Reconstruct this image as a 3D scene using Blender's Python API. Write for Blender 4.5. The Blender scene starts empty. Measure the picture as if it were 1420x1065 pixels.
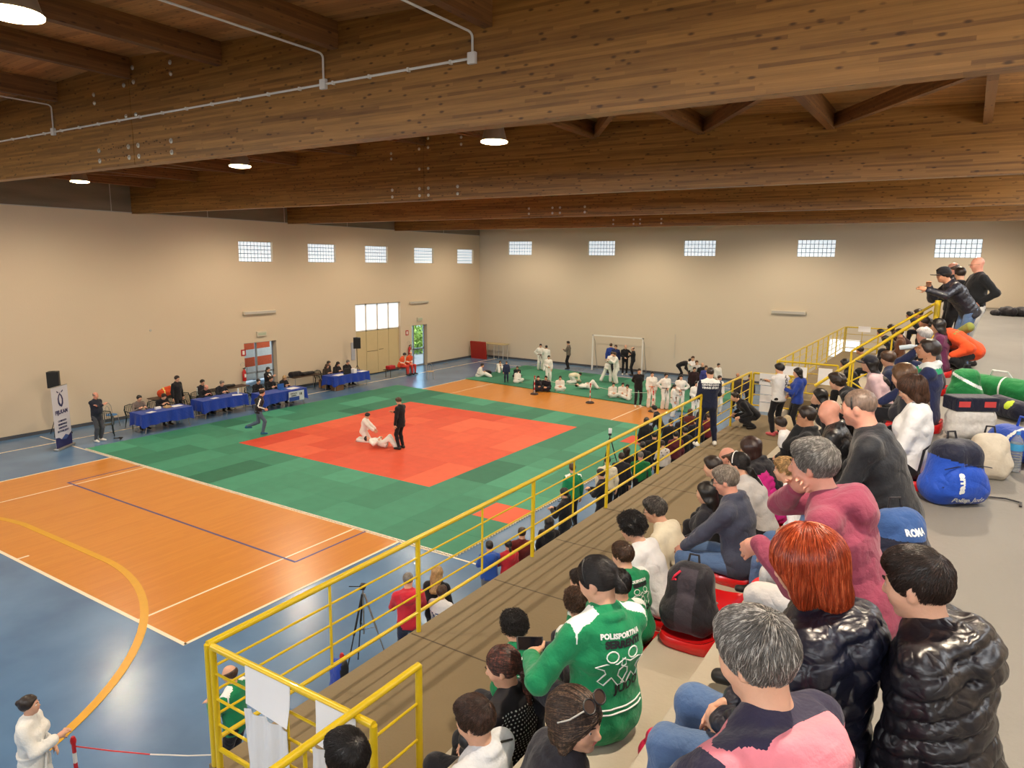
import bpy, math, random, time
import numpy as np
from mathutils import Vector, Matrix
from mathutils.bvhtree import BVHTree
random.seed(7); RNG = np.random.default_rng(7)
SC = bpy.context.scene; COL = SC.collection
PI = math.pi
# ---------------------------------------------------------------- camera
HCAM = 6.4; FPX = 976.2
yaw, pitch, roll = -0.5683, 0.17158, 0.01302
def _basis(y, p, r):
    cy, sy, cp, sp, cr, sr = math.cos(y), math.sin(y), math.cos(p), math.sin(p), math.cos(r), math.sin(r)
    f = np.array([sy*cp, cy*cp, -sp]); rt = np.array([cy, -sy, 0.0]); up = np.cross(rt, f)
    return rt*cr+up*sr, up*cr-rt*sr, f
CR, CU, CF = _basis(yaw, pitch, roll)
cam_d = bpy.data.cameras.new('camera'); cam = bpy.data.objects.new('camera', cam_d); COL.objects.link(cam)
cam_d.sensor_width = 36; cam_d.lens = FPX/1420*36; cam_d.clip_end = 300
m = Matrix.Identity(4)
for i in range(3):
    m[i][0] = CR[i]; m[i][1] = CU[i]; m[i][2] = -CF[i]
m[2][3] = HCAM
cam.matrix_world = m; SC.camera = cam
# ---------------------------------------------------------------- colour management, sky
SC.view_settings.view_transform = 'Standard'; SC.view_settings.look = 'None'
SC.view_settings.gamma = 1.0; SC.view_settings.use_curve_mapping = False
SC.view_settings.exposure = -0.1
SC.cycles.max_bounces = 6; SC.cycles.diffuse_bounces = 3; SC.cycles.glossy_bounces = 2; SC.cycles.transmission_bounces = 3
SC.cycles.caustics_reflective = False; SC.cycles.caustics_refractive = False
SC.cycles.sample_clamp_indirect = 4.0
W = bpy.data.worlds.new('sky'); SC.world = W; W.use_nodes = True
wn = W.node_tree; wn.nodes.clear()
sky = wn.nodes.new('ShaderNodeTexSky'); sky.sky_type = 'HOSEK_WILKIE'; sky.sun_direction = (0.7, -0.3, 0.65); sky.turbidity = 4
bg = wn.nodes.new('ShaderNodeBackground'); bg.inputs[1].default_value = 22.0
wo = wn.nodes.new('ShaderNodeOutputWorld')
wn.links.new(sky.outputs[0], bg.inputs[0]); wn.links.new(bg.outputs[0], wo.inputs[0])
def area(name, loc, direction, sx, sy, power, color):
    l = bpy.data.lights.new(name, 'AREA'); l.shape = 'RECTANGLE'; l.size = sx; l.size_y = sy; l.energy = power; l.color = color
    o = bpy.data.objects.new(name, l); COL.objects.link(o); o.location = loc
    o.rotation_euler = Vector(direction).to_track_quat('-Z', 'Y').to_euler()
    return o
# area lamps added to stand for daylight from unseen windows, right and behind
DAY = (0.93, 0.97, 1.0)
for yy in (-2.6, 3.4, 9.4, 15.4, 21.4, 27.4, 33.4):
    area('window_daylight', (2.45, yy, 8.0), (-1, 0, -0.55), 4.4, 1.1, 100, DAY)
for xx in (-24, -16, -8, -1.2):
    area('window_daylight', (xx, -5.8, 7.6), (0, 1, -0.3), 4.4, 1.2, 330, DAY)
# ---------------------------------------------------------------- maths helpers
def ray(x, y):
    v = CF*FPX + CR*(x-710) - CU*(y-532.5)
    return v/np.linalg.norm(v)
def onz(x, y, z):
    d = ray(x, y); t = (z-HCAM)/d[2]; return np.array([d[0]*t, d[1]*t, z])
def onx(x, y, X):
    d = ray(x, y); t = X/d[0]; return np.array([X, d[1]*t, HCAM+d[2]*t])
def ony(x, y, Y):
    d = ray(x, y); t = Y/d[1]; return np.array([d[0]*t, Y, HCAM+d[2]*t])
def ndist(x, y, dist):
    v = CF*FPX + CR*(x-710) - CU*(y-532.5)
    return v/FPX*dist + np.array([0, 0, HCAM])
# ---------------------------------------------------------------- materials
MATS = {}
def _new(name):
    m = bpy.data.materials.new(name); m.use_nodes = True
    nt = m.node_tree; b = nt.nodes['Principled BSDF']
    return m, nt, b
def N(nt, kind, **kw):
    n = nt.nodes.new(kind)
    for k, v in kw.items():
        setattr(n, k, v)
    return n
def pm(name, col, rough=.6, var=.12, scale=6, bump=0.0, metal=0.0, spec=.5, bscale=None, sheen=0.0, coat=0.0, emit=None, stretch=None):
    if name in MATS: return MATS[name]
    m, nt, b = _new(name)
    tc = N(nt, 'ShaderNodeTexCoord'); src = tc.outputs['Object']
    if stretch:
        mp = N(nt, 'ShaderNodeMapping'); mp.inputs['Scale'].default_value = stretch; nt.links.new(src, mp.inputs[0]); src = mp.outputs[0]
    nz = N(nt, 'ShaderNodeTexNoise'); nz.inputs['Scale'].default_value = scale; nz.inputs['Detail'].default_value = 4
    nt.links.new(src, nz.inputs['Vector'])
    mx = N(nt, 'ShaderNodeMix', data_type='RGBA')
    lo = [max(0, c*(1-var)) for c in col]; hi = [min(1, c*(1+var)) for c in col]
    mx.inputs[6].default_value = (*lo, 1); mx.inputs[7].default_value = (*hi, 1)
    nt.links.new(nz.outputs['Fac'], mx.inputs[0]); nt.links.new(mx.outputs[2], b.inputs['Base Color'])
    b.inputs['Roughness'].default_value = rough; b.inputs['Metallic'].default_value = metal
    b.inputs['Specular IOR Level'].default_value = spec
    if sheen: b.inputs['Sheen Weight'].default_value = sheen
    if coat: b.inputs['Coat Weight'].default_value = coat
    if emit: b.inputs['Emission Color'].default_value = (*col, 1); b.inputs['Emission Strength'].default_value = emit
    if bump:
        bn = N(nt, 'ShaderNodeTexNoise'); bn.inputs['Scale'].default_value = bscale or scale*4; bn.inputs['Detail'].default_value = 5
        nt.links.new(src, bn.inputs['Vector'])
        bp = N(nt, 'ShaderNodeBump'); bp.inputs['Strength'].default_value = bump; bp.inputs['Distance'].default_value = .02
        nt.links.new(bn.outputs['Fac'], bp.inputs['Height']); nt.links.new(bp.outputs[0], b.inputs['Normal'])
    MATS[name] = m; return m
def S(r, g, b):  # sRGB 0-255 to linear
    f = lambda c: (c/255/12.92) if c/255 <= .04045 else ((c/255+.055)/1.055)**2.4
    return (f(r), f(g), f(b))
def cloth(r, g, b, rough=.85, bump=.25, name=None, **k):
    n = name or 'fabric_%d_%d_%d' % (r, g, b); new = n not in MATS
    m = pm(n, S(r, g, b), rough, .13, 9, bump, bscale=60, sheen=.15, spec=.25, **k)
    if new: folds(m, .4, 4.5)
    return m
def folds(m, strength, scale):
    nt = m.node_tree; b = nt.nodes['Principled BSDF']; tc = N(nt, 'ShaderNodeTexCoord')
    nz = N(nt, 'ShaderNodeTexNoise'); nz.inputs['Scale'].default_value = scale; nz.inputs['Detail'].default_value = 1.5; nz.inputs['Distortion'].default_value = .9; nz.inputs['Roughness'].default_value = .45
    nt.links.new(tc.outputs['Object'], nz.inputs['Vector'])
    ab = N(nt, 'ShaderNodeMath', operation='SUBTRACT'); ab.inputs[1].default_value = .5; nt.links.new(nz.outputs['Fac'], ab.inputs[0])
    a2 = N(nt, 'ShaderNodeMath', operation='ABSOLUTE'); nt.links.new(ab.outputs[0], a2.inputs[0])
    bp = N(nt, 'ShaderNodeBump'); bp.inputs['Strength'].default_value = strength; bp.inputs['Distance'].default_value = .09; nt.links.new(a2.outputs[0], bp.inputs['Height'])
    old = b.inputs['Normal'].links
    if old: nt.links.new(old[0].from_socket, bp.inputs['Normal'])
    nt.links.new(bp.outputs[0], b.inputs['Normal'])
def nylon(r, g, b, name=None):
    n = name or 'nylon_%d_%d_%d' % (r, g, b)
    if n in MATS: return MATS[n]
    m = pm(n, S(r, g, b), .36, .10, 12, .22, bscale=26, spec=.55, coat=.08, stretch=(.7, .7, 1.6)); folds(m, .35, 11); return m
def wood(name, dark, light, along, lam=.04, rough=.42, knots=True, plank=None, calm=1.0, glue=.5):
    """glued laminated timber / boards: 'along' is the grain axis, lam the lamella height"""
    if name in MATS: return MATS[name]
    m, nt, b = _new(name)
    tc = N(nt, 'ShaderNodeTexCoord'); sep = N(nt, 'ShaderNodeSeparateXYZ'); nt.links.new(tc.outputs['Object'], sep.inputs[0])
    g = {'x': 0, 'y': 1}[along]; c = plank or 2
    # lamella index
    dv = N(nt, 'ShaderNodeMath', operation='DIVIDE'); dv.inputs[1].default_value = lam; nt.links.new(sep.outputs[c if plank is None else plank[0]], dv.inputs[0])
    fl = N(nt, 'ShaderNodeMath', operation='FLOOR'); nt.links.new(dv.outputs[0], fl.inputs[0])
    # board id along grain, shifted per lamella
    wnz = N(nt, 'ShaderNodeTexWhiteNoise', noise_dimensions='1D'); nt.links.new(fl.outputs[0], wnz.inputs['W'])
    sh = N(nt, 'ShaderNodeMath', operation='MULTIPLY_ADD'); sh.inputs[1].default_value = 7.3
    nt.links.new(wnz.outputs['Value'], sh.inputs[0])
    gd = N(nt, 'ShaderNodeMath', operation='MULTIPLY'); gd.inputs[1].default_value = .55; nt.links.new(sep.outputs[g], gd.inputs[0]); nt.links.new(gd.outputs[0], sh.inputs[2])
    fb = N(nt, 'ShaderNodeMath', operation='FLOOR'); nt.links.new(sh.outputs[0], fb.inputs[0])
    cb = N(nt, 'ShaderNodeCombineXYZ'); nt.links.new(fl.outputs[0], cb.inputs[0]); nt.links.new(fb.outputs[0], cb.inputs[1])
    wid = N(nt, 'ShaderNodeTexWhiteNoise', noise_dimensions='3D'); nt.links.new(cb.outputs[0], wid.inputs['Vector'])
    # grain
    mp = N(nt, 'ShaderNodeMapping'); sc = [26, 26, 26]; sc[g] = 1.3; mp.inputs['Scale'].default_value = sc
    nt.links.new(tc.outputs['Object'], mp.inputs[0])
    gn = N(nt, 'ShaderNodeTexNoise'); gn.inputs['Scale'].default_value = 1; gn.inputs['Detail'].default_value = 6; gn.inputs['Roughness'].default_value = .65
    nt.links.new(mp.outputs[0], gn.inputs['Vector'])
    ad = N(nt, 'ShaderNodeMath', operation='MULTIPLY_ADD'); ad.inputs[1].default_value = .45*calm; nt.links.new(wid.outputs['Value'], ad.inputs[0])
    g2 = N(nt, 'ShaderNodeMath', operation='MULTIPLY'); g2.inputs[1].default_value = .62; nt.links.new(gn.outputs['Fac'], g2.inputs[0]); nt.links.new(g2.outputs[0], ad.inputs[2])
    rp = N(nt, 'ShaderNodeValToRGB'); rp.color_ramp.elements[0].position = .18; rp.color_ramp.elements[1].position = .82
    rp.color_ramp.elements[0].color = (*dark, 1); rp.color_ramp.elements[1].color = (*light, 1)
    nt.links.new(ad.outputs[0], rp.inputs[0]); col = rp.outputs[0]
    if knots:
        mk = N(nt, 'ShaderNodeMapping'); s2 = [11, 11, 11]; s2[g] = 4.4; mk.inputs['Scale'].default_value = s2
        nt.links.new(tc.outputs['Object'], mk.inputs[0])
        vo = N(nt, 'ShaderNodeTexVoronoi'); vo.inputs['Scale'].default_value = 1.0; nt.links.new(mk.outputs[0], vo.inputs['Vector'])
        nsub = N(nt, 'ShaderNodeMath', operation='MULTIPLY_ADD'); nsub.inputs[1].default_value = .22; nt.links.new(gn.outputs['Fac'], nsub.inputs[0])
        nt.links.new(vo.outputs['Distance'], nsub.inputs[2])
        kr = N(nt, 'ShaderNodeMapRange'); kr.inputs[1].default_value = .20; kr.inputs[2].default_value = .33; kr.inputs[3].default_value = .8; kr.inputs[4].default_value = 0
        nt.links.new(nsub.outputs[0], kr.inputs[0])
        mx = N(nt, 'ShaderNodeMix', data_type='RGBA'); nt.links.new(kr.outputs[0], mx.inputs[0]); nt.links.new(col, mx.inputs[6])
        mx.inputs[7].default_value = (dark[0]*.35, dark[1]*.3, dark[2]*.3, 1); col = mx.outputs[2]
    # glue lines
    fr = N(nt, 'ShaderNodeMath', operation='FRACT'); nt.links.new(dv.outputs[0], fr.inputs[0])
    lt = N(nt, 'ShaderNodeMath', operation='LESS_THAN'); lt.inputs[1].default_value = .06; nt.links.new(fr.outputs[0], lt.inputs[0])
    ml = N(nt, 'ShaderNodeMath', operation='MULTIPLY'); ml.inputs[1].default_value = glue; nt.links.new(lt.outputs[0], ml.inputs[0])
    m2 = N(nt, 'ShaderNodeMix', data_type='RGBA'); nt.links.new(ml.outputs[0], m2.inputs[0]); nt.links.new(col, m2.inputs[6])
    m2.inputs[7].default_value = (dark[0]*.5, dark[1]*.5, dark[2]*.5, 1)
    nt.links.new(m2.outputs[2], b.inputs['Base Color']); b.inputs['Roughness'].default_value = rough
    bp = N(nt, 'ShaderNodeBump'); bp.inputs['Strength'].default_value = .15; bp.inputs['Distance'].default_value = .01
    nt.links.new(gn.outputs['Fac'], bp.inputs['Height']); nt.links.new(bp.outputs[0], b.inputs['Normal'])
    MATS[name] = m; return m
# ---------------------------------------------------------------- object helpers
def link(o, parent=None):
    COL.objects.link(o)
    if parent is not None: o.parent = parent
    return o
def tag(o, label=None, cat=None, group=None, kind=None):
    if label: o['label'] = label
    if cat: o['category'] = cat
    if group: o['group'] = group
    if kind: o['kind'] = kind
    return o
def empty(name, loc=(0, 0, 0), rz=0, label=None, cat=None, group=None):
    o = bpy.data.objects.new(name, None); COL.objects.link(o); o.location = loc; o.rotation_euler = (0, 0, rz)
    o.empty_display_size = .1
    return tag(o, label, cat, group)
class MB:
    """collects shapes, builds ONE mesh object"""
    def __init__(s): s.v = []; s.f = []; s.mi = []; s.cm = 0
    def add(s, vs, fs):
        n = len(s.v); s.v += [tuple(map(float, p)) for p in vs]
        for f in fs: s.f.append([i+n for i in f]); s.mi.append(s.cm)
        return s
    def box(s, x0, x1, y0, y1, z0, z1, rot=None, at=None):
        vs = [(x, y, z) for x in (x0, x1) for y in (y0, y1) for z in (z0, z1)]
        if rot is not None: vs = [tuple(rot @ Vector(p)) for p in vs]
        if at is not None: vs = [tuple(Vector(p)+Vector(at)) for p in vs]
        return s.add(vs, [(0, 1, 3, 2), (4, 6, 7, 5), (0, 4, 5, 1), (2, 3, 7, 6), (0, 2, 6, 4), (1, 5, 7, 3)])
    def bbox(s, x0, x1, y0, y1, z0, z1, b=.01, rot=None, at=None):
        """box with chamfered edges"""
        import bmesh
        bm = bmesh.new(); bmesh.ops.create_cube(bm, size=1)
        for v in bm.verts: v.co = Vector(((x0+x1)/2+v.co.x*(x1-x0), (y0+y1)/2+v.co.y*(y1-y0), (z0+z1)/2+v.co.z*(z1-z0)))
        bmesh.ops.bevel(bm, geom=bm.edges[:], offset=b, segments=2, affect='EDGES', profile=.5)
        bm.verts.index_update(); vs = [v.co.copy() for v in bm.verts]; fs = [[v.index for v in f.verts] for f in bm.faces]; bm.free()
        if rot is not None: vs = [rot @ p for p in vs]
        if at is not None: vs = [p+Vector(at) for p in vs]
        return s.add(vs, fs)
    def tube(s, pts, r, n=10, cap=True, closed=False, sq=None):
        pts = [Vector(p) for p in pts]; k = len(pts); rs = r if isinstance(r, (list, tuple)) else [r]*k
        vs = []; up = None
        for i, p in enumerate(pts):
            a = pts[(i-1) % k] if (closed or i > 0) else p; c = pts[(i+1) % k] if (closed or i < k-1) else p
            t = (c-a).normalized()
            if up is None:
                up = Vector((0, 0, 1)) if abs(t.z) < .9 else Vector((1, 0, 0))
            u = up - t*up.dot(t)
            if u.length < 1e-4: u = t.orthogonal()
            u.normalize(); w = t.cross(u); up = u
            for j in range(n):
                an = 2*PI*j/n; vs.append(p+(u*math.cos(an)*(sq or 1)+w*math.sin(an))*rs[i])
        fs = []
        for i in range(k if closed else k-1):
            a = i*n; b_ = ((i+1) % k)*n
            for j in range(n): fs.append((a+j, a+(j+1) % n, b_+(j+1) % n, b_+j))
        if cap and not closed: fs.append(tuple(range(n))[::-1]); fs.append(tuple(range((k-1)*n, k*n)))
        return s.add(vs, fs)
    def lathe(s, prof, at=(0, 0, 0), n=24, rot=None):
        vs = []
        for r, z in prof:
            for j in range(n):
                p = Vector((r*math.cos(2*PI*j/n), r*math.sin(2*PI*j/n), z))
                if rot is not None: p = rot @ p
                vs.append(p+Vector(at))
        fs = [(i*n+j, i*n+(j+1) % n, (i+1)*n+(j+1) % n, (i+1)*n+j) for i in range(len(prof)-1) for j in range(n)]
        if prof[0][0] > 1e-4: fs.append(tuple(range(n))[::-1])
        if prof[-1][0] > 1e-4: fs.append(tuple(range((len(prof)-1)*n, len(prof)*n)))
        return s.add(vs, fs)
    def poly(s, pts, th, nrm):
        """flat polygon with thickness along nrm"""
        n = len(pts); d = Vector(nrm)*th; P = [Vector(p) for p in pts]
        return s.add(P+[p+d for p in P], [tuple(range(n))[::-1], tuple(range(n, 2*n))]+[(i, (i+1) % n, n+(i+1) % n, n+i) for i in range(n)])
    def grid(s, fn, nu, nv, closed_u=False):
        vs = [fn(i/(nu if closed_u else nu-1), j/(nv-1)) for j in range(nv) for i in range(nu)]
        fs = [(j*nu+i, j*nu+(i+1) % nu, (j+1)*nu+(i+1) % nu, (j+1)*nu+i) for j in range(nv-1) for i in range(nu if closed_u else nu-1)]
        return s.add(vs, fs)
    def build(s, name, mat, parent=None, smooth=False, loc=None, rz=None):
        me = bpy.data.meshes.new(name); me.from_pydata(s.v, [], s.f)
        for mm in (mat if isinstance(mat, (list, tuple)) else [mat]): me.materials.append(mm)
        if max(s.mi, default=0) > 0: me.polygons.foreach_set('material_index', s.mi)
        if smooth:
            me.polygons.foreach_set('use_smooth', [True]*len(me.polygons))
            try: me.set_sharp_from_angle(angle=math.radians(40))
            except Exception: pass
        me.update(); o = bpy.data.objects.new(name, me); link(o, parent)
        if loc is not None: o.location = loc
        if rz is not None: o.rotation_euler = (0, 0, rz)
        return o
def struct(o): o['kind'] = 'structure'; return o
def RZ(a): return Matrix.Rotation(a, 3, 'Z')
def text_mesh(txt, size, bold=0.0, align='CENTER', shear=0, space=1.0, extr=.0):
    cu = bpy.data.curves.new('lettering', 'FONT'); cu.body = txt; cu.size = size; cu.align_x = align; cu.offset = bold; cu.shear = shear
    cu.space_character = space; cu.resolution_u = 2; cu.extrude = extr
    o = bpy.data.objects.new('lettering', cu); COL.objects.link(o)
    dg = bpy.context.evaluated_depsgraph_get(); me = bpy.data.meshes.new_from_object(o.evaluated_get(dg))
    bpy.data.objects.remove(o); bpy.data.curves.remove(cu)
    return me
def put_text(txt, size, mat, parent, origin, right, up, bold=0.0, name='lettering', th=.002, **k):
    me = text_mesh(txt, size, bold, extr=th, **k); me.materials.clear(); me.materials.append(mat)
    r = Vector(right).normalized(); u = Vector(up).normalized(); n = r.cross(u)
    M = Matrix(((r.x, u.x, n.x, origin[0]), (r.y, u.y, n.y, origin[1]), (r.z, u.z, n.z, origin[2]), (0, 0, 0, 1)))
    me.transform(M); o = bpy.data.objects.new(name, me); link(o, parent); return o
def copy_tree(o, parent=None):
    kids = [c for c in o.children]
    c = o.copy(); COL.objects.link(c); c.parent = parent
    for k in kids: copy_tree(k, c)
    return c
# ================================================================ THE HALL
XL, XR, YB, YN = -27.9, 2.6, 39.4, -6.0
def zroof(x): return 9.92-.045*abs(x+13.1)
M_WALL = pm('wall_plaster', S(214, 197, 172), .9, .035, .35, .12, bscale=18, spec=.2)
M_WALL2 = pm('wall_plaster_back', S(212, 199, 178), .9, .03, .35, .12, bscale=18, spec=.2)
M_CONC = pm('concrete_band', S(134, 122, 106), .9, .35, 1.3, .3, bscale=14, stretch=(1, .35, 2.2))
M_SLAB = pm('concrete_tier', S(176, 167, 150), .82, .12, 2.2, .22, bscale=30)
M_WALK = pm('concrete_walkway', S(126, 110, 82), .8, .10, 1.6, .22, bscale=30)
M_LAND = pm('concrete_landing', S(128, 124, 117), .7, .22, 1.1, .2, bscale=40, stretch=(1, .5, 1))
M_YEL = pm('yellow_paint', S(212, 182, 24), .32, .06, 5, .05, spec=.6, coat=.2)
M_WHITE = pm('white_paint', S(232, 228, 220), .5, .03, 6)
M_BLK = pm('black_plastic', S(26, 26, 29), .5, .15, 20)
M_METAL = pm('galvanised_steel', S(175, 172, 166), .38, .1, 20, metal=.8)
M_GREY = pm('grey_plastic', S(188, 184, 176), .5, .05, 10)
M_PAPER = pm('white_paper', S(240, 240, 242), .7, .02, 8)
M_INK = pm('black_ink', S(24, 24, 30), .7, .05, 8)
M_GLUE = wood('glulam_timber', S(104, 68, 28), S(184, 132, 66), 'x', calm=.7, glue=.25)
M_PURL = wood('purlin_timber', S(98, 62, 30), S(142, 98, 54), 'y', rough=.55)
M_DECK = wood('roof_boards', S(136, 94, 50), S(196, 146, 88), 'x', plank=(1,), lam=.12, rough=.55)
# floor: blue grey sports resin
def floor_mat():
    m, nt, b = _new('blue_resin')
    tc = N(nt, 'ShaderNodeTexCoord'); n1 = N(nt, 'ShaderNodeTexNoise'); n1.inputs['Scale'].default_value = .7; n1.inputs['Detail'].default_value = 6
    nt.links.new(tc.outputs['Object'], n1.inputs['Vector'])
    r = N(nt, 'ShaderNodeValToRGB'); r.color_ramp.elements[0].position = .3; r.color_ramp.elements[1].position = .7
    r.color_ramp.elements[0].color = (*S(80, 112, 148), 1); r.color_ramp.elements[1].color = (*S(98, 134, 172), 1)
    nt.links.new(n1.outputs['Fac'], r.inputs[0]); nt.links.new(r.outputs[0], b.inputs['Base Color'])
    b.inputs['Roughness'].default_value = .24; b.inputs['Specular IOR Level'].default_value = .6
    n2 = N(nt, 'ShaderNodeTexNoise'); n2.inputs['Scale'].default_value = 1.1; n2.inputs['Detail'].default_value = 2; nt.links.new(tc.outputs['Object'], n2.inputs['Vector'])
    bp = N(nt, 'ShaderNodeBump'); bp.inputs['Strength'].default_value = .08; bp.inputs['Distance'].default_value = .03
    nt.links.new(n2.outputs['Fac'], bp.inputs['Height']); nt.links.new(bp.outputs[0], b.inputs['Normal'])
    return m
M_FLOOR = floor_mat()
M_ORANGE = wood('orange_court_boards', S(196, 122, 44), S(218, 148, 64), 'y', plank=(0,), lam=.11, rough=.28, knots=False, calm=.35, glue=.08)
floor = struct(MB().box(XL-.3, XR+.3, YN-.3, YB+.3, -.2, 0).build('floor', M_FLOOR))
m = MB().box(-22.75, -10.45, 6.25, 34.4, 0, .004); m.build('court_surface', M_ORANGE, floor)
def line(pts, w, mat, z=.006, nm='court_line'):
    mb = MB(); P = [Vector((p[0], p[1], 0)) for p in pts]
    L, Rr = [], []
    for i, p in enumerate(P):
        a = P[max(0, i-1)]; c = P[min(len(P)-1, i+1)]; t = (c-a).normalized(); n = Vector((-t.y, t.x, 0))*w/2
        L.append(p+n); Rr.append(p-n)
    vs = [(v.x, v.y, .001) for v in L+Rr]+[(v.x, v.y, z) for v in L+Rr]; k = len(P); fs = []
    for i in range(k-1):
        fs += [(2*k+i, 3*k+i, 3*k+i+1, 2*k+i+1), (i, 2*k+i, 2*k+i+1, i+1), (k+i, k+i+1, 3*k+i+1, 3*k+i)]
    return mb.add(vs, fs).build(nm, mat, floor)
ML_W = pm('line_white', S(236, 222, 196), .4, .05, 5); ML_B = pm('line_blue', S(70, 66, 128), .4, .1, 5); ML_Y = pm('line_yellow', S(214, 160, 32), .35, .08, 5)
line([(-22.75, 6.25), (-22.75, 34.4)], .06, ML_W); line([(-10.45, 6.25), (-10.45, 34.4)], .06, ML_W)
line([(-22.78, 6.25), (-10.42, 6.25)], .07, ML_W)
line([(-20.8, 6.25), (-20.8, 34.4)], .05, ML_W, .0065); line([(-11.87, 6.25), (-11.87, 34.4)], .05, ML_W, .0065)
line([(-21.15, 9.5), (-11.5, 9.5)], .055, ML_B, .007); line([(-21.12, 9.5), (-21.12, 14)], .05, ML_B, .0072); line([(-11.52, 9.5), (-11.52, 14)], .05, ML_B, .0072)
line([(-26.15, -5), (-26.15, 39)], .07, ML_W); line([(-16.5, 6.25), (-16.5, 6.5)], .06, ML_W, .0068); line([(-27.5, 11.6), (-8, 11.6)], .05, ML_W, .005)
line([(-26.1, 36.9), (-9, 36.9)], .05, ML_W, .005)
arc = [ (-16.6, 7.3), (-15.1, 7.3)]+[(-15.1+6.05*math.sin(a), 1.28+6.03*math.cos(a)) for a in [i*.065 for i in range(1, 27)]]
line([(-24.2+i*.0, 1.3) for i in ()]+[(-18.1-6.05*math.sin(a), 1.28+6.03*math.cos(a)) for a in [1.7-i*.085 for i in range(0, 20)]]+arc, .14, ML_Y, .0085)
# ---- walls with openings
def wall(name, axis, pos, u0, u1, z0, z1, holes, th, mat):
    us = sorted({u0, u1, *[h[0] for h in holes], *[h[1] for h in holes]}); zs = sorted({z0, z1, *[h[2] for h in holes], *[h[3] for h in holes]})
    mb = MB()
    for i in range(len(us)-1):
        # merge vertically
        run = None
        for j in range(len(zs)-1):
            uc, zc = (us[i]+us[i+1])/2, (zs[j]+zs[j+1])/2
            solid = not any(h[0] < uc < h[1] and h[2] < zc < h[3] for h in holes)
            if solid and run is None: run = zs[j]
            if run is not None and (not solid or j == len(zs)-2):
                top = zs[j+1] if solid else zs[j]
                a, b_ = (pos, pos+th) if th > 0 else (pos+th, pos)
                if axis == 'x': mb.box(a, b_, us[i], us[i+1], run, top)
                else: mb.box(us[i], us[i+1], a, b_, run, top)
                run = None
    return struct(mb.build(name, mat))
LWIN = [(20.58, 22.45), (24.6, 26.45), (28.6, 30.4), (32.7, 34.5), (36.94, 38.7)]; LWZ = (6.26, 7.17)
BWIN = [(-25.58, -23.8), (-19.76, -17.99), (-13.74, -11.94), (-7.66, -5.84), (-1.49, .38)]; BWZ = (6.86, 7.72)
D1 = (20.6, 22.43, 0, 2.52); GATE = (27.76, 31.4, 0, 4.02); D2 = (32.4, 33.85, 0, 2.55)
wl = wall('wall_left', 'x', XL, YN, YB, 0, 8.1, [(a, b_, *LWZ) for a, b_ in LWIN]+[D1, GATE, D2], -.35, M_WALL)
wb = wall('wall_back', 'y', YB, XL-.35, XR+.35, 0, 9.2, [(a, b_, *BWZ) for a, b_ in BWIN], .35, M_WALL2)
RWIN = [(y-2.2, y+2.2, 7.3, 8.5) for y in (-2.6, 3.4, 9.4, 15.4, 21.4, 27.4, 33.4)]
wr = wall('wall_right', 'x', XR, YN, YB, 0, 9.3, RWIN, .35, M_WALL2)
NWIN = [(x-2.2, x+2.2, 7.0, 8.3) for x in (-24, -16, -8, -1.2)]
wn_ = wall('wall_near', 'y', YN, XL-.35, XR+.35, 0, 9.6, NWIN, -.35, M_WALL)
MB().box(XL-.35, XL, YN, YB, 8.1, 9.3).build('concrete_band', M_CONC, wl)
# formwork recesses on the concrete band
mb = MB()
for k in range(11): mb.box(XL-.01, XL+.012, YN+.5+k*4.1, YN+.53+k*4.1, 8.1, 9.28)
mb.box(XL-.01, XL+.03, YN, YB, 8.1, 8.13); mb.build('band_joints', M_GREY, wl)
mb = MB(); mb.box(XL, XL+.015, 0 and 1 or YN, D1[0], 0, .12); mb.box(XL, XL+.015, D1[1], GATE[0], 0, .12); mb.box(XL, XL+.015, GATE[1], D2[0], 0, .12); mb.box(XL, XL+.015, D2[1], YB, 0, .12)
M_BASE = pm('baseboard_grey', S(78, 80, 86), .6, .1, 8)
b1 = struct(mb.build('baseboard_left', M_BASE)); b2 = struct(MB().box(XL, XR, YB-.015, YB, 0, .12).build('baseboard_back', M_BASE))
# ---- glass block windows
M_GLASSB = pm('glass_block', (.80, .90, 1.0), .2, .08, 30, .2, emit=.72)
M_MORT = pm('mortar', S(96, 106, 116), .8, .05, 20)
def block_window(idx, axis, pos, u0, u1, z0, z1, nu, nz, inward):
    g = MB(); fr = MB(); du = (u1-u0)/nu; dz = (z1-z0)/nz; e = .014
    a, b_ = pos-inward*.20, pos-inward*.12; a, b_ = min(a, b_), max(a, b_)
    def bx(mb, ua, ub, za, zb, p, q):
        mb.box(*((p, q, ua, ub, za, zb) if axis == 'x' else (ua, ub, p, q, za, zb)))
    for i in range(nu):
        for j in range(nz): bx(g, u0+i*du+e, u0+(i+1)*du-e, z0+j*dz+e, z0+(j+1)*dz-e, a, b_)
    for i in range(nu+1): bx(fr, max(u0, u0+i*du-e), min(u1, u0+i*du+e), z0, z1, a+.008, b_-.008)
    for j in range(nz+1): bx(fr, u0, u1, max(z0, z0+j*dz-e), min(z1, z0+j*dz+e), a+.012, b_-.012)
    w = struct(g.build('window_%d' % idx, M_GLASSB)); fr.build('mortar_grid', M_MORT, w); return w
k = 1
for a, b_ in LWIN: block_window(k, 'x', XL, a, b_, *LWZ, 10, 5, 1); k += 1
for a, b_ in BWIN: block_window(k, 'y', YB, a, b_, *BWZ, 9, 4, -1); k += 1
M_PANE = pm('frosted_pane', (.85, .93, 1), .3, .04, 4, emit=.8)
for a, b_, c, d in RWIN:
    w = struct(MB().box(XR+.2, XR+.24, a, b_, c, d).build('window_%d' % k, M_PANE)); k += 1
for a, b_, c, d in NWIN:
    w = struct(MB().box(a, b_, YN-.24, YN-.2, c, d).build('window_%d' % k, M_PANE)); k += 1
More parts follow.
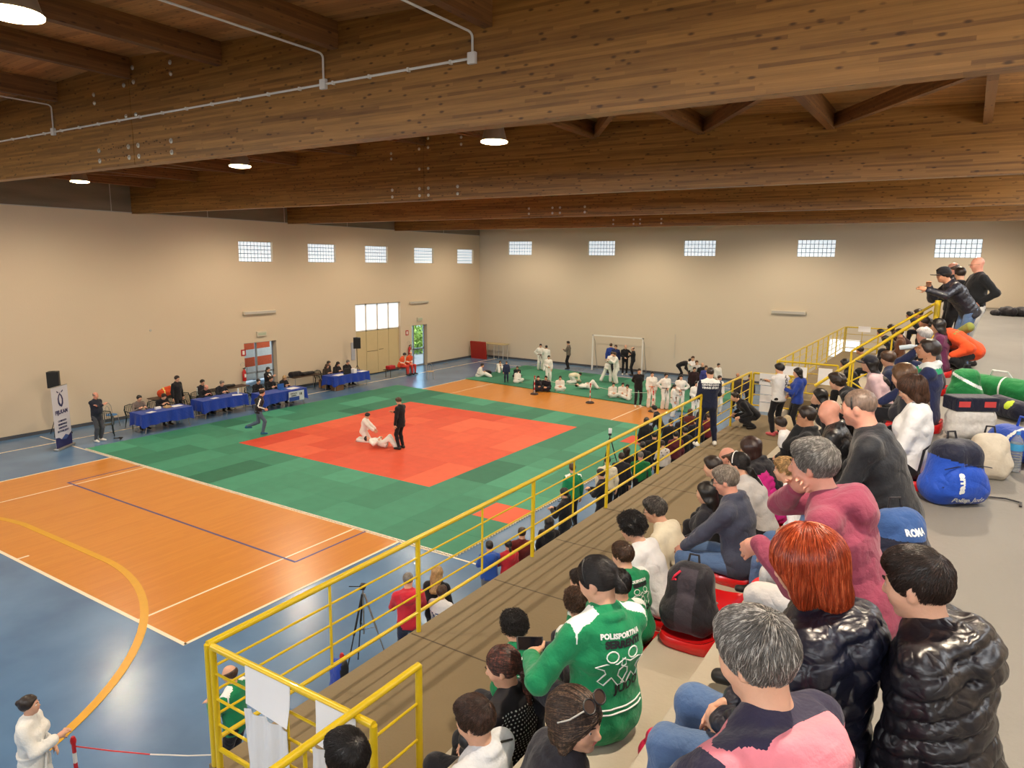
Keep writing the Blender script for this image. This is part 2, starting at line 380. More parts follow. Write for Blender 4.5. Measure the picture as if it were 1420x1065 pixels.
# ---- doors of the left wall
M_FRAME = pm('aluminium_frame', S(150, 156, 160), .4, .08, 10, metal=.4)
def glass_mat():
    m, nt, b = _new('clear_glass'); b.inputs['Base Color'].default_value = (.95, 1, .98, 1); b.inputs['Roughness'].default_value = .02
    b.inputs['Transmission Weight'].default_value = 1; b.inputs['IOR'].default_value = 1.1; b.inputs['Specular IOR Level'].default_value = .4
    nz = N(nt, 'ShaderNodeTexNoise'); nz.inputs['Scale'].default_value = 3; mr = N(nt, 'ShaderNodeMapRange'); mr.inputs[3].default_value = .01; mr.inputs[4].default_value = .05
    nt.links.new(nz.outputs['Fac'], mr.inputs[0]); nt.links.new(mr.outputs[0], b.inputs['Roughness']); return m
M_GLASS = glass_mat()
def glazed_door(idx, y0, y1, z1, split):
    root = struct(empty('door_%d' % idx, (XL-.3, y0, 0)))
    f = MB(); w = .05
    for y in (y0, y1-w): f.box(XL-.33, XL-.25, y, y+w, 0, z1)
    f.box(XL-.33, XL-.25, y0, y1, z1-w, z1); f.box(XL-.33, XL-.25, y0, y1, 1.02, 1.10); f.box(XL-.33, XL-.25, y0, y1, 0, .08)
    f.box(XL-.33, XL-.25, split-.04, split+.04, 0, z1)
    f.build('door_frame', M_FRAME).parent = root
    MB().box(XL-.295, XL-.285, y0+w, split-.04, .08, z1-w).build('glass_pane', M_GLASS, root)
    MB().box(XL-.295, XL-.285, split+.04, y1-w, .08, z1-w).build('glass_pane', M_GLASS, root)
    h = MB().tube([(XL-.25, split+.12, 1.05), (XL-.19, split+.12, 1.05), (XL-.19, split+.3, 1.05)], .012).build('door_handle', M_BLK, root)
    for c in root.children: c.location = (-root.location[0], -root.location[1], 0)
    return root
glazed_door(1, D1[0], D1[1], D1[3], 21.45); glazed_door(2, D2[0], D2[1], D2[3], 32.85)
g = struct(empty('door_3', (XL-.12, GATE[0], 0))); gy0, gy1, gz = GATE[0], GATE[1], GATE[3]
M_GATE = pm('beige_sheet_steel', S(206, 186, 140), .5, .05, 3); M_GLINE = pm('gate_gap_brown', S(96, 84, 64), .6, .05, 6)
pw = (gy1-gy0)/4; parts = []
for i in range(4):
    a = gy0+i*pw
    parts.append(MB().bbox(XL-.18, XL-.13, a+.012, a+pw-.012, .05, 2.48, .006).build('gate_panel', M_GATE, g))
    fr = MB(); fr.box(XL-.18, XL-.12, a, a+.05, 2.5, gz); fr.box(XL-.18, XL-.12, a+pw-.05, a+pw, 2.5, gz); fr.box(XL-.18, XL-.12, a, a+pw, 2.5, 2.56); fr.box(XL-.18, XL-.12, a, a+pw, gz-.06, gz)
    parts.append(fr.build('gate_window_frame', M_WHITE, g))
    parts.append(MB().box(XL-.16, XL-.15, a+.05, a+pw-.05, 2.56, gz-.06).build('frosted_glass', M_PANE, g))
parts.append(MB().box(XL-.24, XL-.2, gy0, gy1, 0, gz).build('gate_backing', M_GLINE, g))  # dark brown sheet behind the panels, filling the gaps between them
mb = MB(); mb.box(XL-.128, XL-.12, gy0+pw*1.05, gy0+2*pw, 1.32, 1.34); mb.box(XL-.128, XL-.12, gy0+pw*2.1, gy0+2.5*pw, 1.36, 1.38)
parts.append(mb.build('gate_latch', M_BLK, g))
for c in parts: c.location = (-(XL-.12), -gy0, 0)
# ---- roof: deck, beams, purlins
rf = MB()
for a, b_ in ((XL-.35, -13.1), (-13.1, XR+.35)):
    za, zb = zroof(a), zroof(b_)
    rf.add([(a, YN-.35, za), (b_, YN-.35, zb), (b_, YB+.35, zb), (a, YB+.35, za), (a, YN-.35, za+.25), (b_, YN-.35, zb+.25), (b_, YB+.35, zb+.25), (a, YB+.35, za+.25)],
           [(0, 1, 2, 3), (4, 7, 6, 5), (0, 4, 5, 1), (1, 5, 6, 2), (2, 6, 7, 3), (3, 7, 4, 0)])
struct(rf.build('ceiling', M_DECK))
BEAMS = [-.3, 7.55, 15.8, 23.4, 31.0]; BT = .22; ZB = 8.07
M_BOLT = pm('bolt_plate', S(205, 202, 192), .35, .1, 30, metal=.7); M_PIN = pm('steel_pin', S(90, 60, 34), .5, .1, 30)
def bolt_group(mb, pins, xs, Y, zb):
    """double row of bolts with pins between, each side of the splice"""
    for s in (-1, 1):
        for dz in (.14, .33):
            for dx in (.16, 1.18):
                mb.lathe([(.045, 0), (.045, .012), (.02, .016), (.02, .03)], (xs+s*dx, Y, zb+dz), 10, Matrix.Rotation(PI/2, 3, 'X'))
            for q in range(1, 6):
                pins.lathe([(.012, 0), (.012, .006)], (xs+s*(.16+q*.17), Y, zb+dz+.03*(q % 2)), 6, Matrix.Rotation(PI/2, 3, 'X'))
for bi, Y in enumerate(BEAMS):
    mb = MB()
    for x0, x1 in ((XL, -13.108), (-13.092, XR)):
        za, zb = zroof(x0), zroof(x1)
        mb.add([(x0, Y, ZB), (x1, Y, ZB), (x1, Y+BT, ZB), (x0, Y+BT, ZB), (x0, Y, za), (x1, Y, zb), (x1, Y+BT, zb), (x0, Y+BT, za)],
               [(0, 3, 2, 1), (4, 5, 6, 7), (0, 1, 5, 4), (1, 2, 6, 5), (2, 3, 7, 6), (3, 0, 4, 7)])
    mb.box(-13.11, -13.09, Y+.02, Y+BT-.02, ZB+.01, 9.8)
    o = struct(mb.build('beam', M_GLUE))
    bb, pp = MB(), MB(); bolt_group(bb, pp, -13.1, Y, ZB)
    for dx, dz in ((-1.2, 1.35), (-1.2, 1.2), (-.16, 1.62), (-.16, 1.4), (.16, 1.66), (.16, 1.42), (1.3, 1.6), (1.3, 1.42), (-.16, .86), (.16, .86)):
        bb.lathe([(.04, 0), (.04, .012), (.018, .03)], (-13.1+dx, Y, ZB+dz), 10, Matrix.Rotation(PI/2, 3, 'X'))
    for q in range(8):
        pp.lathe([(.012, 0), (.012, .006)], (-13.1+.25+q*.13, Y, ZB+1.46+.06*(q % 2)), 6, Matrix.Rotation(PI/2, 3, 'X'))
    bb.build('bolt_plates', M_BOLT, o); pp.build('steel_pins', M_PIN, o)
PX = [-13.1+2.62*k for k in range(-5, 6)]
ys = [YN]+BEAMS+[YB]
for i in range(len(ys)-1):
    y0 = ys[i]+(BT if i else 0); y1 = ys[i+1]
    for x in PX:
        zt = zroof(x)-.004*0; zt = zroof(x)
        off = .0
        struct(MB().box(x-.07, x+.07, y0, y1, zt-.36, zt+.02).build('purlin', M_PURL))
# diagonal wind braces under the roof, between the second and third beam from the viewer
for i, (x0, x1) in enumerate(((-2.62, 0), (0, -2.62))):
    pass
def brace(xa, ya, xb, yb):
    za, zb = zroof(xa)-.2, zroof(xb)-.2; d = Vector((xb-xa, yb-ya, 0)).normalized(); n = Vector((-d.y, d.x, 0))*.06
    P = [Vector((xa, ya, za)), Vector((xb, yb, zb))]
    vs = []
    for p in P:
        for s in (-1, 1):
            for h in (-.13, .13): vs.append(p+n*s+Vector((0, 0, h)))
    struct(MB().add(vs, [(0, 1, 3, 2), (4, 6, 7, 5), (0, 4, 5, 1), (2, 3, 7, 6), (0, 2, 6, 4), (1, 5, 7, 3)]).build('wind_brace', M_PURL))
for k in (8, 9, 10):
    brace(PX[k-1]+.08, 7.8, PX[k]-.08, 11.7); brace(PX[k]-.08, 11.9, PX[k-1]+.08, 15.75)
for k in (1, 2, 3, 4, 5, 6):
    brace(PX[k-1]+.08, 7.9, PX[k]-.08, 15.7)
# ---- white conduit with junction boxes along the nearest visible beam
yc = 7.55
cd = empty('cable_conduit', (-5.45, yc-.02, 8.9), 0, 'white electrical conduit with junction boxes clipped along the nearest timber beam', 'conduit')
def at0(o): o.location = (-o.parent.location[0], -o.parent.location[1], -o.parent.location[2]); return o
at0(MB().tube([(XL+.05, yc-.025, 8.87), (-5.45, yc-.025, 8.88)], .017, 8).build('main_pipe', M_WHITE, cd, True))
for xj in (-5.45, -8.08, -15.9, -23.7):
    xp = xj+.0
    at0(MB().bbox(xj-.06, xj+.06, yc-.06, yc-.002, 8.81, 8.95, .01).build('junction_box', M_WHITE, cd))
    zt = zroof(xj)-.38
    pts = [(xj, yc-.025, 8.95), (xj, yc-.025, zt-.08)]+[(xj, yc-.025-.08*(1-math.cos(a)), zt-.08+.06*math.sin(a)) for a in (.4, .8, 1.2, 1.57)]
    if xj != -23.7: pts += [(xj, 3.6, zt-.02)]
    else: pts += [(xj, 3.6, zt-.02)]
    at0(MB().tube(pts, .015, 8).build('branch_pipe', M_WHITE, cd, True))
for i in range(32): at0(MB().box(-27.5+i*.7, -27.47+i*.7, yc-.05, yc-.002, 8.85, 8.90).build('pipe_clip', M_WHITE, cd))
# ---- high bay lamps
M_SHADE = pm('aluminium_shade', S(170, 160, 146), .35, .08, 8, metal=.6)
M_BULB = pm('lamp_diffuser', (1.0, .76, .40), .3, .03, 10, emit=14)
LAMPX = [-.3, -7.95, -15.63, -23.4]; LAMPY = [3.5, 11.7, 19.6, 27.2, 35.2]
nl = {(-7.95, 3.5): 'round warm lamp hanging nearest the viewer, cut off at the top left corner', (-7.95, 11.7): 'round warm lamp hanging lowest right, just beyond the nearest beam',
      (-15.63, 11.7): 'round warm lamp in the middle of the row, half hidden by the nearest beam', (-23.4, 11.7): 'round warm lamp furthest left in its row, above the left white wall'}
proto = None
def make_lamp():
    r = empty('high_bay_lamp', (0, 0, 0))
    MB().lathe([(.05, .62), (.1, .6), (.12, .42), (.16, .36), (.24, .06), (.262, 0), (.255, 0), (.23, .06), (.15, .34), (.0, .36)], n=32).build('lamp_shade', M_SHADE, r, True)
    MB().lathe([(.0, -.035), (.12, -.03), (.22, -.012), (.258, .0), (.262, .02), (.25, .03)], n=32).build('lamp_diffuser', M_BULB, r, True)
    MB().tube([(0, 0, .6), (0, 0, .78)], .012, 8).build('hanger', M_BLK, r)
    return r
for yy in LAMPY:
    for xx in LAMPX:
        vis = (xx, yy) in nl
        z0 = 8.66
        if vis:
            o = proto = make_lamp() if proto is None else copy_tree(proto)
            o.location = (xx, yy, z0); tag(o, nl[(xx, yy)], 'ceiling lamp', 'high bay lamps')
            hz = zroof(xx)-.3
            MB().tube([(0, 0, .78), (0, 0, zroof(xx)-z0-.002)], .008, 6).build('hanger_cable', M_BLK, o)
        l = bpy.data.lights.new('lamp_light', 'SPOT'); l.energy = 900; l.color = (1.0, .83, .62); l.shadow_soft_size = .07
        l.spot_size = math.radians(165); l.spot_blend = .6
        lo = bpy.data.objects.new('lamp_light', l); COL.objects.link(lo); lo.location = (xx, yy, z0-.06)
# ---- walkway, tiers, landing (continuous concrete)
HOLE_Y = 2.85; WX0, WX1 = -4.55, -2.78; ZW = 2.55; ZL = 4.6
mb = MB()
for y0, y1 in ((HOLE_Y, 18.7), (21.5, 35.4)): mb.box(WX0, WX1, y0, y1, ZW-.28, ZW)
mb.box(-3.0, WX1, YN, HOLE_Y, ZW-.28, ZW); mb.box(-3.3, WX1, 18.7, 21.5, ZW-.28, ZW)
struct(mb.build('walkway', M_WALK))
mb = MB(); mb.box(-4.3, -4.1, HOLE_Y, 35.4, 0, ZW-.28); struct(mb.build('wall_stand', M_WALL2))
# thin joints across the walkway
mb = MB()
for y in (5.2, 6.75, 8.3, 9.85, 11.4, 12.95, 14.5, 16.05): mb.box(WX0+.02, WX1, y-.008, y+.008, ZW, ZW+.002)
struct(mb.build('trim_1', pm('joint_filler', S(84, 72, 56), .9, .1, 9)))
LEV = [(-2.78, 2.96), (-2.2, 3.37), (-1.62, 3.78), (-1.05, 4.19), (-.5, 4.6)]
mb = MB()
for i, (x, z) in enumerate(LEV):
    x1 = LEV[i+1][0] if i < 4 else XR
    mb.bbox(x, x1+.02 if i < 4 else x1, YN, 36.0 if i < 4 else YB, z-.62 if i else 2.2, z, .008)
st = struct(mb.build('bleacher_tiers', M_SLAB))
MB().box(-.42, XR, YN, YB, ZL, ZL+.006).build('landing_screed', M_LAND, st)
# aisle half step
MB().bbox(-1.62, -1.04, .6, 3.75, 3.78, 3.985, .008).build('aisle_step', M_SLAB, st)
MB().bbox(-2.2, -1.6, .6, 3.75, 3.37, 3.575, .008).build('aisle_step', M_SLAB, st)
# stair flights down from the walkway to the hall floor
mb = MB()
for i in range(14): mb.box(-4.5, -3.0, HOLE_Y-.3*(i+1), HOLE_Y-.3*i, ZW-.18*(i+1)-.18, ZW-.18*(i+1))
struct(mb.build('stair', M_SLAB))
# ================================================================ FIGURES: implicit surfaces meshed with surface nets
def v3(*a): return np.array(a, float)
def unit(v): return v/(np.linalg.norm(v)+1e-12)
def RX(a): c, s = math.cos(a), math.sin(a); return np.array([[1, 0, 0], [0, c, -s], [0, s, c]])
def RY(a): c, s = math.cos(a), math.sin(a); return np.array([[c, 0, s], [0, 1, 0], [-s, 0, c]])
def RZn(a): c, s = math.cos(a), math.sin(a); return np.array([[c, -s, 0], [s, c, 0], [0, 0, 1]])
class Field:
    def __init__(s): s.pr = []; s.cuts = []; s.subs = []
    def cap(s, a, b, ra, rb, k=.02, w=None, kf=1, disp=None, cp=None):
        s.pr.append(('c', np.array(a, float), np.array(b, float), ra, rb, k, None if w is None else unit(np.array(w, float)), kf, disp, cp)); return s
    def ell(s, c, r, k=.02, M=None, disp=None):
        s.pr.append(('e', np.array(c, float), np.array(r, float), np.eye(3) if M is None else M, k, disp)); return s
    def cut(s, p, n):  # removes the half space on the +n side
        s.cuts.append((np.array(p, float), unit(np.array(n, float)))); return s
    def sub(s, c, r, k=.008): s.subs.append((np.array(c, float), np.array(r, float) if np.ndim(r) else np.array([r]*3, float), k)); return s
    def bounds(s):
        lo, hi = np.full(3, 1e9), np.full(3, -1e9)
        for q in s.pr:
            if q[0] == 'c':
                R_ = max(q[3], q[4])*max(1, q[7])+.02; a, b = q[1], q[2]
                lo = np.minimum(lo, np.minimum(a, b)-R_); hi = np.maximum(hi, np.maximum(a, b)+R_)
            else:
                R_ = max(q[2])+.01; lo = np.minimum(lo, q[1]-R_); hi = np.maximum(hi, q[1]+R_)
        return lo, hi
    def mesh(s, h, noise=0.0, nf=14.0, post=None, seed=0):
        lo, hi = s.bounds(); lo = lo-3*h; n = np.ceil((hi+3*h-lo)/h).astype(int)+1
        F = np.full(tuple(n), .12, np.float32)
        ax = [(lo[i]+h*np.arange(n[i])).astype(np.float32) for i in range(3)]
        for q in s.pr:
            if q[0] == 'c':
                _, a, b, ra, rb, k, w, kf, disp, cp = q
                R_ = max(ra, rb)*max(1, kf)+k+3*h+.02; l_, h_ = np.minimum(a, b)-R_, np.maximum(a, b)+R_
            else:
                _, c, r, M, k, disp = q; R_ = max(r)+k+3*h; l_, h_ = c-R_, c+R_
            i0 = np.maximum(0, np.floor((l_-lo)/h).astype(int)); i1 = np.minimum(n, np.ceil((h_-lo)/h).astype(int)+1)
            sl = tuple(slice(i0[i], i1[i]) for i in range(3))
            if any(i1 <= i0): continue
            X = ax[0][sl[0]][:, None, None]; Y = ax[1][sl[1]][None, :, None]; Z = ax[2][sl[2]][None, None, :]
            if q[0] == 'c':
                px, py, pz = X-a[0], Y-a[1], Z-a[2]; ab = b-a; L2 = max(ab@ab, 1e-9)
                t = np.clip((px*ab[0]+py*ab[1]+pz*ab[2])/L2, 0, 1)
                px, py, pz = px-t*ab[0], py-t*ab[1], pz-t*ab[2]
                if w is not None:
                    c = (px*w[0]+py*w[1]+pz*w[2])*(1-1/kf); px, py, pz = px-c*w[0], py-c*w[1], pz-c*w[2]
                d = np.sqrt(px*px+py*py+pz*pz)-(ra+(rb-ra)*t)
                if disp is not None: d = d-disp(t*math.sqrt(L2))
                if cp is not None: d = np.maximum(d, (X-cp[0][0])*cp[1][0]+(Y-cp[0][1])*cp[1][1]+(Z-cp[0][2])*cp[1][2])
            else:
                px, py, pz = X-c[0], Y-c[1], Z-c[2]
                u = (px*M[0, 0]+py*M[1, 0]+pz*M[2, 0])/r[0]; v = (px*M[0, 1]+py*M[1, 1]+pz*M[2, 1])/r[1]; w_ = (px*M[0, 2]+py*M[1, 2]+pz*M[2, 2])/r[2]
                k0 = np.sqrt(u*u+v*v+w_*w_)+1e-6; k1 = np.sqrt((u/r[0])**2+(v/r[1])**2+(w_/r[2])**2)+1e-6
                d = k0*(k0-1)/k1
                if disp is not None: d = d-disp(pz)
            G = F[sl]; hh = np.clip(k-np.abs(G-d), 0, None)/k
            F[sl] = np.minimum(G, d)-hh*hh*k*.25
        X = ax[0][:, None, None]; Y = ax[1][None, :, None]; Z = ax[2][None, None, :]
        if noise:
            rs = np.random.default_rng(seed+5)
            for o in range(3):
                f = nf*(1.9**o); A = noise/(1.7**o); ph = rs.uniform(0, 6.28, 6); dr = rs.normal(size=(2, 3)); dr /= np.linalg.norm(dr, axis=1)[:, None]
                wv = np.sin(f*(X*dr[0, 0]+Y*dr[0, 1]+Z*dr[0, 2])+ph[0]+1.7*np.sin(f*.6*(X*dr[1, 0]-Y*dr[1, 1]+Z*dr[1, 2])+ph[1]))
                F += (A*wv*np.sin(f*.7*(X*dr[1, 1]+Y*dr[1, 2]-Z*dr[1, 0])+ph[2])).astype(np.float32)
        for c, r, k in s.subs:
            u, v, w_ = (X-c[0])/r[0], (Y-c[1])/r[1], (Z-c[2])/r[2]
            d = -(np.sqrt(u*u+v*v+w_*w_)-1)*min(r); hh = np.clip(k-np.abs(F-d), 0, None)/k; F = np.maximum(F, d)+hh*hh*k*.25
        for p, nn in s.cuts:
            F = np.maximum(F, (X-p[0])*nn[0]+(Y-p[1])*nn[1]+(Z-p[2])*nn[2])
        if post is not None: F = post(F, X, Y, Z)
        return snet(F, lo, h)
CORN = [(i, j, k) for i in (0, 1) for j in (0, 1) for k in (0, 1)]
EDG = [(a, b) for a in range(8) for b in range(a+1, 8) if sum(abs(CORN[a][i]-CORN[b][i]) for i in range(3)) == 1]
def snet(F, lo, h):
    nx, ny, nz = F.shape; s = F < 0; cnt = np.zeros((nx-1, ny-1, nz-1), np.uint8)
    for i, j, k in CORN: cnt += s[i:nx-1+i, j:ny-1+j, k:nz-1+k]
    act = (cnt > 0) & (cnt < 8); I, J, K = np.nonzero(act); idx = np.full(act.shape, -1, np.int32); idx[I, J, K] = np.arange(len(I))
    if len(I) == 0: return np.zeros((0, 3)), np.zeros((0, 4), int)
    vals = [F[I+c[0], J+c[1], K+c[2]] for c in CORN]; acc = np.zeros((len(I), 3)); num = np.zeros(len(I))
    for a, b in EDG:
        fa, fb = vals[a], vals[b]; cr = (fa < 0) != (fb < 0); t = np.where(cr, fa/np.where(cr, fa-fb, 1), 0)
        ca, cb = np.array(CORN[a], float), np.array(CORN[b], float)
        acc += np.where(cr[:, None], ca+(cb-ca)*t[:, None], 0); num += cr
    V = (np.stack([I, J, K], 1)+acc/num[:, None])*h+lo
    Q = []
    for ax in range(3):
        sh = [slice(None)]*3; s0 = list(sh); s1 = list(sh); s0[ax] = slice(0, -1); s1[ax] = slice(1, None)
        a, b = s[tuple(s0)], s[tuple(s1)]; E = np.nonzero(a != b); e = [E[0], E[1], E[2]]
        u, v = [(1, 2), (2, 0), (0, 1)][ax]
        ok = (e[u] > 0) & (e[v] > 0) & (e[u] < F.shape[u]-1) & (e[v] < F.shape[v]-1); e = [q[ok] for q in e]
        def at(du, dv):
            c = [q.copy() for q in e]; c[u] = c[u]+du; c[v] = c[v]+dv; return idx[c[0], c[1], c[2]]
        q = np.stack([at(-1, -1), at(0, -1), at(0, 0), at(-1, 0)], 1); inn = a[E][ok] if False else a[tuple(e)]
        q[~inn] = q[~inn][:, ::-1]; Q.append(q)
    Q = np.concatenate(Q); Q = Q[(Q >= 0).all(1)]
    return V, Q
def mk(name, V, Q, mats, parent=None, mi=None, smooth_it=1):
    if len(V) == 0: return None
    for _ in range(smooth_it):
        acc = np.zeros_like(V); n = np.zeros(len(V))
        for a, b in ((0, 1), (1, 2), (2, 3), (3, 0)):
            np.add.at(acc, Q[:, a], V[Q[:, b]]); np.add.at(n, Q[:, a], 1)
        V = V*.45+acc/np.maximum(n, 1)[:, None]*.55
    me = bpy.data.meshes.new(name); me.vertices.add(len(V)); me.vertices.foreach_set('co', V.astype(np.float32).ravel())
    me.loops.add(4*len(Q)); me.loops.foreach_set('vertex_index', Q.astype(np.int32).ravel())
    me.polygons.add(len(Q)); me.polygons.foreach_set('loop_start', np.arange(0, 4*len(Q), 4, dtype=np.int32))
    me.polygons.foreach_set('use_smooth', np.ones(len(Q), bool))
    for m in (mats if isinstance(mats, (list, tuple)) else [mats]): me.materials.append(m)
    if mi is not None:
        C = V[Q].mean(1); me.polygons.foreach_set('material_index', mi(C).astype(np.int32))
    me.update(calc_edges=True); me.validate()
    o = bpy.data.objects.new(name, me); link(o, parent); return o
# ---------------------------------------------------------------- skeleton
def ik(a, c, l1, l2, pole):
    d = c-a; L = np.linalg.norm(d); L2 = min(L, (l1+l2)*.999); L2 = max(L2, abs(l1-l2)*1.05+.01); u = d/(L+1e-9); c = a+u*L2
    x = (l1*l1-l2*l2+L2*L2)/(2*L2); hgt = math.sqrt(max(0, l1*l1-x*x)); p = pole-u*(pole@u); p = unit(p) if np.linalg.norm(p) > 1e-4 else unit(np.cross(u, v3(1, 0, 0)))
    return a+u*x+p*hgt, c
def skeleton(P):
    s = P.get('s', 1.0); fem = P.get('fem', 0); K = {'s': s}
    pose = P['pose']; R = math.radians
    D = dict(stand=dict(hz=.93, lean=2, mid=2), sit=dict(hz=.10, lean=14, mid=10), kneel=dict(hz=.30, lean=8, mid=3), cross=dict(hz=.10, lean=16, mid=12),
             squat=dict(hz=.30, lean=38, mid=18), lie=dict(hz=.12, lean=-86, mid=0), run=dict(hz=.90, lean=12, mid=4), bend=dict(hz=.86, lean=80, mid=20), crouch=dict(hz=.22, lean=55, mid=40))[pose]
    D = {**D, **P}; lean, mid = R(D['lean']), R(D['mid']); side, tw = R(D.get('side', 0)), R(D.get('twist', 0))
    hip = v3(D.get('hx', 0), D.get('hy0', 0), D['hz']*s if pose in ('stand', 'run', 'bend') else D['hz'])
    B1 = RY(side)@RX(-lean); B2 = RZn(tw)@RY(side)@RX(-(lean+mid)); K['B1'], K['B2'] = B1, B2
    waist = hip+B1@v3(0, 0, .17)*s; chest = waist+B2@v3(0, -.01, .17)*s; neck = chest+B2@v3(0, -.012, .16)*s
    K.update(hip=hip, waist=waist, chest=chest, neck=neck)
    shw = (.165 if fem else .188)*P.get('wide', 1)
    npit = R(lean*0+D['lean']+D['mid']); hp = D.get('hp', 8)
    nd = RZn(tw*.5)@RY(side*.6)@RX(-(npit*.55+R(hp)*.4))@v3(0, 0, 1)
    hc = neck+nd*.165*s+v3(0, 0, .0)
    H = RZn(R(D.get('hy', 0))+tw)@RX(-R(hp))@RY(R(D.get('hr', 0)))
    if pose == 'lie': H = RX(R(86-hp))@RZn(R(D.get('hy', 0))); hc = neck+v3(0, -.16, .04)*s
    hc = hc+H@v3(0, .025, 0)*s; hs = s*P.get('head', 1)
    K.update(hc=hc, H=H, hs=hs, neckd=nd)
    ul, fl = .285*s, .255*s; th, sh = .43*s, .42*s
    K['sh'], K['el'], K['wr'], K['hj'], K['kn'], K['an'], K['ft'] = {}, {}, {}, {}, {}, {}, {}
    for sd, sg in (('L', -1), ('R', 1)):
        S0 = neck+B2@v3(sg*shw, .0, -.055)*s; J = hip+B1@v3(sg*.09, 0, -.02)*s
        K['sh'][sd], K['hj'][sd] = S0, J
        # legs
        ft = D.get(sd+'F'); pole = D.get(sd+'K')
        if ft is None:
            drop = D.get('drop', .43)
            ft = dict(stand=(sg*.11, .0, .085), sit=(sg*.12, .44, -drop+.085), kneel=(sg*.10, -.22, .06), cross=(-sg*.14, .30, .06), squat=(sg*.12, .02, .085), lie=(sg*.12, .82, .1),
                      run=(sg*.1, .3*sg, .1), bend=(sg*.12, .02, .085), crouch=(sg*.1, -.15, .05))[pose]
        ft = np.array(ft, float)*(s if pose != 'sit' else 1)
        if pose == 'sit' and D.get(sd+'F') is None: ft[1] *= s
        if pole is None: pole = dict(cross=(sg*1.0, .25, .35), squat=(sg*.4, 1, .3), kneel=(sg*.2, 1, -.1), sit=(sg*.12, .6, 1)).get(pose, (sg*.1, 1, .2))
        kn, an = ik(J, ft, th, sh, unit(np.array(pole, float))); K['kn'][sd], K['an'][sd] = kn, an
        fd = D.get(sd+'D'); fd = unit(np.array(fd, float)) if fd is not None else dict(kneel=v3(0, -1, -.1), cross=unit(v3(-sg*.8, .5, 0)), crouch=v3(0, -1, -.2)).get(pose, unit(v3(sg*.18, 1, 0)))
        K['ft'][sd] = fd
        # arms
        tgt = D.get(sd+'H', 'side'); ep = D.get(sd+'E')
        C = B2
        if isinstance(tgt, str):
            q = {'side': S0+v3(sg*.07, .03, -.53)*s if pose != 'lie' else S0+v3(sg*.1, .42, 0)*s,
                 'knee': kn+v3(-sg*.02, .02, .07)*s, 'lap': (J+kn)/2+v3(-sg*.05, .04, .10)*s, 'lapm': (kn*.8+J*.2)*v3(0, 1, 1)+v3(sg*.03, .03, .10)*s,
                 'fold': chest+C@v3(-sg*.13, .17, .01)*s, 'hips': J+v3(sg*.09, .02, .10)*s, 'chin': hc+H@v3(sg*.02, .08, -.12)*s,
                 'front': chest+C@v3(sg*.05, .30, -.06)*s, 'table': v3(sg*.13, .42, .28+.1)*s+v3(0, 0, hip[2]-.1), 'back': hip+v3(sg*.02, -.16, .06)*s,
                 'face': hc+H@v3(sg*.06, .10, -.02)*s, 'belt': hip+B1@v3(sg*.07, .18, .1)*s, 'reach': S0+v3(0, .5, -.1)*s, 'down': S0+v3(0, .12, -.52)*s}[tgt]
        else: q = np.array(tgt, float)
        if ep is None: ep = {'hips': (sg*1, -.5, -.1), 'fold': (sg*.35, -.15, -1), 'chin': (sg*.4, .2, -1), 'front': (sg*.8, -.3, -.8)}.get(tgt if isinstance(tgt, str) else '', (sg*.55, -.6, -.5))
        el, wr = ik(S0, q, ul, fl, unit(np.array(ep, float))); K['el'][sd], K['wr'][sd] = el, wr
    return K
def torso(F, K, t, fem, wide, kb=.05, belly=0, disp=None, long=0.0):
    s, B1, B2 = K['s'], K['B1'], K['B2']; x1, x2 = B1@v3(1, 0, 0), B2@v3(1, 0, 0); w = wide
    F.cap(K['hip']+B1@v3(0, -.01, -.02)*s, K['waist'], (.102 if not fem else .108)*s*w+t, .096*s*w+t+belly*.4, kb, x1, 1.42, disp, cp=(K['hip']+B1@v3(0, 0, -.08)*s, B1@v3(0, 0, -1)))
    F.cap(K['waist'], K['chest'], .10*s*w+t+belly*.3, .115*s*w+t, kb, x2, 1.34 if not fem else 1.2, disp)
    F.cap(K['chest'], K['neck']+B2@v3(0, 0, -.065)*s, .118*s*w+t, .078*s*w+t, kb, x2, 1.40, disp)
    F.cap(K['sh']['L']+B2@v3(.03, 0, .0)*s, K['sh']['R']+B2@v3(-.03, 0, .0)*s, .056*s*w+t*.8, .056*s*w+t*.8, kb)
    F.cap(K['neck']+B2@v3(0, -.01, -.05)*s, K['neck']+B2@v3(0, .0, .02)*s, .085*s*w+t*.6, .058*s+t*.3, kb, x2, 1.25)
    if belly: F.ell(K['waist']+B1@v3(0, .09, -.02)*s, v3(.14*w, .08+belly, .15)*s+t, kb, B1)
    if fem:
        for sg in (-1, 1): F.ell(K['chest']+B2@v3(sg*.075, .095, -.005)*s, v3(.065, .055, .06)*s+t, .04, B2)
def arm(F, K, sd, t, kb=.03, end=1.0, disp=None, slack=0):
    s = K['s']; a, b, c = K['sh'][sd], K['el'][sd], K['wr'][sd]; c = b+(c-b)*end
    F.cap(a, b, .048*s+t, .040*s+t, kb, disp=disp); F.cap(b, c, .040*s+t+slack*.3, .027*s+t+slack, kb, disp=disp)
def leg(F, K, sd, t, kb=.035, end=1.0, flare=0):
    s = K['s']; a, b, c = K['hj'][sd], K['kn'][sd], K['an'][sd]; c = b+(c-b)*end
    F.cap(a, b, .083*s+t, .056*s+t, kb+.02); F.cap(b, b+(c-b)*.35, .055*s+t, .054*s+t+flare*.3, kb); F.cap(b+(c-b)*.35, c, .054*s+t+flare*.3, .036*s+t+flare, kb)
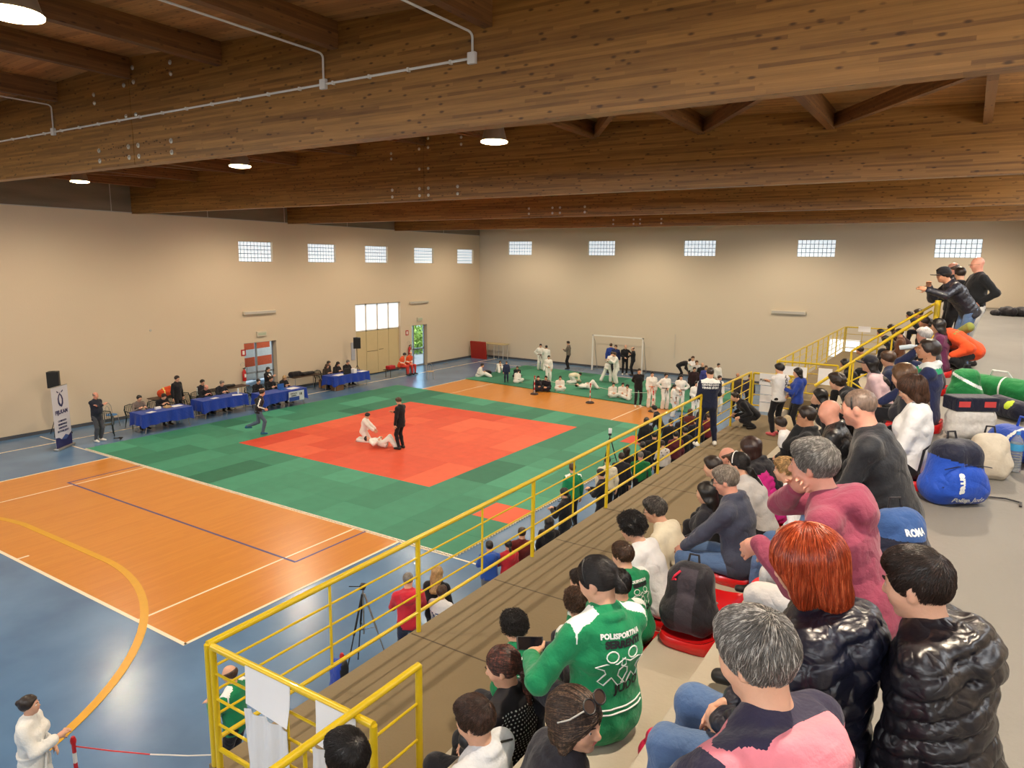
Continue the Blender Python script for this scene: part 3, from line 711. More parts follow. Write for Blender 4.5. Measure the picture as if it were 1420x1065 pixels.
def hand(F, K, sd, h, curl=.5, fine=False):
    s = K['s']; sg = -1 if sd == 'L' else 1; w = K['wr'][sd]; d = unit(w-K['el'][sd]); ov = K.get('hdir', {}).get(sd)
    if ov is not None: d = unit(d*.35+unit(np.array(ov, float)))
    inn = K.get('palm', {}).get(sd); inn = np.array(inn, float) if inn is not None else v3(-sg*.8, .1, -.35)
    n = unit(inn-d*(inn@d)); u = np.cross(d, n)*(-sg)  # u points to the thumb side
    rmin = h*.62
    F.cap(w-d*.01, w+d*.05*s, .026*s, .030*s, .012, u, 1.25); F.cap(w+d*.045*s, w+d*.085*s, max(.019*s, rmin), max(.017*s, rmin), .01, u, 2.0)
    base = [(.030, .078, .070), (.010, .086, .079), (-.011, .083, .074), (-.030, .074, .058)]
    for i, (o, b0, L) in enumerate(base):
        p = w+u*o*s+d*b0*s; ang = curl*(.8+.15*i); dd = d
        for j, fr in enumerate((.45, .32, .23)):
            ca, sa = math.cos(ang*(.5+.5*j)), math.sin(ang*(.5+.5*j)); dd = unit(d*ca+n*sa+u*o*1.5); q = p+dd*L*fr*s
            F.cap(p, q, max((.0092-.0008*j)*s, rmin), max((.0085-.0008*j)*s, rmin), .004 if fine else .008); p = q
    p = w+u*.026*s+d*.022*s+n*.006; dd = unit(d*.72+u*.75+n*.35); q = p+dd*.045*s; F.cap(p, q, max(.0125*s, rmin), max(.0105*s, rmin), .008)
    dd = unit(d*.9+u*.25+n*.5); F.cap(q, q+dd*.032*s, max(.0105*s, rmin), max(.0085*s, rmin), .005)
def head(F, K, fem=0, fat=0):
    c, H, s = K['hc'], K['H'], K['hs']
    def P(x, y, z): return c+H@v3(x, y, z)*s
    X = H@v3(1, 0, 0)
    F.ell(P(0, -.014, .030), v3(.074, .094, .086)*s, .02, H); F.ell(P(0, .022, -.018), v3(.062+fat*.006, .066, .076)*s, .03, H)
    F.cap(P(0, .012, -.058), P(0, .058, -.092), .048*s+fat*.008, .020*s, .03, X, 1.18)
    for g in (-1, 1):
        F.ell(P(g*.036, .056, -.024), v3(.024+fat*.004, .02, .026)*s, .025, H)
        F.ell(P(g*.0765, -.012, -.004), v3(.010, .019, .031)*s, .006, RZn(g*.35)@H if False else H@RZn(-g*.45)); F.cap(P(g*.072, .0, -.02), P(g*.078, -.006, -.03), .008*s, .007*s, .006)
        F.cap(P(g*.012, .084, .022), P(g*.040, .074, .021), .0085*s, .0075*s, .012)
        F.cap(P(g*.020, .083, .001), P(g*.040, .077, .001), .0085*s, .008*s, .006)
        F.ell(P(g*.0115, .094, -.030), v3(.0075, .010, .007)*s, .006, H)
    F.cap(P(0, .084, .016), P(0, .103, -.022), .0075*s, .0105*s, .012); F.cap(P(0, .103, -.024), P(0, .094, -.034), .009*s, .006*s, .006)
    F.cap(P(-.020, .079, -.053), P(.020, .079, -.053), .0068*s, .0068*s, .007); F.cap(P(-.016, .078, -.063), P(.016, .078, -.063), .0075*s, .0075*s, .007)
    F.cap(K['neck']+K['B2']@v3(0, -.005, -.04)*K['s'], P(0, -.022, -.045), (.060 if not fem else .050)*K['s']+fat*.01, (.054 if not fem else .045)*s+fat*.01, .03)
    for g in (-1, 1): F.sub(P(g*.031, .098, .008), .0115*s, .01)
SKIN = pm('skin_light', S(216, 166, 138), .5, .10, 22, .1, bscale=120, spec=.35); SKIN2 = pm('skin_tan', S(190, 138, 108), .5, .10, 22, .1, bscale=120, spec=.35); SKIN3 = pm('skin_rosy', S(214, 152, 130), .45, .12, 20, .1, bscale=120, spec=.4)
for _m in (SKIN, SKIN2, SKIN3):
    _b = _m.node_tree.nodes['Principled BSDF']; _b.inputs['Subsurface Weight'].default_value = .08; _b.inputs['Subsurface Radius'].default_value = (.02, .008, .004); _b.inputs['Subsurface Scale'].default_value = .5
M_EYE = pm('eye_white', S(228, 222, 214), .2, .03, 60); M_IRIS = pm('iris_brown', S(48, 30, 20), .2, .1, 60); M_LIP = pm('lips', S(186, 104, 96), .45, .08, 60); M_BROW = pm('eyebrow', S(52, 38, 30), .8, .2, 90)
def hairmat(r, g, b, name=None, r2=None, rough=.42):
    n = name or 'hair_%d_%d_%d' % (r, g, b)
    if n in MATS: return MATS[n]
    m, nt, bs = _new(n); at = N(nt, 'ShaderNodeAttribute'); at.attribute_name = 'tone'
    tc = N(nt, 'ShaderNodeTexCoord'); mp = N(nt, 'ShaderNodeMapping'); mp.inputs['Scale'].default_value = (90, 90, 22); nt.links.new(tc.outputs['Object'], mp.inputs[0])
    nz = N(nt, 'ShaderNodeTexNoise'); nz.inputs['Scale'].default_value = 1; nz.inputs['Detail'].default_value = 3; nt.links.new(mp.outputs[0], nz.inputs['Vector'])
    ad = N(nt, 'ShaderNodeMath', operation='ADD'); nt.links.new(at.outputs['Fac'], ad.inputs[0]); nt.links.new(nz.outputs['Fac'], ad.inputs[1])
    rp = N(nt, 'ShaderNodeValToRGB'); lo = S(r, g, b); hi = S(*(r2 or (min(255, r*1.45+10), min(255, g*1.4+8), min(255, b*1.4+8))))
    rp.color_ramp.elements[0].position = .3; rp.color_ramp.elements[1].position = .3+(1.15 if r2 else 1.0)*.9 if False else 1.0
    rp.color_ramp.elements[0].color = (lo[0]*.55, lo[1]*.55, lo[2]*.55, 1); rp.color_ramp.elements[1].color = (*hi, 1)
    e = rp.color_ramp.elements.new(.62); e.color = (*lo, 1)
    nt.links.new(ad.outputs[0], rp.inputs[0]); nt.links.new(rp.outputs[0], bs.inputs['Base Color'])
    bs.inputs['Roughness'].default_value = rough; bs.inputs['Specular IOR Level'].default_value = .5
    bp = N(nt, 'ShaderNodeBump'); bp.inputs['Strength'].default_value = .35; bp.inputs['Distance'].default_value = .004; nt.links.new(nz.outputs['Fac'], bp.inputs['Height']); nt.links.new(bp.outputs[0], bs.inputs['Normal'])
    MATS[n] = m; return m
HBLK = hairmat(28, 23, 22); HDBR = hairmat(46, 33, 26); HBRN = hairmat(78, 54, 38); HGRY = hairmat(120, 114, 108, r2=(205, 200, 192)); HBLD = hairmat(176, 140, 92); HRED = hairmat(176, 66, 30, r2=(226, 120, 74), rough=.3)
HAIRS = dict(black=HBLK, dark=HDBR, brown=HBRN, grey=HGRY, blond=HBLD, red=HRED)
def hair_field(K, style, fem=0):
    c, H, s = K['hc'], K['H'], K['hs']; F = Field()
    def P(x, y, z): return c+H@v3(x, y, z)*s
    t = dict(knot=.008, short=.010, buzz=.003, curly=.026, bob=.016, long=.014, pony=.009, bun=.009, fringe=.006, side=.016, cap=.012, bowl=.018)[style]
    F.ell(P(0, -.014, .032), (v3(.076, .096, .088)+t)*s, .02, H)
    if style in ('short', 'side', 'bowl', 'curly'): F.ell(P(0, .01, .085), (v3(.060, .072, .034)+t*.8)*s, .03, H)
    if style in ('bob', 'long'):
        for g in (-1, 1): F.cap(P(g*.062, .0, .03), P(g*.070, -.005, -.095 if style == 'bob' else -.10), .036*s, .028*s, .03)
        F.cap(P(0, -.06, .03), P(0, -.062, -.10), .062*s, .050*s, .03, H@v3(1, 0, 0), 1.3)
    if style == 'long':
        B = K['B2']; F.cap(P(0, -.062, -.08), K['neck']+B@v3(0, -.11, -.16)*K['s'], .052*s, .036*s, .04, H@v3(1, 0, 0), 1.9)
        F.cap(K['neck']+B@v3(0, -.11, -.12)*K['s'], K['chest']+B@v3(0, -.15, -.04)*K['s'], .045*s, .022*s, .04, H@v3(1, 0, 0), 2.2)
    if style == 'pony':
        B = K['B2']; F.cap(P(0, -.10, -.02), P(0, -.125, -.06), .024*s, .028*s, .015); F.cap(P(0, -.125, -.06), K['neck']+B@v3(.01, -.12, -.10)*K['s'], .030*s, .014*s, .02)
    if style == 'knot': F.cap(P(0, -.10, -.02), P(0, -.112, -.045), .022*s, .020*s, .015); F.cap(P(-.01, -.115, -.05), P(.012, -.12, -.075), .018*s, .010*s, .01)
    if style == 'bun': F.ell(P(0, -.115, .055), v3(.036, .032, .034)*s, .01, H)
    def post(G, X, Y, Z):
        x, y, z = X-c[0], Y-c[1], Z-c[2]; iy = H[:, 1]; iz = H[:, 2]; ix = H[:, 0]
        u = (x*ix[0]+y*ix[1]+z*ix[2])/s; v = (x*iy[0]+y*iy[1]+z*iy[2])/s; w = (x*iz[0]+y*iz[1]+z*iz[2])/s
        front = (v*.84-w*.54-(K.get('hl', .034) if style not in ('bowl', 'bob') else .056))*s
        if style in ('bob', 'long', 'bowl'):
            low = np.where(v > .02, (v-.035)*s-.0*w, -1); low2 = np.full_like(low, -1)
            face = np.minimum(front, np.where(np.abs(u) < .055, 1, (v-.030)*s)) if style != 'bowl' else front
            G = np.maximum(G, np.where(front > 0, np.maximum(face, front*.5), front)) if style == 'bowl' else np.maximum(G, front)
            if style == 'bowl': G = np.maximum(G, ((-.03+.6*v)-w)*s)
        else:
            G = np.maximum(G, front)
            if style not in ('pony', 'bun', 'knot'): G = np.maximum(G, ((-.026+.62*v)-w)*s*.85)
            else: G = np.maximum(G, np.where((v > -.085), ((-.026+.62*v)-w)*s*.85, -1))
        if style == 'fringe': G = np.maximum(G, (w-.045+.35*v)*s)
        if style == 'cap': G = np.maximum(G, (.0-.1*v-w)*s)
        return G
    return F, post
def strands(K, base, style, mat, n, length, parent, seed=1, thick=.0011, lift=.006, whorl=(0, -.075, .095), messy=.25):
    """individual hair strands laid over the hair volume as thin triangular prisms, one mesh"""
    c, H, s = K['hc'], K['H'], K['hs']; me = base.data; rs = np.random.default_rng(seed)
    nv = len(me.vertices); V = np.empty(nv*3, np.float32); me.vertices.foreach_get('co', V); V = V.reshape(-1, 3).astype(float)
    Q = np.empty(len(me.loops), np.int32); me.loops.foreach_get('vertex_index', Q); Q = Q.reshape(-1, 4)
    bvh = BVHTree.FromPolygons(V.tolist(), Q.tolist())
    Cn = V[Q].mean(1); ar = np.linalg.norm(np.cross(V[Q[:, 2]]-V[Q[:, 0]], V[Q[:, 3]]-V[Q[:, 1]]), axis=1)
    loc = (Cn-c)@H/s; wt = ar*np.where(loc[:, 2] > -.03, 1, .25)
    pick = rs.choice(len(Q), n, p=wt/wt.sum()); wh = c+H@np.array(whorl)*s; down = v3(0, 0, -1); hd = H@v3(0, 0, -1); fwd = H@v3(0, 1, 0)
    steps = 7; verts = []; faces = []; tone = []
    for i in pick:
        p = Vector(Cn[i]+rs.normal(size=3)*.002); L = length*(.6+.6*rs.random())*s; st = L/steps; pts = []; tn = rs.random(); jit = rs.normal(size=3)*messy
        off = lift*(.2+rs.random()); w0 = thick*(.7+.6*rs.random())
        for k in range(steps+1):
            l, nr, fi, ds = bvh.find_nearest(p)
            if l is None: break
            nr = np.array(nr); q = np.array(l)+nr*(off*(math.sin(PI*min(1, .15+.7*k/steps))))
            pts.append((q, nr))
            d = q-wh
            if style == 'fall': d = unit(q-wh)*.35+down*1.0+unit(d-nr*(d@nr))*.5
            elif style == 'back': d = -fwd*1.0+hd*.35
            elif style == 'curl': d = rs.normal(size=3)*1.2
            elif style == 'short': d = unit(d-nr*(d@nr))+down*.25+fwd*.25*(1 if (q-c)@H[:, 2] > .05*s else 0)
            d = d+jit*(.5+.5*k/steps); d = d-nr*(d@nr); d = unit(d); p = Vector(q+d*st)
        b0 = len(verts); m_ = len(pts)
        for k, (q, nr) in enumerate(pts):
            t = unit(pts[min(k+1, m_-1)][0]-pts[max(k-1, 0)][0]); sd = np.cross(nr, t); w = w0*(1-.75*(k/(m_-1))**2)
            verts += [q+sd*w, q-sd*w, q+nr*w*1.2]
        for k in range(m_-1):
            a = b0+3*k; b = a+3
            for u in range(3): faces.append((a+u, a+(u+1) % 3, b+(u+1) % 3, b+u)); tone.append(tn)
    me2 = bpy.data.meshes.new('hair_strands'); me2.vertices.add(len(verts)); me2.vertices.foreach_set('co', np.array(verts, np.float32).ravel())
    fa = np.array(faces, np.int32); me2.loops.add(fa.size); me2.loops.foreach_set('vertex_index', fa.ravel()); me2.polygons.add(len(fa)); me2.polygons.foreach_set('loop_start', np.arange(0, fa.size, 4, dtype=np.int32))
    me2.polygons.foreach_set('use_smooth', np.ones(len(fa), bool)); at = me2.attributes.new('tone', 'FLOAT', 'FACE'); at.data.foreach_set('value', (np.array(tone, np.float32)-.5)*.75)
    me2.materials.append(mat); me2.update(calc_edges=True); o = bpy.data.objects.new('hair_strands', me2); link(o, parent); return o
NPERS = [0]
def person(loc, face, P, label, group=None, h=.02):
    """P: pose and clothes. face: heading in degrees, 0 looks to +Y, 90 to -X. Returns (body, skeleton)"""
    NPERS[0] += 1; seed = NPERS[0]
    fem = P.get('fem', 0); wide = P.get('wide', 1); near = h < .013; skin = P.get('skin', SKIN); K = skeleton(P); s = K['s']
    if P.get('hdir'): K['hdir'] = P['hdir']
    if P.get('palm'): K['palm'] = P['palm']
    F = Field(); torso(F, K, -.012, fem, wide, belly=0)
    for sd in 'LR':
        arm(F, K, sd, 0); hand(F, K, sd, h, P.get('curl', .6), near); leg(F, K, sd, -.008)
        a = K['an'][sd]; f = K['ft'][sd]; F.cap(a+v3(0, 0, -.02)*s-f*.03*s, a+v3(0, 0, -.05)*s+f*.14*s, .036*s, .026*s, .02)
    head(F, K, fem, P.get('fat', 0))
    V, Q = F.mesh(h); nm = 'person'
    body = mk(nm, V, Q, skin, None, smooth_it=1); body.location = loc; body.rotation_euler = (0, 0, math.radians(face))
    tag(body, label, 'person', group)
    c, H, hs = K['hc'], K['H'], K['hs']
    def HP(x, y, z): return c+H@v3(x, y, z)*hs
    # face details
    if P.get('facial', h < .016):
        for g in (-1, 1):
            Rm = Matrix([list(r) for r in H])
            e = MB(); e.lathe([(0, -.0115), (.006, -.0098), (.0098, -.006), (.0115, 0), (.0098, .006), (.006, .0098), (0, .0115)], HP(g*.031, .0748, .006), 12)
            e.cm = 1; q = HP(g*.031, .0841, .006); e.lathe([(0, .0023), (.003, .002), (.0052, 0)], q, 10, Rm @ Matrix.Rotation(-PI/2, 3, 'X')); e.build('eye', [M_EYE, M_IRIS], body, True)
            MB().tube([HP(g*.014, .0945, .025), HP(g*.028, .092, .031), HP(g*.044, .082, .026)], [.003, .0036, .002], 6).build('eyebrow', M_BROW, body, True)
        MB().tube([HP(-.021, .0795, -.058), HP(-.008, .0875, -.0545), HP(.008, .0875, -.0545), HP(.021, .0795, -.058)], [.002, .0042, .0042, .002], 8).build('lips', M_LIP, body, True)
    # hair
    st = P.get('hair', 'short'); hc = P.get('hc', 'dark'); hm = HAIRS[hc] if isinstance(hc, str) else hc
    if st and st != 'bald':
        HF, post = hair_field(K, st, fem); V, Q = HF.mesh(min(h, .012), noise={'curly': .010}.get(st, .003), nf={'curly': 75}.get(st, 60), post=post, seed=seed)
        hb = mk('hair', V, Q, hm, body, smooth_it=1)
        if 'strands' not in P and h < .0150 and st in ('short', 'curly', 'bowl', 'bob', 'long', 'pony', 'knot', 'bun', 'side'):
            P['strands'] = {'short': (2600, .035, 'short', dict(thick=.0014)), 'curly': (3200, .035, 'curl', dict(thick=.0018, lift=.016)), 'bowl': (2200, .07, 'fall', dict(thick=.0014, lift=.003)), 'bob': (2600, .13, 'fall', dict(thick=.0014, messy=.12)),
                'long': (3000, .15, 'fall', dict(thick=.0014, messy=.1)), 'pony': (2400, .09, 'back', dict(thick=.0013, lift=.002, messy=.08)), 'knot': (2400, .09, 'back', dict(thick=.0013, lift=.002, messy=.08)), 'bun': (2000, .08, 'back', dict(thick=.0013, lift=.002, messy=.08)), 'side': (2600, .05, 'short', dict(thick=.0014))}[st]
        if P.get('strands'):
            n, ln, mode = P['strands'][:3]; kw = P['strands'][3] if len(P['strands']) > 3 else {}
            strands(K, hb, mode, hm, n, ln, body, seed, **kw)
    if P.get('beard'):
        F = Field(); X_ = H@v3(1, 0, 0); F.cap(HP(0, .012, -.060), HP(0, .058, -.092), .0515*hs, .0245*hs, .03, X_, 1.2); F.cap(HP(-.03, .074, -.044), HP(.03, .074, -.044), .010*hs, .010*hs, .01); F.cut(HP(0, 0, -.036), H@v3(0, -.25, 1)); F.cut(HP(0, -.012, 0), H@v3(0, -1, 0)); F.sub(HP(0, .095, -.058), .012*hs)
        V, Q = F.mesh(min(h, .01), noise=.002, nf=90); mk('beard', V, Q, hm if st and st != 'bald' else HDBR, body)
    # trousers
    tr = P.get('trousers')
    if tr:
        F = Field(); tt = P.get('tt', .010); B1 = K['B1']
        F.cap(K['hip']+B1@v3(0, -.015, -.03)*s, K['hip']+B1@v3(0, -.005, .09)*s, .108*s*wide+tt*.6, .098*s*wide+tt*.4, .04, B1@v3(1, 0, 0), 1.4)
        for sd in 'LR': leg(F, K, sd, tt, end=P.get('tend', .97), flare=P.get('flare', .006))
        V, Q = F.mesh(h, noise=P.get('wr', .004), nf=28, seed=seed); mk('trousers', V, Q, tr, body)
    # shoes
    sh = P.get('shoes', M_BLK)
    if sh:
        for sd in 'LR':
            F = Field(); a = K['an'][sd]; f = K['ft'][sd]; dn = v3(0, 0, -1) if abs(f[2]) < .5 else unit(np.cross(f, v3(1, 0, 0)))
            F.cap(a+dn*.04*s-f*.045*s, a+dn*.05*s+f*.15*s, .042*s, .036*s, .02, np.cross(f, dn), 1.12); F.cap(a-f*.02*s, a+f*.06*s+dn*.03*s, .040*s, .034*s, .02)
            F.cut(a+dn*.085*s, dn); V, Q = F.mesh(max(h*.8, .008)); mk('shoe', V, Q, sh, body, smooth_it=0)
    # upper garment
    top = P.get('top')
    if top:
        kind = P.get('kind', 'shirt'); t = dict(shirt=.010, tee=.010, hoodie=.020, jacket=.022, puffer=.026, gi=.022, suit=.020)[kind]+P.get('bulk', 0); F = Field(); disp = None
        if kind == 'puffer':
            pitch_ = P.get('quilt', .062)
            def quilt(G, X, Y, Z, pp=pitch_):
                e = K['B2'][:, 2]; ex = K['B2'][:, 0]; nb_ = K['neck']; u = (X-nb_[0])*ex[0]+(Y-nb_[1])*ex[1]+(Z-nb_[2])*ex[2]
                w = (X-nb_[0])*e[0]+(Y-nb_[1])*e[1]+(Z-nb_[2])*e[2]+.010*np.sin(u*22+2*np.sin(u*9))+.35*np.clip(np.abs(u)-.13, 0, None)
                return G-(.017*np.sqrt(np.abs(np.sin(PI*w/pp)))-.009)
        torso(F, K, t, fem, wide, kb=.05, belly=P.get('belly', 0), disp=disp)
        e = {'tee': 0.0, 'shirt': .93, 'gi': .80}.get(kind, .95)
        for sd in 'LR':
            if kind == 'tee':
                a, b = K['sh'][sd], K['el'][sd]; F.cap(a, a+(b-a)*.75, .058*s+t, .050*s+t, .03)
            else: arm(F, K, sd, t*.85, end=e, disp=disp, slack=.018 if kind == 'gi' else .002)
        if kind in ('gi', 'jacket', 'puffer', 'suit', 'hoodie') or P.get('hem'):
            B1 = K['B1']; hem = P.get('hem', {'gi': .20, 'suit': .16, 'jacket': .06, 'puffer': .08, 'hoodie': .05}.get(kind, .05)); x1 = B1@v3(1, 0, 0)
            if P['pose'] in ('stand', 'run', 'bend', 'lie'):
                F.cap(K['hip']+B1@v3(0, 0, .05)*s, K['hip']+B1@v3(0, .01, -hem-.06)*s, .100*s*wide+t, .112*s*wide+t, .03, x1, 1.45, disp, cp=(K['hip']+B1@v3(0, 0, -hem-.03)*s, B1@v3(0, 0, -1)))
            else: F.cap(K['hip']+B1@v3(0, -.02, .03)*s, K['hip']+B1@v3(0, -.03, -.01)*s, .112*s*wide+t, .115*s*wide+t, .05, x1, 1.42)
        # collar / hood
        B2 = K['B2']; nb = K['neck']
        if kind in ('hoodie', 'puffer') and P.get('hood', 1):
            for i in range(9):
                a = PI*(i/8)*1.0; q0 = nb+B2@v3(.105*math.cos(a), -.035-.085*math.sin(a), -.010-.02*math.sin(a))*s
                a2 = PI*((i+1)/8); q1 = nb+B2@v3(.105*math.cos(a2), -.035-.085*math.sin(a2), -.010-.02*math.sin(a2))*s
                if i < 8: F.cap(q0, q1, .036*s+.010*math.sin(a), .036*s+.010*math.sin(a2), .03, disp=(lambda z: .004*np.sin(z*90)) if kind == 'puffer' else None)
            F.ell(nb+B2@v3(0, -.135, -.07)*s, v3(.125, .055, .095)*s, .03, B2); F.ell(nb+B2@v3(0, -.10, .0)*s, v3(.115, .06, .04)*s, .03, B2)
        elif kind in ('jacket', 'puffer', 'suit', 'gi', 'shirt'):
            hgt = {'jacket': .035, 'puffer': .05, 'suit': .02, 'gi': .015, 'shirt': .012}[kind]+P.get('collar', 0)
            for i in range(12):
                a, a2 = 2*PI*i/12, 2*PI*(i+1)/12
                cz = lambda q: hgt*.45*(1-math.sin(q)*.6)-.006
                F.cap(nb+B2@v3(.074*math.cos(a), .072*math.sin(a)-.012, cz(a))*s, nb+B2@v3(.074*math.cos(a2), .072*math.sin(a2)-.012, cz(a2))*s, (.012+hgt*.28)*s, (.012+hgt*.28)*s, .014)
        mats = [top]; mi = None
        if P.get('paint'):
            mats = [top]+P['paint'][0]; fn = P['paint'][1]; mi = lambda C: fn(C, K)
        V, Q = F.mesh(h, noise=P.get('wr', .0045), nf=P.get('nf', 26 if kind != 'puffer' else 40), seed=seed, post=quilt if kind == 'puffer' else None)
        K['top'] = mk({'gi': 'judo_jacket', 'puffer': 'puffer_jacket', 'suit': 'suit_jacket', 'jacket': 'jacket', 'hoodie': 'hoodie', 'tee': 't_shirt', 'shirt': 'shirt'}[kind], V, Q, mats, body, mi)
        if kind == 'gi':
            bm_ = P.get('belt', M_WHITE); B1 = K['B1']; ctr = K['hip']+B1@v3(0, 0, .10)*s; rr = (.103*s*wide+t+.008); m_ = MB()
            ring = [ctr+B1@v3(1.42*rr*math.cos(a), rr*math.sin(a), 0) for a in [2*PI*i/24 for i in range(24)]]
            m_.tube(ring, .018*s, 6, closed=True)
            fr = ctr+B1@v3(0, rr+.01, 0)
            m_.tube([fr+B1@v3(-.02, .01, 0), fr+B1@v3(.02, .014, 0)], .024*s, 6)
            if P['pose'] == 'stand':
                for g in (-1, 1): m_.tube([fr, fr+B1@v3(g*.05, .012, -.10)*s, fr+B1@v3(g*.07, .008, -.24)*s], .014*s, 6)
            m_.build('belt', bm_, body, True)
            # lapels
            m_ = MB()
            for g in (-1, 1): m_.tube([nb+B2@v3(g*.066, .02, .015)*s, nb+B2@v3(g*.055, .085, -.07)*s, K['chest']+B2@v3(g*.012, .148+t*.6, -.02)*s, ctr+B1@v3(-g*.03, rr, .03)*s], .012*s, 6)
            m_.build('lapel', bm_ if P.get('lapc') else top, body, True)
    if P.get('cap'):
        m_ = P['cap']; Rm = Matrix([list(r) for r in H])
        mb = MB(); prof = [(.098, .0), (.101, .02), (.094, .055), (.070, .085), (.035, .101), (0, .104)]
        mb.lathe([(r*hs, z*hs) for r, z in prof], HP(0, -.012, .036), 24, Rm)
        br = [HP(.088*math.cos(a), .05+.13*math.sin(a), .035+.02*math.cos(a)**2*-1) for a in [PI*i/12 for i in range(13)]]
        n0 = len(br); mb.add([tuple(p) for p in br]+[tuple(p+H@v3(0, 0, .013)) for p in br], [tuple(range(n0)), tuple(range(n0, 2*n0))[::-1]]+[(i, (i+1) % n0, n0+(i+1) % n0, n0+i) for i in range(n0)])
        mb.build('cap', m_, body, True)
    if P.get('glasses'):
        mb = MB()
        for g in (-1, 1):
            mb.tube([HP(g*.031+.018*math.cos(a), .100, .006+.014*math.sin(a)) for a in [2*PI*i/14 for i in range(14)]], .0016, 5, closed=True)
            mb.tube([HP(g*.049, .100, .008), HP(g*.070, .06, .008), HP(g*.081, -.01, .004)], .002, 5)
        mb.tube([HP(-.012, .101, .008), HP(.012, .101, .008)], .0018, 5); mb.build('glasses', M_BLK, body)
    return body, K
def wpt(body, p):  # local to world
    return body.matrix_world @ Vector(p) if False else Vector(RZ(body.rotation_euler[2]) @ Vector(p))+Vector(body.location)
# ================================================================ EQUIPMENT
def gridmat(name, c1, c2, rough=.62):
    m, nt, b = _new(name); at = N(nt, 'ShaderNodeAttribute'); at.attribute_name = 'tile'
    rp = N(nt, 'ShaderNodeValToRGB'); rp.color_ramp.elements[0].color = (*c1, 1); rp.color_ramp.elements[1].color = (*c2, 1); nt.links.new(at.outputs['Fac'], rp.inputs[0])
    tc = N(nt, 'ShaderNodeTexCoord'); nz = N(nt, 'ShaderNodeTexNoise'); nz.inputs['Scale'].default_value = 3; nz.inputs['Detail'].default_value = 5; nt.links.new(tc.outputs['Object'], nz.inputs['Vector'])
    mx = N(nt, 'ShaderNodeMix', data_type='RGBA', blend_type='MULTIPLY'); mx.inputs[0].default_value = .25; nt.links.new(rp.outputs[0], mx.inputs[6]); nt.links.new(nz.outputs['Fac'], mx.inputs[7])
    nt.links.new(mx.outputs[2], b.inputs['Base Color']); b.inputs['Roughness'].default_value = rough; b.inputs['Specular IOR Level'].default_value = .35
    n2 = N(nt, 'ShaderNodeTexNoise'); n2.inputs['Scale'].default_value = 1.6; nt.links.new(tc.outputs['Object'], n2.inputs['Vector'])
    bp = N(nt, 'ShaderNodeBump'); bp.inputs['Strength'].default_value = .2; bp.inputs['Distance'].default_value = .02; nt.links.new(n2.outputs['Fac'], bp.inputs['Height']); nt.links.new(bp.outputs[0], b.inputs['Normal'])
    return m
M_GRN = gridmat('mat_green', S(38, 112, 86), S(74, 160, 128)); M_RED = gridmat('mat_red', S(212, 70, 42), S(238, 106, 72))
def tiles(name, xs, ys, keep, mat, parent, seed, warp=lambda x, y: (x, y), h=.04):
    rs = np.random.default_rng(seed); V, Fc, T = [], [], []
    for i in range(len(xs)-1):
        pair = 0; val = .5
        for j in range(len(ys)-1):
            xc, yc = (xs[i]+xs[i+1])/2, (ys[j]+ys[j+1])/2
            if pair <= 0: val = float(np.clip(rs.normal(.5, .26), 0, 1)); pair = rs.integers(1, 3)
            pair -= 1
            if not keep(xc, yc): continue
            e = .004; c = [(xs[i]+e, ys[j]+e), (xs[i+1]-e, ys[j]+e), (xs[i+1]-e, ys[j+1]-e), (xs[i]+e, ys[j+1]-e)]
            o = [(xs[i], ys[j]), (xs[i+1], ys[j]), (xs[i+1], ys[j+1]), (xs[i], ys[j+1])]
            c = [warp(*p) for p in c]; o = [warp(*p) for p in o]; n = len(V)
            V += [(x, y, h) for x, y in c]+[(x, y, h-.004) for x, y in o]+[(x, y, .008) for x, y in o]
            Fc += [(n, n+1, n+2, n+3)]+[(n+4+k, n+4+(k+1) % 4, n+(k+1) % 4, n+k) for k in range(4)]+[(n+8+k, n+8+(k+1) % 4, n+4+(k+1) % 4, n+4+k) for k in range(4)]; T += [val]*9
    me = bpy.data.meshes.new(name); me.from_pydata(V, [], Fc); a = me.attributes.new('tile', 'FLOAT', 'FACE'); a.data.foreach_set('value', T); me.materials.append(mat)
    o = bpy.data.objects.new(name, me); link(o, parent); return o
def lin(a, b, n): return [a+(b-a)*i/n for i in range(n+1)]
RX0, RX1, RY0, RY1 = -20.93, -12.35, 15.02, 24.15; GX0, GX1, GY0, GY1 = -24.4, -8.88, 11.65, 26.2
xs = lin(GX0, RX0, 3)[:-1]+lin(RX0, RX1, 8)[:-1]+lin(RX1, GX1, 3); ys = lin(GY0, RY0, 3)[:-1]+lin(RY0, RY1, 8)[:-1]+lin(RY1, GY1, 2)
inr = lambda x, y: RX0 < x < RX1 and RY0 < y < RY1
spot = lambda x, y: (x > xs[-2]) and (ys[5] < y < ys[6] if False else (13.9 < y < 15.05) or (22.9 < y < 24.2))
def warp1(x, y):
    k = max(0, (y-RY1)/(GY1-RY1)); return (x, y+k*((-9-x)*.085-.35))
jm = empty('judo_mat', (0, 0, 0), 0, 'large green judo mat with red square, laid over the orange court', 'judo mat')
tiles('green_area', xs, ys, lambda x, y: not inr(x, y) and not spot(x, y), M_GRN, jm, 3, warp1)
tiles('red_area', xs, ys, lambda x, y: inr(x, y), M_RED, jm, 5, warp1)
tiles('red_tile', xs, ys, lambda x, y: spot(x, y) and y < 18, M_RED, jm, 9, warp1); tiles('red_tile', xs, ys, lambda x, y: spot(x, y) and y > 18, M_RED, jm, 12, warp1)
M_EDGE = pm('foam_edge', S(226, 214, 190), .7, .05, 9)
mb = MB()
x = GX0
while x < GX1-.05: mb.box(x, x+.06, GY0-.05, GY0, .009, .038); x += .115
y = GY0
while y < GY1-1.0: mb.box(GX1, GX1+.05, y, y+.06, .009, .038); y += .115
o = mb.build('puzzle_edge', M_EDGE, jm); o['kind'] = 'stuff'
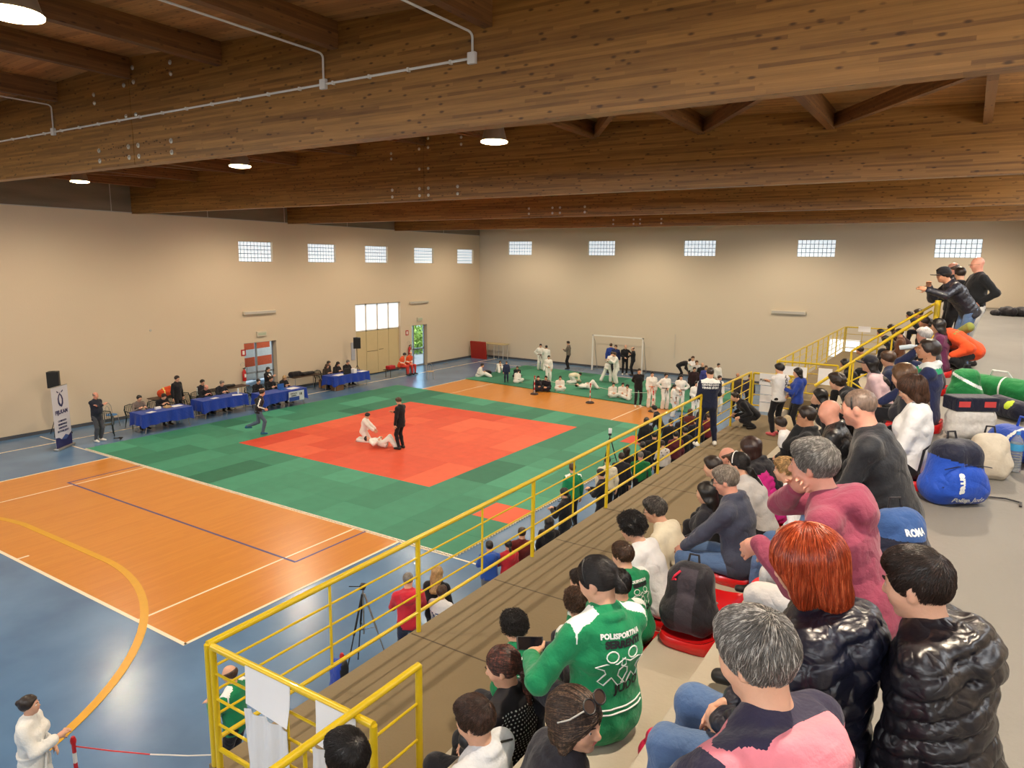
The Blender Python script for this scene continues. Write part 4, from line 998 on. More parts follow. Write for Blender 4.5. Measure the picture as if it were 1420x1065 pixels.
MB().box(GX0-.02, GX1+.02, GY0-.02, GY0, .005, .036).build('mat_side', M_WHITE, jm)
jm2 = empty('judo_mat', (-16, 33.5, 0), 0, 'smaller plain green judo mat at the far end, in front of the goal', 'judo mat')
o = tiles('green_area', lin(-22.8, -9.0, 13), lin(30.9, 37.3, 6), lambda x, y: True, M_GRN, jm2, 21, lambda x, y: (x, y+(37.3-y)/6.4*(-(x+22.8)*.105)-(x+22.8)*.11*((y-30.9)/6.4)))
o.location = (16, -33.5, 0)
# ---------------- tables with blue cloths
M_BLUE = cloth(28, 60, 156, name='blue_tablecloth', rough=.8); M_TTOP = pm('folding_table_top', S(160, 150, 140), .5, .08, 6)
def table(x, y0, y1, label, drop=.42, depth=.8):
    yc = (y0+y1)/2; t = empty('folding_table', (x, yc, 0), 0, label, 'table', None); L = y1-y0
    MB().bbox(-depth/2, depth/2, -L/2, L/2, .70, .73, .006).build('table_top', M_TTOP, t)
    for sy in (-1, 1):
        for sx in (-1, 1): MB().tube([(sx*depth*.38, sy*(L/2-.25), .70), (sx*depth*.42, sy*(L/2-.12), .0)], .014, 8).build('leg', M_METAL, t)
    # cloth with folds
    def fn(u, v):
        a = u*2*(depth+L); per = [(depth/2, -L/2), (depth/2, L/2), (-depth/2, L/2), (-depth/2, -L/2)]
        seg = [L, depth, L, depth]; i = 0
        while i < 3 and a > seg[i]: a -= seg[i]; i += 1
        p, q = per[i], per[(i+1) % 4]; f = min(1, a/seg[i]); px, py = p[0]+(q[0]-p[0])*f, p[1]+(q[1]-p[1])*f
        nx_, ny_ = [(1, 0), (0, 1), (-1, 0), (0, -1)][i]
        corner = math.exp(-min(f*seg[i], (1-f)*seg[i])/.12)
        d = .012+v*(.03+.035*math.sin(u*88)+.02*math.sin(u*47+2))*(1-.6*corner)+v*corner*.05
        return (px+nx_*d, py+ny_*d, .74-v*drop*(1+.04*math.sin(u*31)+.22*corner))
    c = MB().grid(fn, 220, 8, True).build('tablecloth', M_BLUE, None, True); c.location = (x, yc, 0)
    c2 = MB().box(-depth/2-.012, depth/2+.012, -L/2-.012, L/2+.012, .732, .744)
    me = c.data; vs = [tuple(v.co) for v in me.vertices]; fs = [tuple(p.vertices) for p in me.polygons]; bpy.data.objects.remove(c)
    c2.add(vs, fs); c = c2.build('tablecloth', M_BLUE, None, True); c.location = (x, yc, 0)
    return t, c
TB = [(-25.2, 13.85, 15.85, 'first', 'nearest the roll-up banner'), (-25.65, 16.6, 18.7, 'second', 'behind the running man'), (-24.85, 18.9, 21.2, 'third', 'carrying the white sign'), (-26.05, 23.95, 26.4, 'last', 'nearest the two people in orange')]
for x, y0, y1, nth, extra in TB:
    t, c = table(x, y0, y1, 'folding table under the blue cloth, %s in the row, %s' % (nth, extra))
    tag(c, 'royal blue tablecloth on the %s table of the row, %s' % (nth, extra), 'tablecloth')
def paper(x, y, z, rz, w=.21, l=.3, label='', n=None):
    o = MB().box(-w/2, w/2, -l/2, l/2, 0, .004).build('paper_sheet', M_PAPER, None); o.location = (x, y, z); o.rotation_euler = (0, 0, rz); tag(o, label, 'paper', n); return o
paper(-24.98, 14.3, .746, .3, label='white sheet on the first blue table, before the man in grey'); paper(-25.3, 15.5, .746, .1, .3, .42, label='white papers at the right end of the first blue table')
paper(-25.5, 17.3, .746, .2, label='white sheet on the second blue table, before the bald man'); paper(-25.4, 18.3, .746, -.6, .25, .4, label='white papers lying aslant on the second blue table')
paper(-24.8, 20.7, .746, .1, .4, .5, label='white papers at the right end of the third blue table')
paper(-25.9, 24.6, .746, .1, .4, .7, label='pile of white papers on the left of the last blue table'); paper(-25.85, 26.1, .746, 0, .35, .5, label='white papers at the right end of the last blue table')
def smallbox(name, x, y, z, dx, dy, dz, mat, label, cat, rz=0, b=.01):
    o = MB().bbox(-dx/2, dx/2, -dy/2, dy/2, 0, dz, b).build(name, mat); o.location = (x, y, z); o.rotation_euler = (0, 0, rz); tag(o, label, cat); return o
smallbox('white_box', -25.8, 25.45, .746, .25, .2, .22, M_PAPER, 'small white box standing on the last blue table', 'box')
smallbox('monitor', -25.75, 24.95, .746, .06, .5, .3, M_BLK, 'dark screen standing on the last blue table', 'monitor', .05)
smallbox('tissue_box', -25.3, 14.75, .746, .12, .22, .09, M_PAPER, 'white tissue box in the middle of the first blue table', 'box')
smallbox('small_case', -25.25, 15.1, .746, .2, .24, .07, pm('tan_card', S(190, 160, 120), .7), 'tan packet on the first blue table, beside the white tissue box', 'packet')
lp = smallbox('laptop', -24.9, 20.25, .746, .24, .34, .02, pm('laptop_blue', S(30, 90, 170), .4), 'open blue laptop on the third blue table', 'laptop', 0, .004)
MB().bbox(-.13, -.12, -.17, .17, .02, .24, .003).build('laptop_screen', MATS['laptop_blue'], lp)
bt = MB().lathe([(.035, 0), (.037, .02), (.037, .17), (.014, .22), (.014, .25), (0, .25)], n=12).build('water_bottle', pm('bottle_plastic', S(215, 225, 232), .15, .04, 9), None, True); bt.location = (-25.6, 18.5, .746); tag(bt, 'small clear bottle on the second blue table, right of the papers', 'bottle')
# sign on the third table
sg = empty('sign_board', (-24.38, 20.55, .42), 0, 'white and blue sign with black text hung on the front of the third blue table', 'sign')
MB().box(0, .012, -.42, .42, -.16, .27).build('board', pm('sign_grey', S(196, 204, 214), .5), sg); MB().box(.012, .016, -.41, .15, -.15, .03).build('blue_field', pm('sign_blue', S(34, 66, 150), .5), sg)
put_text('18', .16, M_INK, sg, (.018, .22, .07), (0, 1, 0), (0, 0, 1), .004, align='CENTER'); put_text('CITTA DI', .085, M_INK, sg, (.018, -.16, .15), (0, 1, 0), (0, 0, 1), .002); put_text('GUSPINI', .075, M_INK, sg, (.018, -.16, .06), (0, 1, 0), (0, 0, 1), .002)
# side tables by the wall (dark clutter)
def side_table(x, y0, y1, label, z=.72):
    t = empty('side_table', (x, (y0+y1)/2, 0), 0, label, 'table'); L = y1-y0
    MB().bbox(-.3, .3, -L/2, L/2, z-.03, z, .006).build('table_top', pm('dark_wood_top', S(74, 56, 44), .5), t)
    for sx in (-1, 1):
        for sy in (-1, 1): MB().tube([(sx*.26, sy*(L/2-.06), 0), (sx*.26, sy*(L/2-.06), z-.03)], .014, 8).build('leg', M_METAL, t)
    return t
side_table(-27.35, 18.1, 20.2, 'dark narrow table against the left wall, under the red extinguisher'); side_table(-27.3, 22.7, 24.4, 'dark table against the left wall, between the third and last blue tables')
for (x, y, dx, dy, dz, l) in ((-27.3, 23.0, .3, .5, .28, 'black kit bag on the dark table, left of the folded coats'), (-27.3, 23.75, .35, .7, .16, 'folded dark coats on the dark table by the left wall'), (-27.35, 19.2, .3, .7, .12, 'flat dark coat on the narrow table beside the extinguisher')):
    F = Field(); F.cap((0, -dy/2, dz*.45), (0, dy/2, dz*.45), dz*.5, dz*.42, .03, (1, 0, 0), dx/dz*1.0)
    V, Q = F.mesh(.02, noise=.008); o = mk('kit_bag', V, Q, cloth(30, 26, 28)); o.location = (x, y, .73); tag(o, l, 'bag')
smallbox('cardboard_box', -26.9, 24.55, 0, .5, .45, .42, pm('cardboard', S(160, 118, 74), .8), 'brown cardboard box by the wall, left of the last blue table', 'box')
smallbox('wicker_crate', -25.9, 24.4, 0, .4, .5, .32, pm('crate_wood', S(124, 88, 56), .8, .3, 14), 'brown crate on the floor under the last blue table', 'box')
# shelf with orange first aid bag behind first table
t = side_table(-27.2, 15.6, 16.9, 'grey low table by the left wall carrying an orange rescue bag', .78)
F = Field(); F.cap((0, -.26, .16), (0, .26, .16), .15, .15, .03); F.cap((0, -.3, .07), (0, .3, .07), .07, .07, .03, (1, 0, 0), 2.0); F.cap((0, -.14, .3), (0, .2, .33), .08, .10, .05)
V, Q = F.mesh(.02, noise=.004); o = mk('rescue_bag', V, Q, [cloth(206, 74, 34), pm('reflective_tape', S(232, 214, 120), .3)], None, lambda C: (np.abs(np.abs(C[:, 1])-.17) < .03)*1); o.location = (-27.2, 16.3, .79); tag(o, 'orange rescue bag with yellow reflective bands on the grey low table', 'bag')
# ---------------- chairs
def plastic_chair(x, y, rz, label, mat=None):
    c = empty('plastic_chair', (x, y, 0), rz, label, 'chair', None); mat = mat or pm('dark_green_plastic', S(24, 38, 34), .35, .1, 9)
    MB().grid(lambda u, v: ((u-.5)*.44*(1-.1*v), (v-.5)*.44, .43-.02*math.sin(PI*u)+.015*v), 9, 9).build('seat', mat, c, True)
    b = MB()
    for i in range(7):
        a = -.18+i*.06; b.tube([(a, -.21, .46), (a*1.12, -.27, .68), (a*.9, -.29, .84-.04*abs(a)/.18)], .012, 6)
    b.tube([(-.21, -.2, .44), (-.235, -.27, .68), (-.19, -.295, .83), (0, -.30, .87), (.19, -.295, .83), (.235, -.27, .68), (.21, -.2, .44)], .018, 8); b.build('backrest', mat, c, True)
    for s in (-1, 1):
        MB().tube([(s*.235, -.25, .66), (s*.27, -.1, .66), (s*.27, .15, .64), (s*.24, .2, .43)], .018, 8).build('armrest', mat, c, True)
        MB().tube([(s*.2, .19, .43), (s*.24, .24, 0)], [.022, .016], 8).build('leg', mat, c, True); MB().tube([(s*.2, -.2, .43), (s*.23, -.28, 0)], [.022, .016], 8).build('leg', mat, c, True)
    return c
def metal_chair(x, y, rz, label, seatmat):
    c = empty('metal_chair', (x, y, 0), rz, label, 'chair')
    MB().lathe([(0, .445), (.19, .445), (.205, .46), (.19, .475), (0, .48)], n=20).build('seat', seatmat, c, True)
    MB().tube([(-.17, -.17, 0), (-.18, -.18, .45), (-.17, -.21, .75), (-.1, -.225, .87), (0, -.23, .90), (.1, -.225, .87), (.17, -.21, .75), (.18, -.18, .45), (.17, -.17, 0)], .011, 8).build('back_frame', M_METAL, c, True)
    MB().tube([(-.07, -.2, .47), (-.08, -.215, .7), (0, -.225, .78), (.08, -.215, .7), (.07, -.2, .47)], .009, 8).build('back_loop', M_METAL, c, True)
    for s in (-1, 1): MB().tube([(s*.15, .14, .45), (s*.18, .2, 0)], .011, 8).build('leg', M_METAL, c)
    return c
plastic_chair(-25.7, 13.0, -2.0, 'empty dark plastic armchair at the near end of the first blue table')
metal_chair(-27.0, 13.9, -1.4, 'metal chair with a round blue seat pad against the left wall, behind the first table', pm('seat_pad_blue', S(70, 130, 190), .6))
plastic_chair(-26.6, 16.3, -1.3, 'empty dark plastic chair between the first and second blue tables'); plastic_chair(-26.7, 16.95, -1.5, 'second empty dark plastic chair, just left of the man with the white strap')
metal_chair(-24.2, 29.6, -2.2, 'lone metal chair with beige seat standing on the blue floor beyond the judo mat', pm('seat_pad_beige', S(190, 160, 120), .6))
for i, (x, y) in enumerate(((-26.0, 14.3), (-26.0, 15.2), (-26.4, 17.3), (-26.4, 18.1), (-25.7, 19.4), (-25.75, 20.1), (-25.7, 20.8), (-26.9, 24.4), (-26.9, 25.1), (-26.9, 25.8))):
    nm = ['of the man in the grey sweater', 'of the man in black at the first table', 'of the bald man at the second table', 'of the grey-haired man at the second table', 'of the leftmost sitter at the third table', 'of the middle sitter at the third table', 'of the fair-haired sitter at the third table', 'of the leftmost sitter at the last table', 'of the dark-haired sitter at the last table', 'of the white-haired sitter at the last table'][i]
    plastic_chair(x-.12, y, -PI/2, 'dark plastic chair '+nm)
# ---------------- loudspeakers on tripod stands
def tripod_legs(mb, h, r, z0, n=3, rad=.012, a0=.4):
    for k in range(n):
        a = a0+k*2*PI/n; mb.tube([(0.02*math.cos(a), .02*math.sin(a), z0), (r*math.cos(a), r*math.sin(a), 0.01)], rad, 6); mb.tube([(0, 0, z0*.35), (r*.5*math.cos(a), r*.5*math.sin(a), z0*.5)], rad*.7, 6)
def pa(x, y, h, rz, l1, l2):
    s = empty('speaker_stand', (x, y, 0), rz, l1, 'stand'); MB().tube([(0, 0, .1), (0, 0, h)], .018, 10).build('pole', M_BLK, s)
    for k in range(3):
        a = .4+k*2*PI/3; MB().tube([(0, 0, .85), (.42*math.cos(a), .42*math.sin(a), .01)], .014, 6).tube([(0, 0, .3), (.23*math.cos(a), .23*math.sin(a), .47)], .008, 6).build('leg', M_BLK, s)
    b = MB().add([(-.19, -.14, 0), (.19, -.14, 0), (.16, .16, 0), (-.16, .16, 0), (-.19, -.14, .58), (.19, -.14, .58), (.16, .16, .58), (-.16, .16, .58)], [(0, 3, 2, 1), (4, 5, 6, 7), (0, 1, 5, 4), (1, 2, 6, 5), (2, 3, 7, 6), (3, 0, 4, 7)]).build('loudspeaker', M_BLK)
    b.location = (x, y, h); b.rotation_euler = (0, 0, rz); tag(b, l2, 'loudspeaker')
    MB().bbox(-.165, .165, -.16, -.14, .03, .55, .006).build('grille', pm('speaker_grille', S(18, 18, 20), .7, .2, 60), b); MB().bbox(-.06, .06, -.05, .05, .58, .60, .005).build('handle', M_BLK, b)
pa(-27.2, 12.1, 1.75, .9, 'black tripod stand of the loudspeaker, behind the roll-up banner', 'black loudspeaker on a stand at the far left, above the roll-up banner')
pa(-27.1, 27.0, 1.75, .9, 'black tripod stand of the loudspeaker, by the beige gate', 'black loudspeaker on a stand in front of the beige gate')
# ---------------- roll-up banner
P0, P1 = onz(74, 628, .0), onz(105, 615, 0); d = unit(P1-P0); bw = .86
bn = empty('banner_stand', tuple((P0+P1)/2), math.atan2(d[1], d[0]), 'white and dark blue roll-up banner with a blue ring emblem, left of the tables', 'banner')
MB().bbox(-bw/2-.03, bw/2+.03, -.09, .09, 0, .08, .02).build('base', M_METAL, bn); MB().tube([(-bw/2, 0, 2.13), (bw/2, 0, 2.13)], .015, 8).build('top_bar', M_METAL, bn); MB().tube([(0, .03, .05), (0, .03, 2.12)], .01, 6).build('pole', M_METAL, bn)
MB().box(-bw/2, bw/2, -.006, .0, .08, 2.12).build('banner_sheet', pm('banner_white', S(206, 204, 216), .6, .02, 4), bn)
M_NAVY = pm('print_navy', S(36, 38, 92), .6, .05, 5); M_NAVY2 = pm('print_mid_blue', S(70, 92, 150), .6, .05, 5)
MB().poly([(-bw/2, -.008, .08), (bw/2, -.008, .08), (bw/2, -.008, .50), (.27, -.008, .40), (.10, -.008, .47), (-.12, -.008, .34), (-.25, -.008, .42), (-bw/2, -.008, .44)], .003, (0, -1, 0)).build('blue_print', M_NAVY, bn)
MB().poly([(-.12, -.012, .34), (.10, -.012, .47), (.27, -.012, .40), (.12, -.012, .30)], .002, (0, -1, 0)).build('blue_print', M_NAVY2, bn)
mb = MB()
for k in range(2):
    s = -1 if k == 0 else 1
    pts = [(s*-.01, 1.93), (s*.09, 1.83), (s*.14, 1.72), (s*.13, 1.56), (s*.06, 1.46), (s*.0, 1.45), (s*.0, 1.51), (s*.06, 1.59), (s*.075, 1.70), (s*.05, 1.79), (s*.0, 1.86)]
    if s > 0: pts = [(a, b-.03) for a, b in pts]
    mb.poly([(a, -.009, b) for a, b in (pts if s > 0 else pts[::-1])], .003, (0, -1, 0))
for s in (-1, 1): mb.poly([(s*.06, -.009, 1.93), (s*.16, -.009, 1.99), (s*.17, -.009, 1.95), (s*.08, -.009, 1.90)][::s], .003, (0, -1, 0))
mb.build('ring_emblem', M_NAVY, bn)
put_text('FIJLKAM', .185, M_NAVY, bn, (0, -.011, 1.20), (1, 0, 0), (0, 0, 1), .006)
for i, tx in enumerate(('COMITATO', 'REGIONALE', 'SARDEGNA', 'SETTORE JUDO')): put_text(tx, .085, M_NAVY, bn, (0, -.011, .93-i*.115), (1, 0, 0), (0, 0, 1), .003)
# cable heap
F = Field()
for k in range(7): F.cap((.12*math.cos(k), .1*math.sin(k*1.3), .03+.01*k), (.12*math.cos(k+1.4), .1*math.sin(k*1.3+1.5), .04+.01*k), .02, .02, .006)
V, Q = F.mesh(.012); P = onz(164, 610, 0); o = mk('cable_heap', V, Q, M_BLK); o.location = tuple(P); tag(o, 'small heap of black cable at the corner of the green mat', 'cable')
# ---------------- wall fittings
def wallbox(name, y0, y1, z0, z1, th, mat, label, cat, x=None):
    x = XL if x is None else x; o = MB().bbox(0, th, 0, y1-y0, 0, z1-z0, min(.02, th*.3)).build(name, mat); o.location = (x, y0, z0); tag(o, label, cat); return o
M_EMG = pm('emergency_lamp', S(206, 196, 176), .4, .03, 9)
w = wallbox('wall_light_fitting', 20.6, 22.42, 3.84, 4.0, .12, M_EMG, 'long pale strip light fitting above the first glazed door', 'light fitting'); MB().box(.12, .13, .05, 1.77, .03, .13).build('diffuser', M_GREY, w)
w = wallbox('wall_light_fitting', 32.16, 33.9, 3.86, 4.0, .12, M_EMG, 'long pale strip light fitting above the second glazed door near the corner', 'light fitting'); MB().box(.12, .13, .05, 1.69, .03, .11).build('diffuser', M_GREY, w)
o = MB().bbox(0, 1.76, -.12, 0, 0, .19, .02).build('wall_light_fitting', M_EMG); o.location = (-8.71, YB, 3.86); tag(o, 'long pale strip light fitting on the back wall, left of the stands', 'light fitting'); MB().box(.05, 1.71, -.13, -.12, .04, .15).build('diffuser', M_GREY, o)
for y0, y1, l in ((21.3, 21.85, 'small exit light box above the first glazed door'), (32.85, 33.35, 'small exit light box above the second glazed door')):
    w = wallbox('exit_light', y0, y1, 2.78, 3.02, .08, M_EMG, l, 'light'); MB().box(.08, .084, .06, y1-y0-.06, .06, .18).build('pictogram', pm('faded_green', S(176, 186, 160), .5), w)
for y, z, l in ((20.52, 1.95, 'small red and white extinguisher sign left of the first glazed door'), (31.93, 2.0, 'small red and white extinguisher sign beside the beige gate')):
    o = MB().box(0, .01, 0, .26, 0, .3).build('wall_sign', pm('sign_red', S(176, 34, 30), .5)); o.location = (XL, y-.1, z); tag(o, l, 'sign'); MB().box(.01, .014, .07, .19, .06, .24).build('pictogram', M_WHITE, o)
def extinguisher(y, l):
    e = empty('fire_extinguisher', (XL+.12, y, .80), 0, l, 'fire extinguisher'); M_FR = pm('extinguisher_red', S(186, 30, 26), .3)
    MB().lathe([(0, 0), (.08, .0), (.085, .03), (.085, .42), (.06, .49), (.025, .52), (.025, .56), (0, .56)], n=20).build('cylinder', M_FR, e, True)
    MB().box(.083, .087, -.05, .05, .18, .34).build('instruction_label', M_WHITE, e)
    MB().tube([(0, 0, .56), (0, .02, .60), (.0, .12, .66), (0, .16, .60), (0, .13, .3), (0, .12, .15)], .010, 8).build('hose', M_BLK, e); MB().box(-.02, .02, -.05, .08, .57, .61).build('valve_lever', M_BLK, e)
    MB().tube([(-.08, -.1, .7), (-.08, -.12, .8), (-.08, 0, .86), (-.08, .12, .8), (-.08, .1, .7)], .008, 6).build('wall_bracket', M_METAL, e)
extinguisher(20.45, 'red fire extinguisher on the left wall beside the first glazed door'); extinguisher(32.05, 'red fire extinguisher on the left wall between gate and second door')
wallbox('wall_panel', 27.35, 27.62, 1.0, 1.97, .06, pm('grey_panel', S(176, 178, 186), .5), 'narrow grey wall cabinet left of the beige gate', 'cabinet')
o = MB().lathe([(0, 0), (.05, 0), (.04, .03), (0, .035)], n=12, rot=Matrix.Rotation(PI/2, 3, 'Y')).build('wall_socket', M_GREY); o.location = (XL, 16.2, 3.46); tag(o, 'small round wall socket high on the left wall', 'socket')
# ---------------- bench with medics' gear
b = empty('bench', (-26.5, 29.6, 0), 0, 'dark slatted bench in front of the beige gate under the two people in orange', 'bench')
for k in range(4): MB().bbox(-.2+k*.1, -.12+k*.1, -1.05, 1.05, .42, .45, .008).build('slat', pm('bench_slat', S(60, 44, 40), .5), b)
for s in (-1, 1): MB().tube([(-.18, s*.85, 0), (-.18, s*.85, .42), (.18, s*.85, .42), (.18, s*.85, 0)], .018, 8).build('leg', M_BLK, b)
smallbox('first_aid_bag', -26.5, 28.95, .455, .32, .5, .2, cloth(176, 30, 34), 'red first aid bag on the left end of the bench', 'bag', 0, .04)
# ---------------- corner: red crash mat leaning on trestle
cm = empty('crash_mat', (-26.9, 38.3, 0), 0, 'big red crash mat standing on edge in the far left corner', 'crash mat')
MB().bbox(-.75, .45, -.16, .0, .0, 1.18, .02, Matrix.Rotation(.12, 3, 'X')).build('cover', pm('red_vinyl', S(160, 38, 26), .4), cm)
tt = empty('wooden_table', (-26.1, 38.75, 0), 0, 'small table with thin legs behind the red crash mat in the corner', 'table')
MB().bbox(-.9, .9, -.35, .35, 1.0, 1.04, .008).build('table_top', pm('tan_board', S(196, 178, 130), .5), tt)
for sx in (-1, .1, 1):
    for sy in (-1, 1): MB().tube([(sx*.8, sy*.28, 0), (sx*.8, sy*.28, 1.0)], .02, 6).build('leg', M_GREY, tt)
# ---------------- goal
gl = empty('goal', (-17.1, 38.3, 0), 0, 'white football goal frame against the back wall', 'goal'); gw = 1.6
for s in (-1, 1):
    MB().bbox(s*gw-.04, s*gw+.04, -.04, .04, 0, 2.16, .006).build('post', M_WHITE, gl); MB().tube([(s*gw, 0, 2.1), (s*gw, .28, 1.75), (s*gw, .35, 1.2), (s*gw, .72, .03)], .018, 6).build('back_stay', M_METAL, gl)
    MB().tube([(s*gw, 0, .03), (s*gw, .72, .03)], .018, 6).build('ground_bar', M_METAL, gl)
MB().bbox(-gw-.04, gw+.04, -.04, .04, 2.08, 2.16, .006).build('crossbar', M_WHITE, gl); MB().tube([(-gw, .72, .03), (gw, .72, .03)], .018, 6).build('ground_bar', M_METAL, gl)
o = MB().tube([(0, 0, 1.0), (0, 0, 2.4)], .012, 6).build('wall_rod', M_GREY); o.location = (-13.95, 39.33, 0); tag(o, 'thin upright rod on the back wall, right of the goal', 'rod')
# ---------------- barrier posts
M_RP = pm('barrier_red', S(190, 30, 34), .4); M_BASEB = pm('rubber_base', S(52, 34, 30), .6)
def barrier(x, y, label):
    b = empty('barrier_post', (x, y, 0), 0, label, 'barrier post', None)
    MB().lathe([(0, 0), (.2, 0), (.2, .03), (.16, .07), (.05, .09), (0, .09)], n=20).build('base', M_BASEB, b, True)
    for k in range(6): MB().tube([(0, 0, .09+k*.13), (0, 0, .22+k*.13)], .022, 10).build('pole', M_WHITE if k % 2 == 0 else M_RP, b)
    MB().lathe([(0, .86), (.03, .86), (.034, .90), (.02, .94), (0, .945)], n=12).build('top_cap', M_RP, b, True); return b
bp = [onz(741, 547, 0), onz(818, 559, 0), onz(905, 571, 0)]
barrier(bp[0][0], bp[0][1], 'red and white barrier post in front of the two children in dark tracksuits'); barrier(bp[1][0], bp[1][1], 'red and white barrier post in the middle of the orange strip'); barrier(bp[2][0], bp[2][1], 'red and white barrier post before the boys in white, beside the coach in black')
barrier(-8.15, 3.45, 'red and white barrier post in the lower left corner, beside the girl in white')
def tape(pts, label, r=.008, cols=(M_RP, M_WHITE)):
    t = empty('barrier_chain', tuple(pts[0]), 0, label, 'barrier chain')
    for i in range(len(pts)-1):
        a, b_ = Vector(pts[i]), Vector(pts[i+1]); n = 6
        q = [a.lerp(b_, k/n)-Vector((0, 0, .12*math.sin(PI*k/n)))-Vector(pts[0]) for k in range(n+1)]
        for k in range(n): MB().tube([q[k], q[k+1]], r, 6).build('chain_link_run', cols[(k//2) % 2], t)
tape([(bp[0][0], bp[0][1], .85), (bp[1][0], bp[1][1], .85), (bp[2][0], bp[2][1], .85)], 'pale tape strung between the barrier posts before the far mat', .006, (M_WHITE, M_WHITE))
tape([(-8.15, 3.45, .82), (-6.0, 4.9, .8)], 'red and white chain from the corner post to the railing'); tape([(-5.4, 5.2, .8), (-4.95, 7.4, .8)], 'red and white chain below the walkway by the tripod')
# ---------------- railings
def rail_thing(name, loc, label): return empty(name, loc, 0, label, 'railing')
def sub(o, par): o.location = tuple(-Vector(par.location)); return o
R1 = rail_thing('railing', (-4.5, 2.87, ZW), 'long yellow railing along the walkway edge above the mats')
def zr(y): return 3.56+.010*(y-2.87) if y < 15 else 3.68
XRL = -4.5
sub(MB().tube([(XRL, 2.87, zr(2.87)), (XRL, 8, zr(8)), (XRL, 14.5, zr(14.5)), (XRL, 18.6, 3.66)], .027, 12).build('top_rail', M_YEL, R1, True), R1)
sub(MB().tube([(XRL, 2.87, 2.76), (XRL, 18.6, 2.80)], .019, 10).build('bottom_rail', M_YEL, R1, True), R1)
for i in range(3):
    za, zb = 2.76+(zr(2.87)-2.76)*(i+1)/4, 2.80+(3.66-2.80)*(i+1)/4
    sub(MB().tube([(XRL, 2.87, za), (XRL, 18.6, zb)], .0105, 8).build('middle_bar', M_YEL, R1, True), R1)
YP = [2.87, 5.28, 7.6, 9.88, 12.12, 14.5, 16.9, 18.6]
for y in YP: sub(MB().tube([(XRL, y, ZW), (XRL, y, zr(y))], .026, 12).build('post', M_YEL, R1, True), R1)
for a, b_ in zip(YP[:-1], YP[1:]): sub(MB().tube([(XRL, (a+b_)/2, 2.78), (XRL, (a+b_)/2, zr((a+b_)/2))], .013, 8).build('thin_upright', M_YEL, R1, True), R1)
def rails(par, A, B, zt0, zt1, zb0, zb1, n=3, posts=2, rt=.027, thin=1, floor0=None, floor1=None):
    """straight railing from A to B (x, y)"""
    L = lambda t: (A[0]+(B[0]-A[0])*t, A[1]+(B[1]-A[1])*t)
    zt = lambda t: zt0+(zt1-zt0)*t; zb = lambda t: zb0+(zb1-zb0)*t
    sub(MB().tube([(*L(0), zt0), (*L(1), zt1)], rt, 12).build('top_rail', M_YEL, par, True), par)
    for i in range(n): f = i/n; sub(MB().tube([(*L(0), zb0+(zt0-zb0)*f), (*L(1), zb1+(zt1-zb1)*f)], .019 if i == 0 else .0105, 8).build('bottom_rail' if i == 0 else 'middle_bar', M_YEL, par, True), par)
    f0 = ZW if floor0 is None else floor0; f1 = f0 if floor1 is None else floor1
    for k in range(posts):
        t = k/(posts-1) if posts > 1 else 1; sub(MB().tube([(*L(t), f0+(f1-f0)*t), (*L(t), zt(t))], .026, 12).build('post', M_YEL, par, True), par)
        if thin and k < posts-1: t2 = t+.5/(posts-1); sub(MB().tube([(*L(t2), zb(t2)), (*L(t2), zt(t2))], .013, 8).build('thin_upright', M_YEL, par, True), par)
Rn = rail_thing('railing', (-4.44, 2.87, ZW), 'yellow cross railing at the near stair head, hung with white papers'); rails(Rn, (-4.44, 2.87), (-2.82, 2.87), 3.56, 3.56, 2.72, 2.72, 4)
Ri = rail_thing('railing', (-2.97, 3.48, ZW), 'short yellow stair railing ending in a tall post at the bottom centre'); rails(Ri, (-2.97, 3.48), (-2.97, -.6), 3.6, 3.6, 2.75, 2.75, 3, 3)
Rf = rail_thing('railing', (-4.44, 18.62, ZW), 'yellow cross railing at the far end of the near walkway, carrying the paper sheets'); rails(Rf, (-4.44, 18.62), (-3.3, 18.62), 3.64, 3.64, 2.8, 2.8, 3)
R2 = rail_thing('railing', (-4.5, 21.55, ZW), 'yellow railing of the far stand, running on towards the back wall'); rails(R2, (-4.5, 21.6), (-4.5, 35.2), 3.62, 3.68, 2.75, 2.75, 4, 7)
R3 = rail_thing('railing', (-4.44, 21.55, ZW), 'yellow cross railing beyond the stair gap, with two white papers'); rails(R3, (-4.44, 21.6), (-2.85, 21.6), 3.62, 3.62, 2.75, 2.75, 3, 2)
R4 = rail_thing('railing', (-4.44, 35.2, ZW), 'short yellow cross railing at the far end of the stands'); rails(R4, (-4.44, 35.2), (-1.8, 35.2), 3.68, 3.68, 2.75, 2.75, 3, 3)
YD = 14.6
A1, A2 = ony(1181, 487, YD), ony(1297, 421, YD); B1_, B2_ = ony(1130, 535, YD), ony(1293, 432, YD)
R5 = rail_thing('handrail', (A1[0], YD, 3.0), 'sloping yellow double handrail climbing the tiers to the upper landing')
sub(MB().tube([tuple(A1), tuple(A2)], .022, 10).build('top_rail', M_YEL, R5, True), R5); sub(MB().tube([tuple(B1_), tuple(B2_)], .03, 10).build('lower_rail', M_YEL, R5, True), R5)
sub(MB().tube([(A1[0], YD, A1[2]-.75), tuple(A1)], .022, 10).build('post', M_YEL, R5, True), R5); sub(MB().tube([(A2[0]+.04, YD, ZL), (A2[0]+.04, YD, A2[2]+.06)], .05, 10).build('post', M_YEL, R5, True), R5)
sub(MB().tube([(A1[0]-.25, YD, A1[2]-.42), (A1[0]+.25, YD, A1[2]-.7)], .014, 8).tube([(A1[0]-.25, YD, A1[2]-.75), (A1[0]+.3, YD, A1[2]-.4)], .014, 8).build('cross_brace', M_YEL, R5, True), R5)
for t in (.35, .68):
    q = B1_+(B2_-B1_)*t; sub(MB().tube([(q[0], YD, q[2]-.75), tuple(q)], .016, 8).build('post', M_YEL, R5, True), R5)
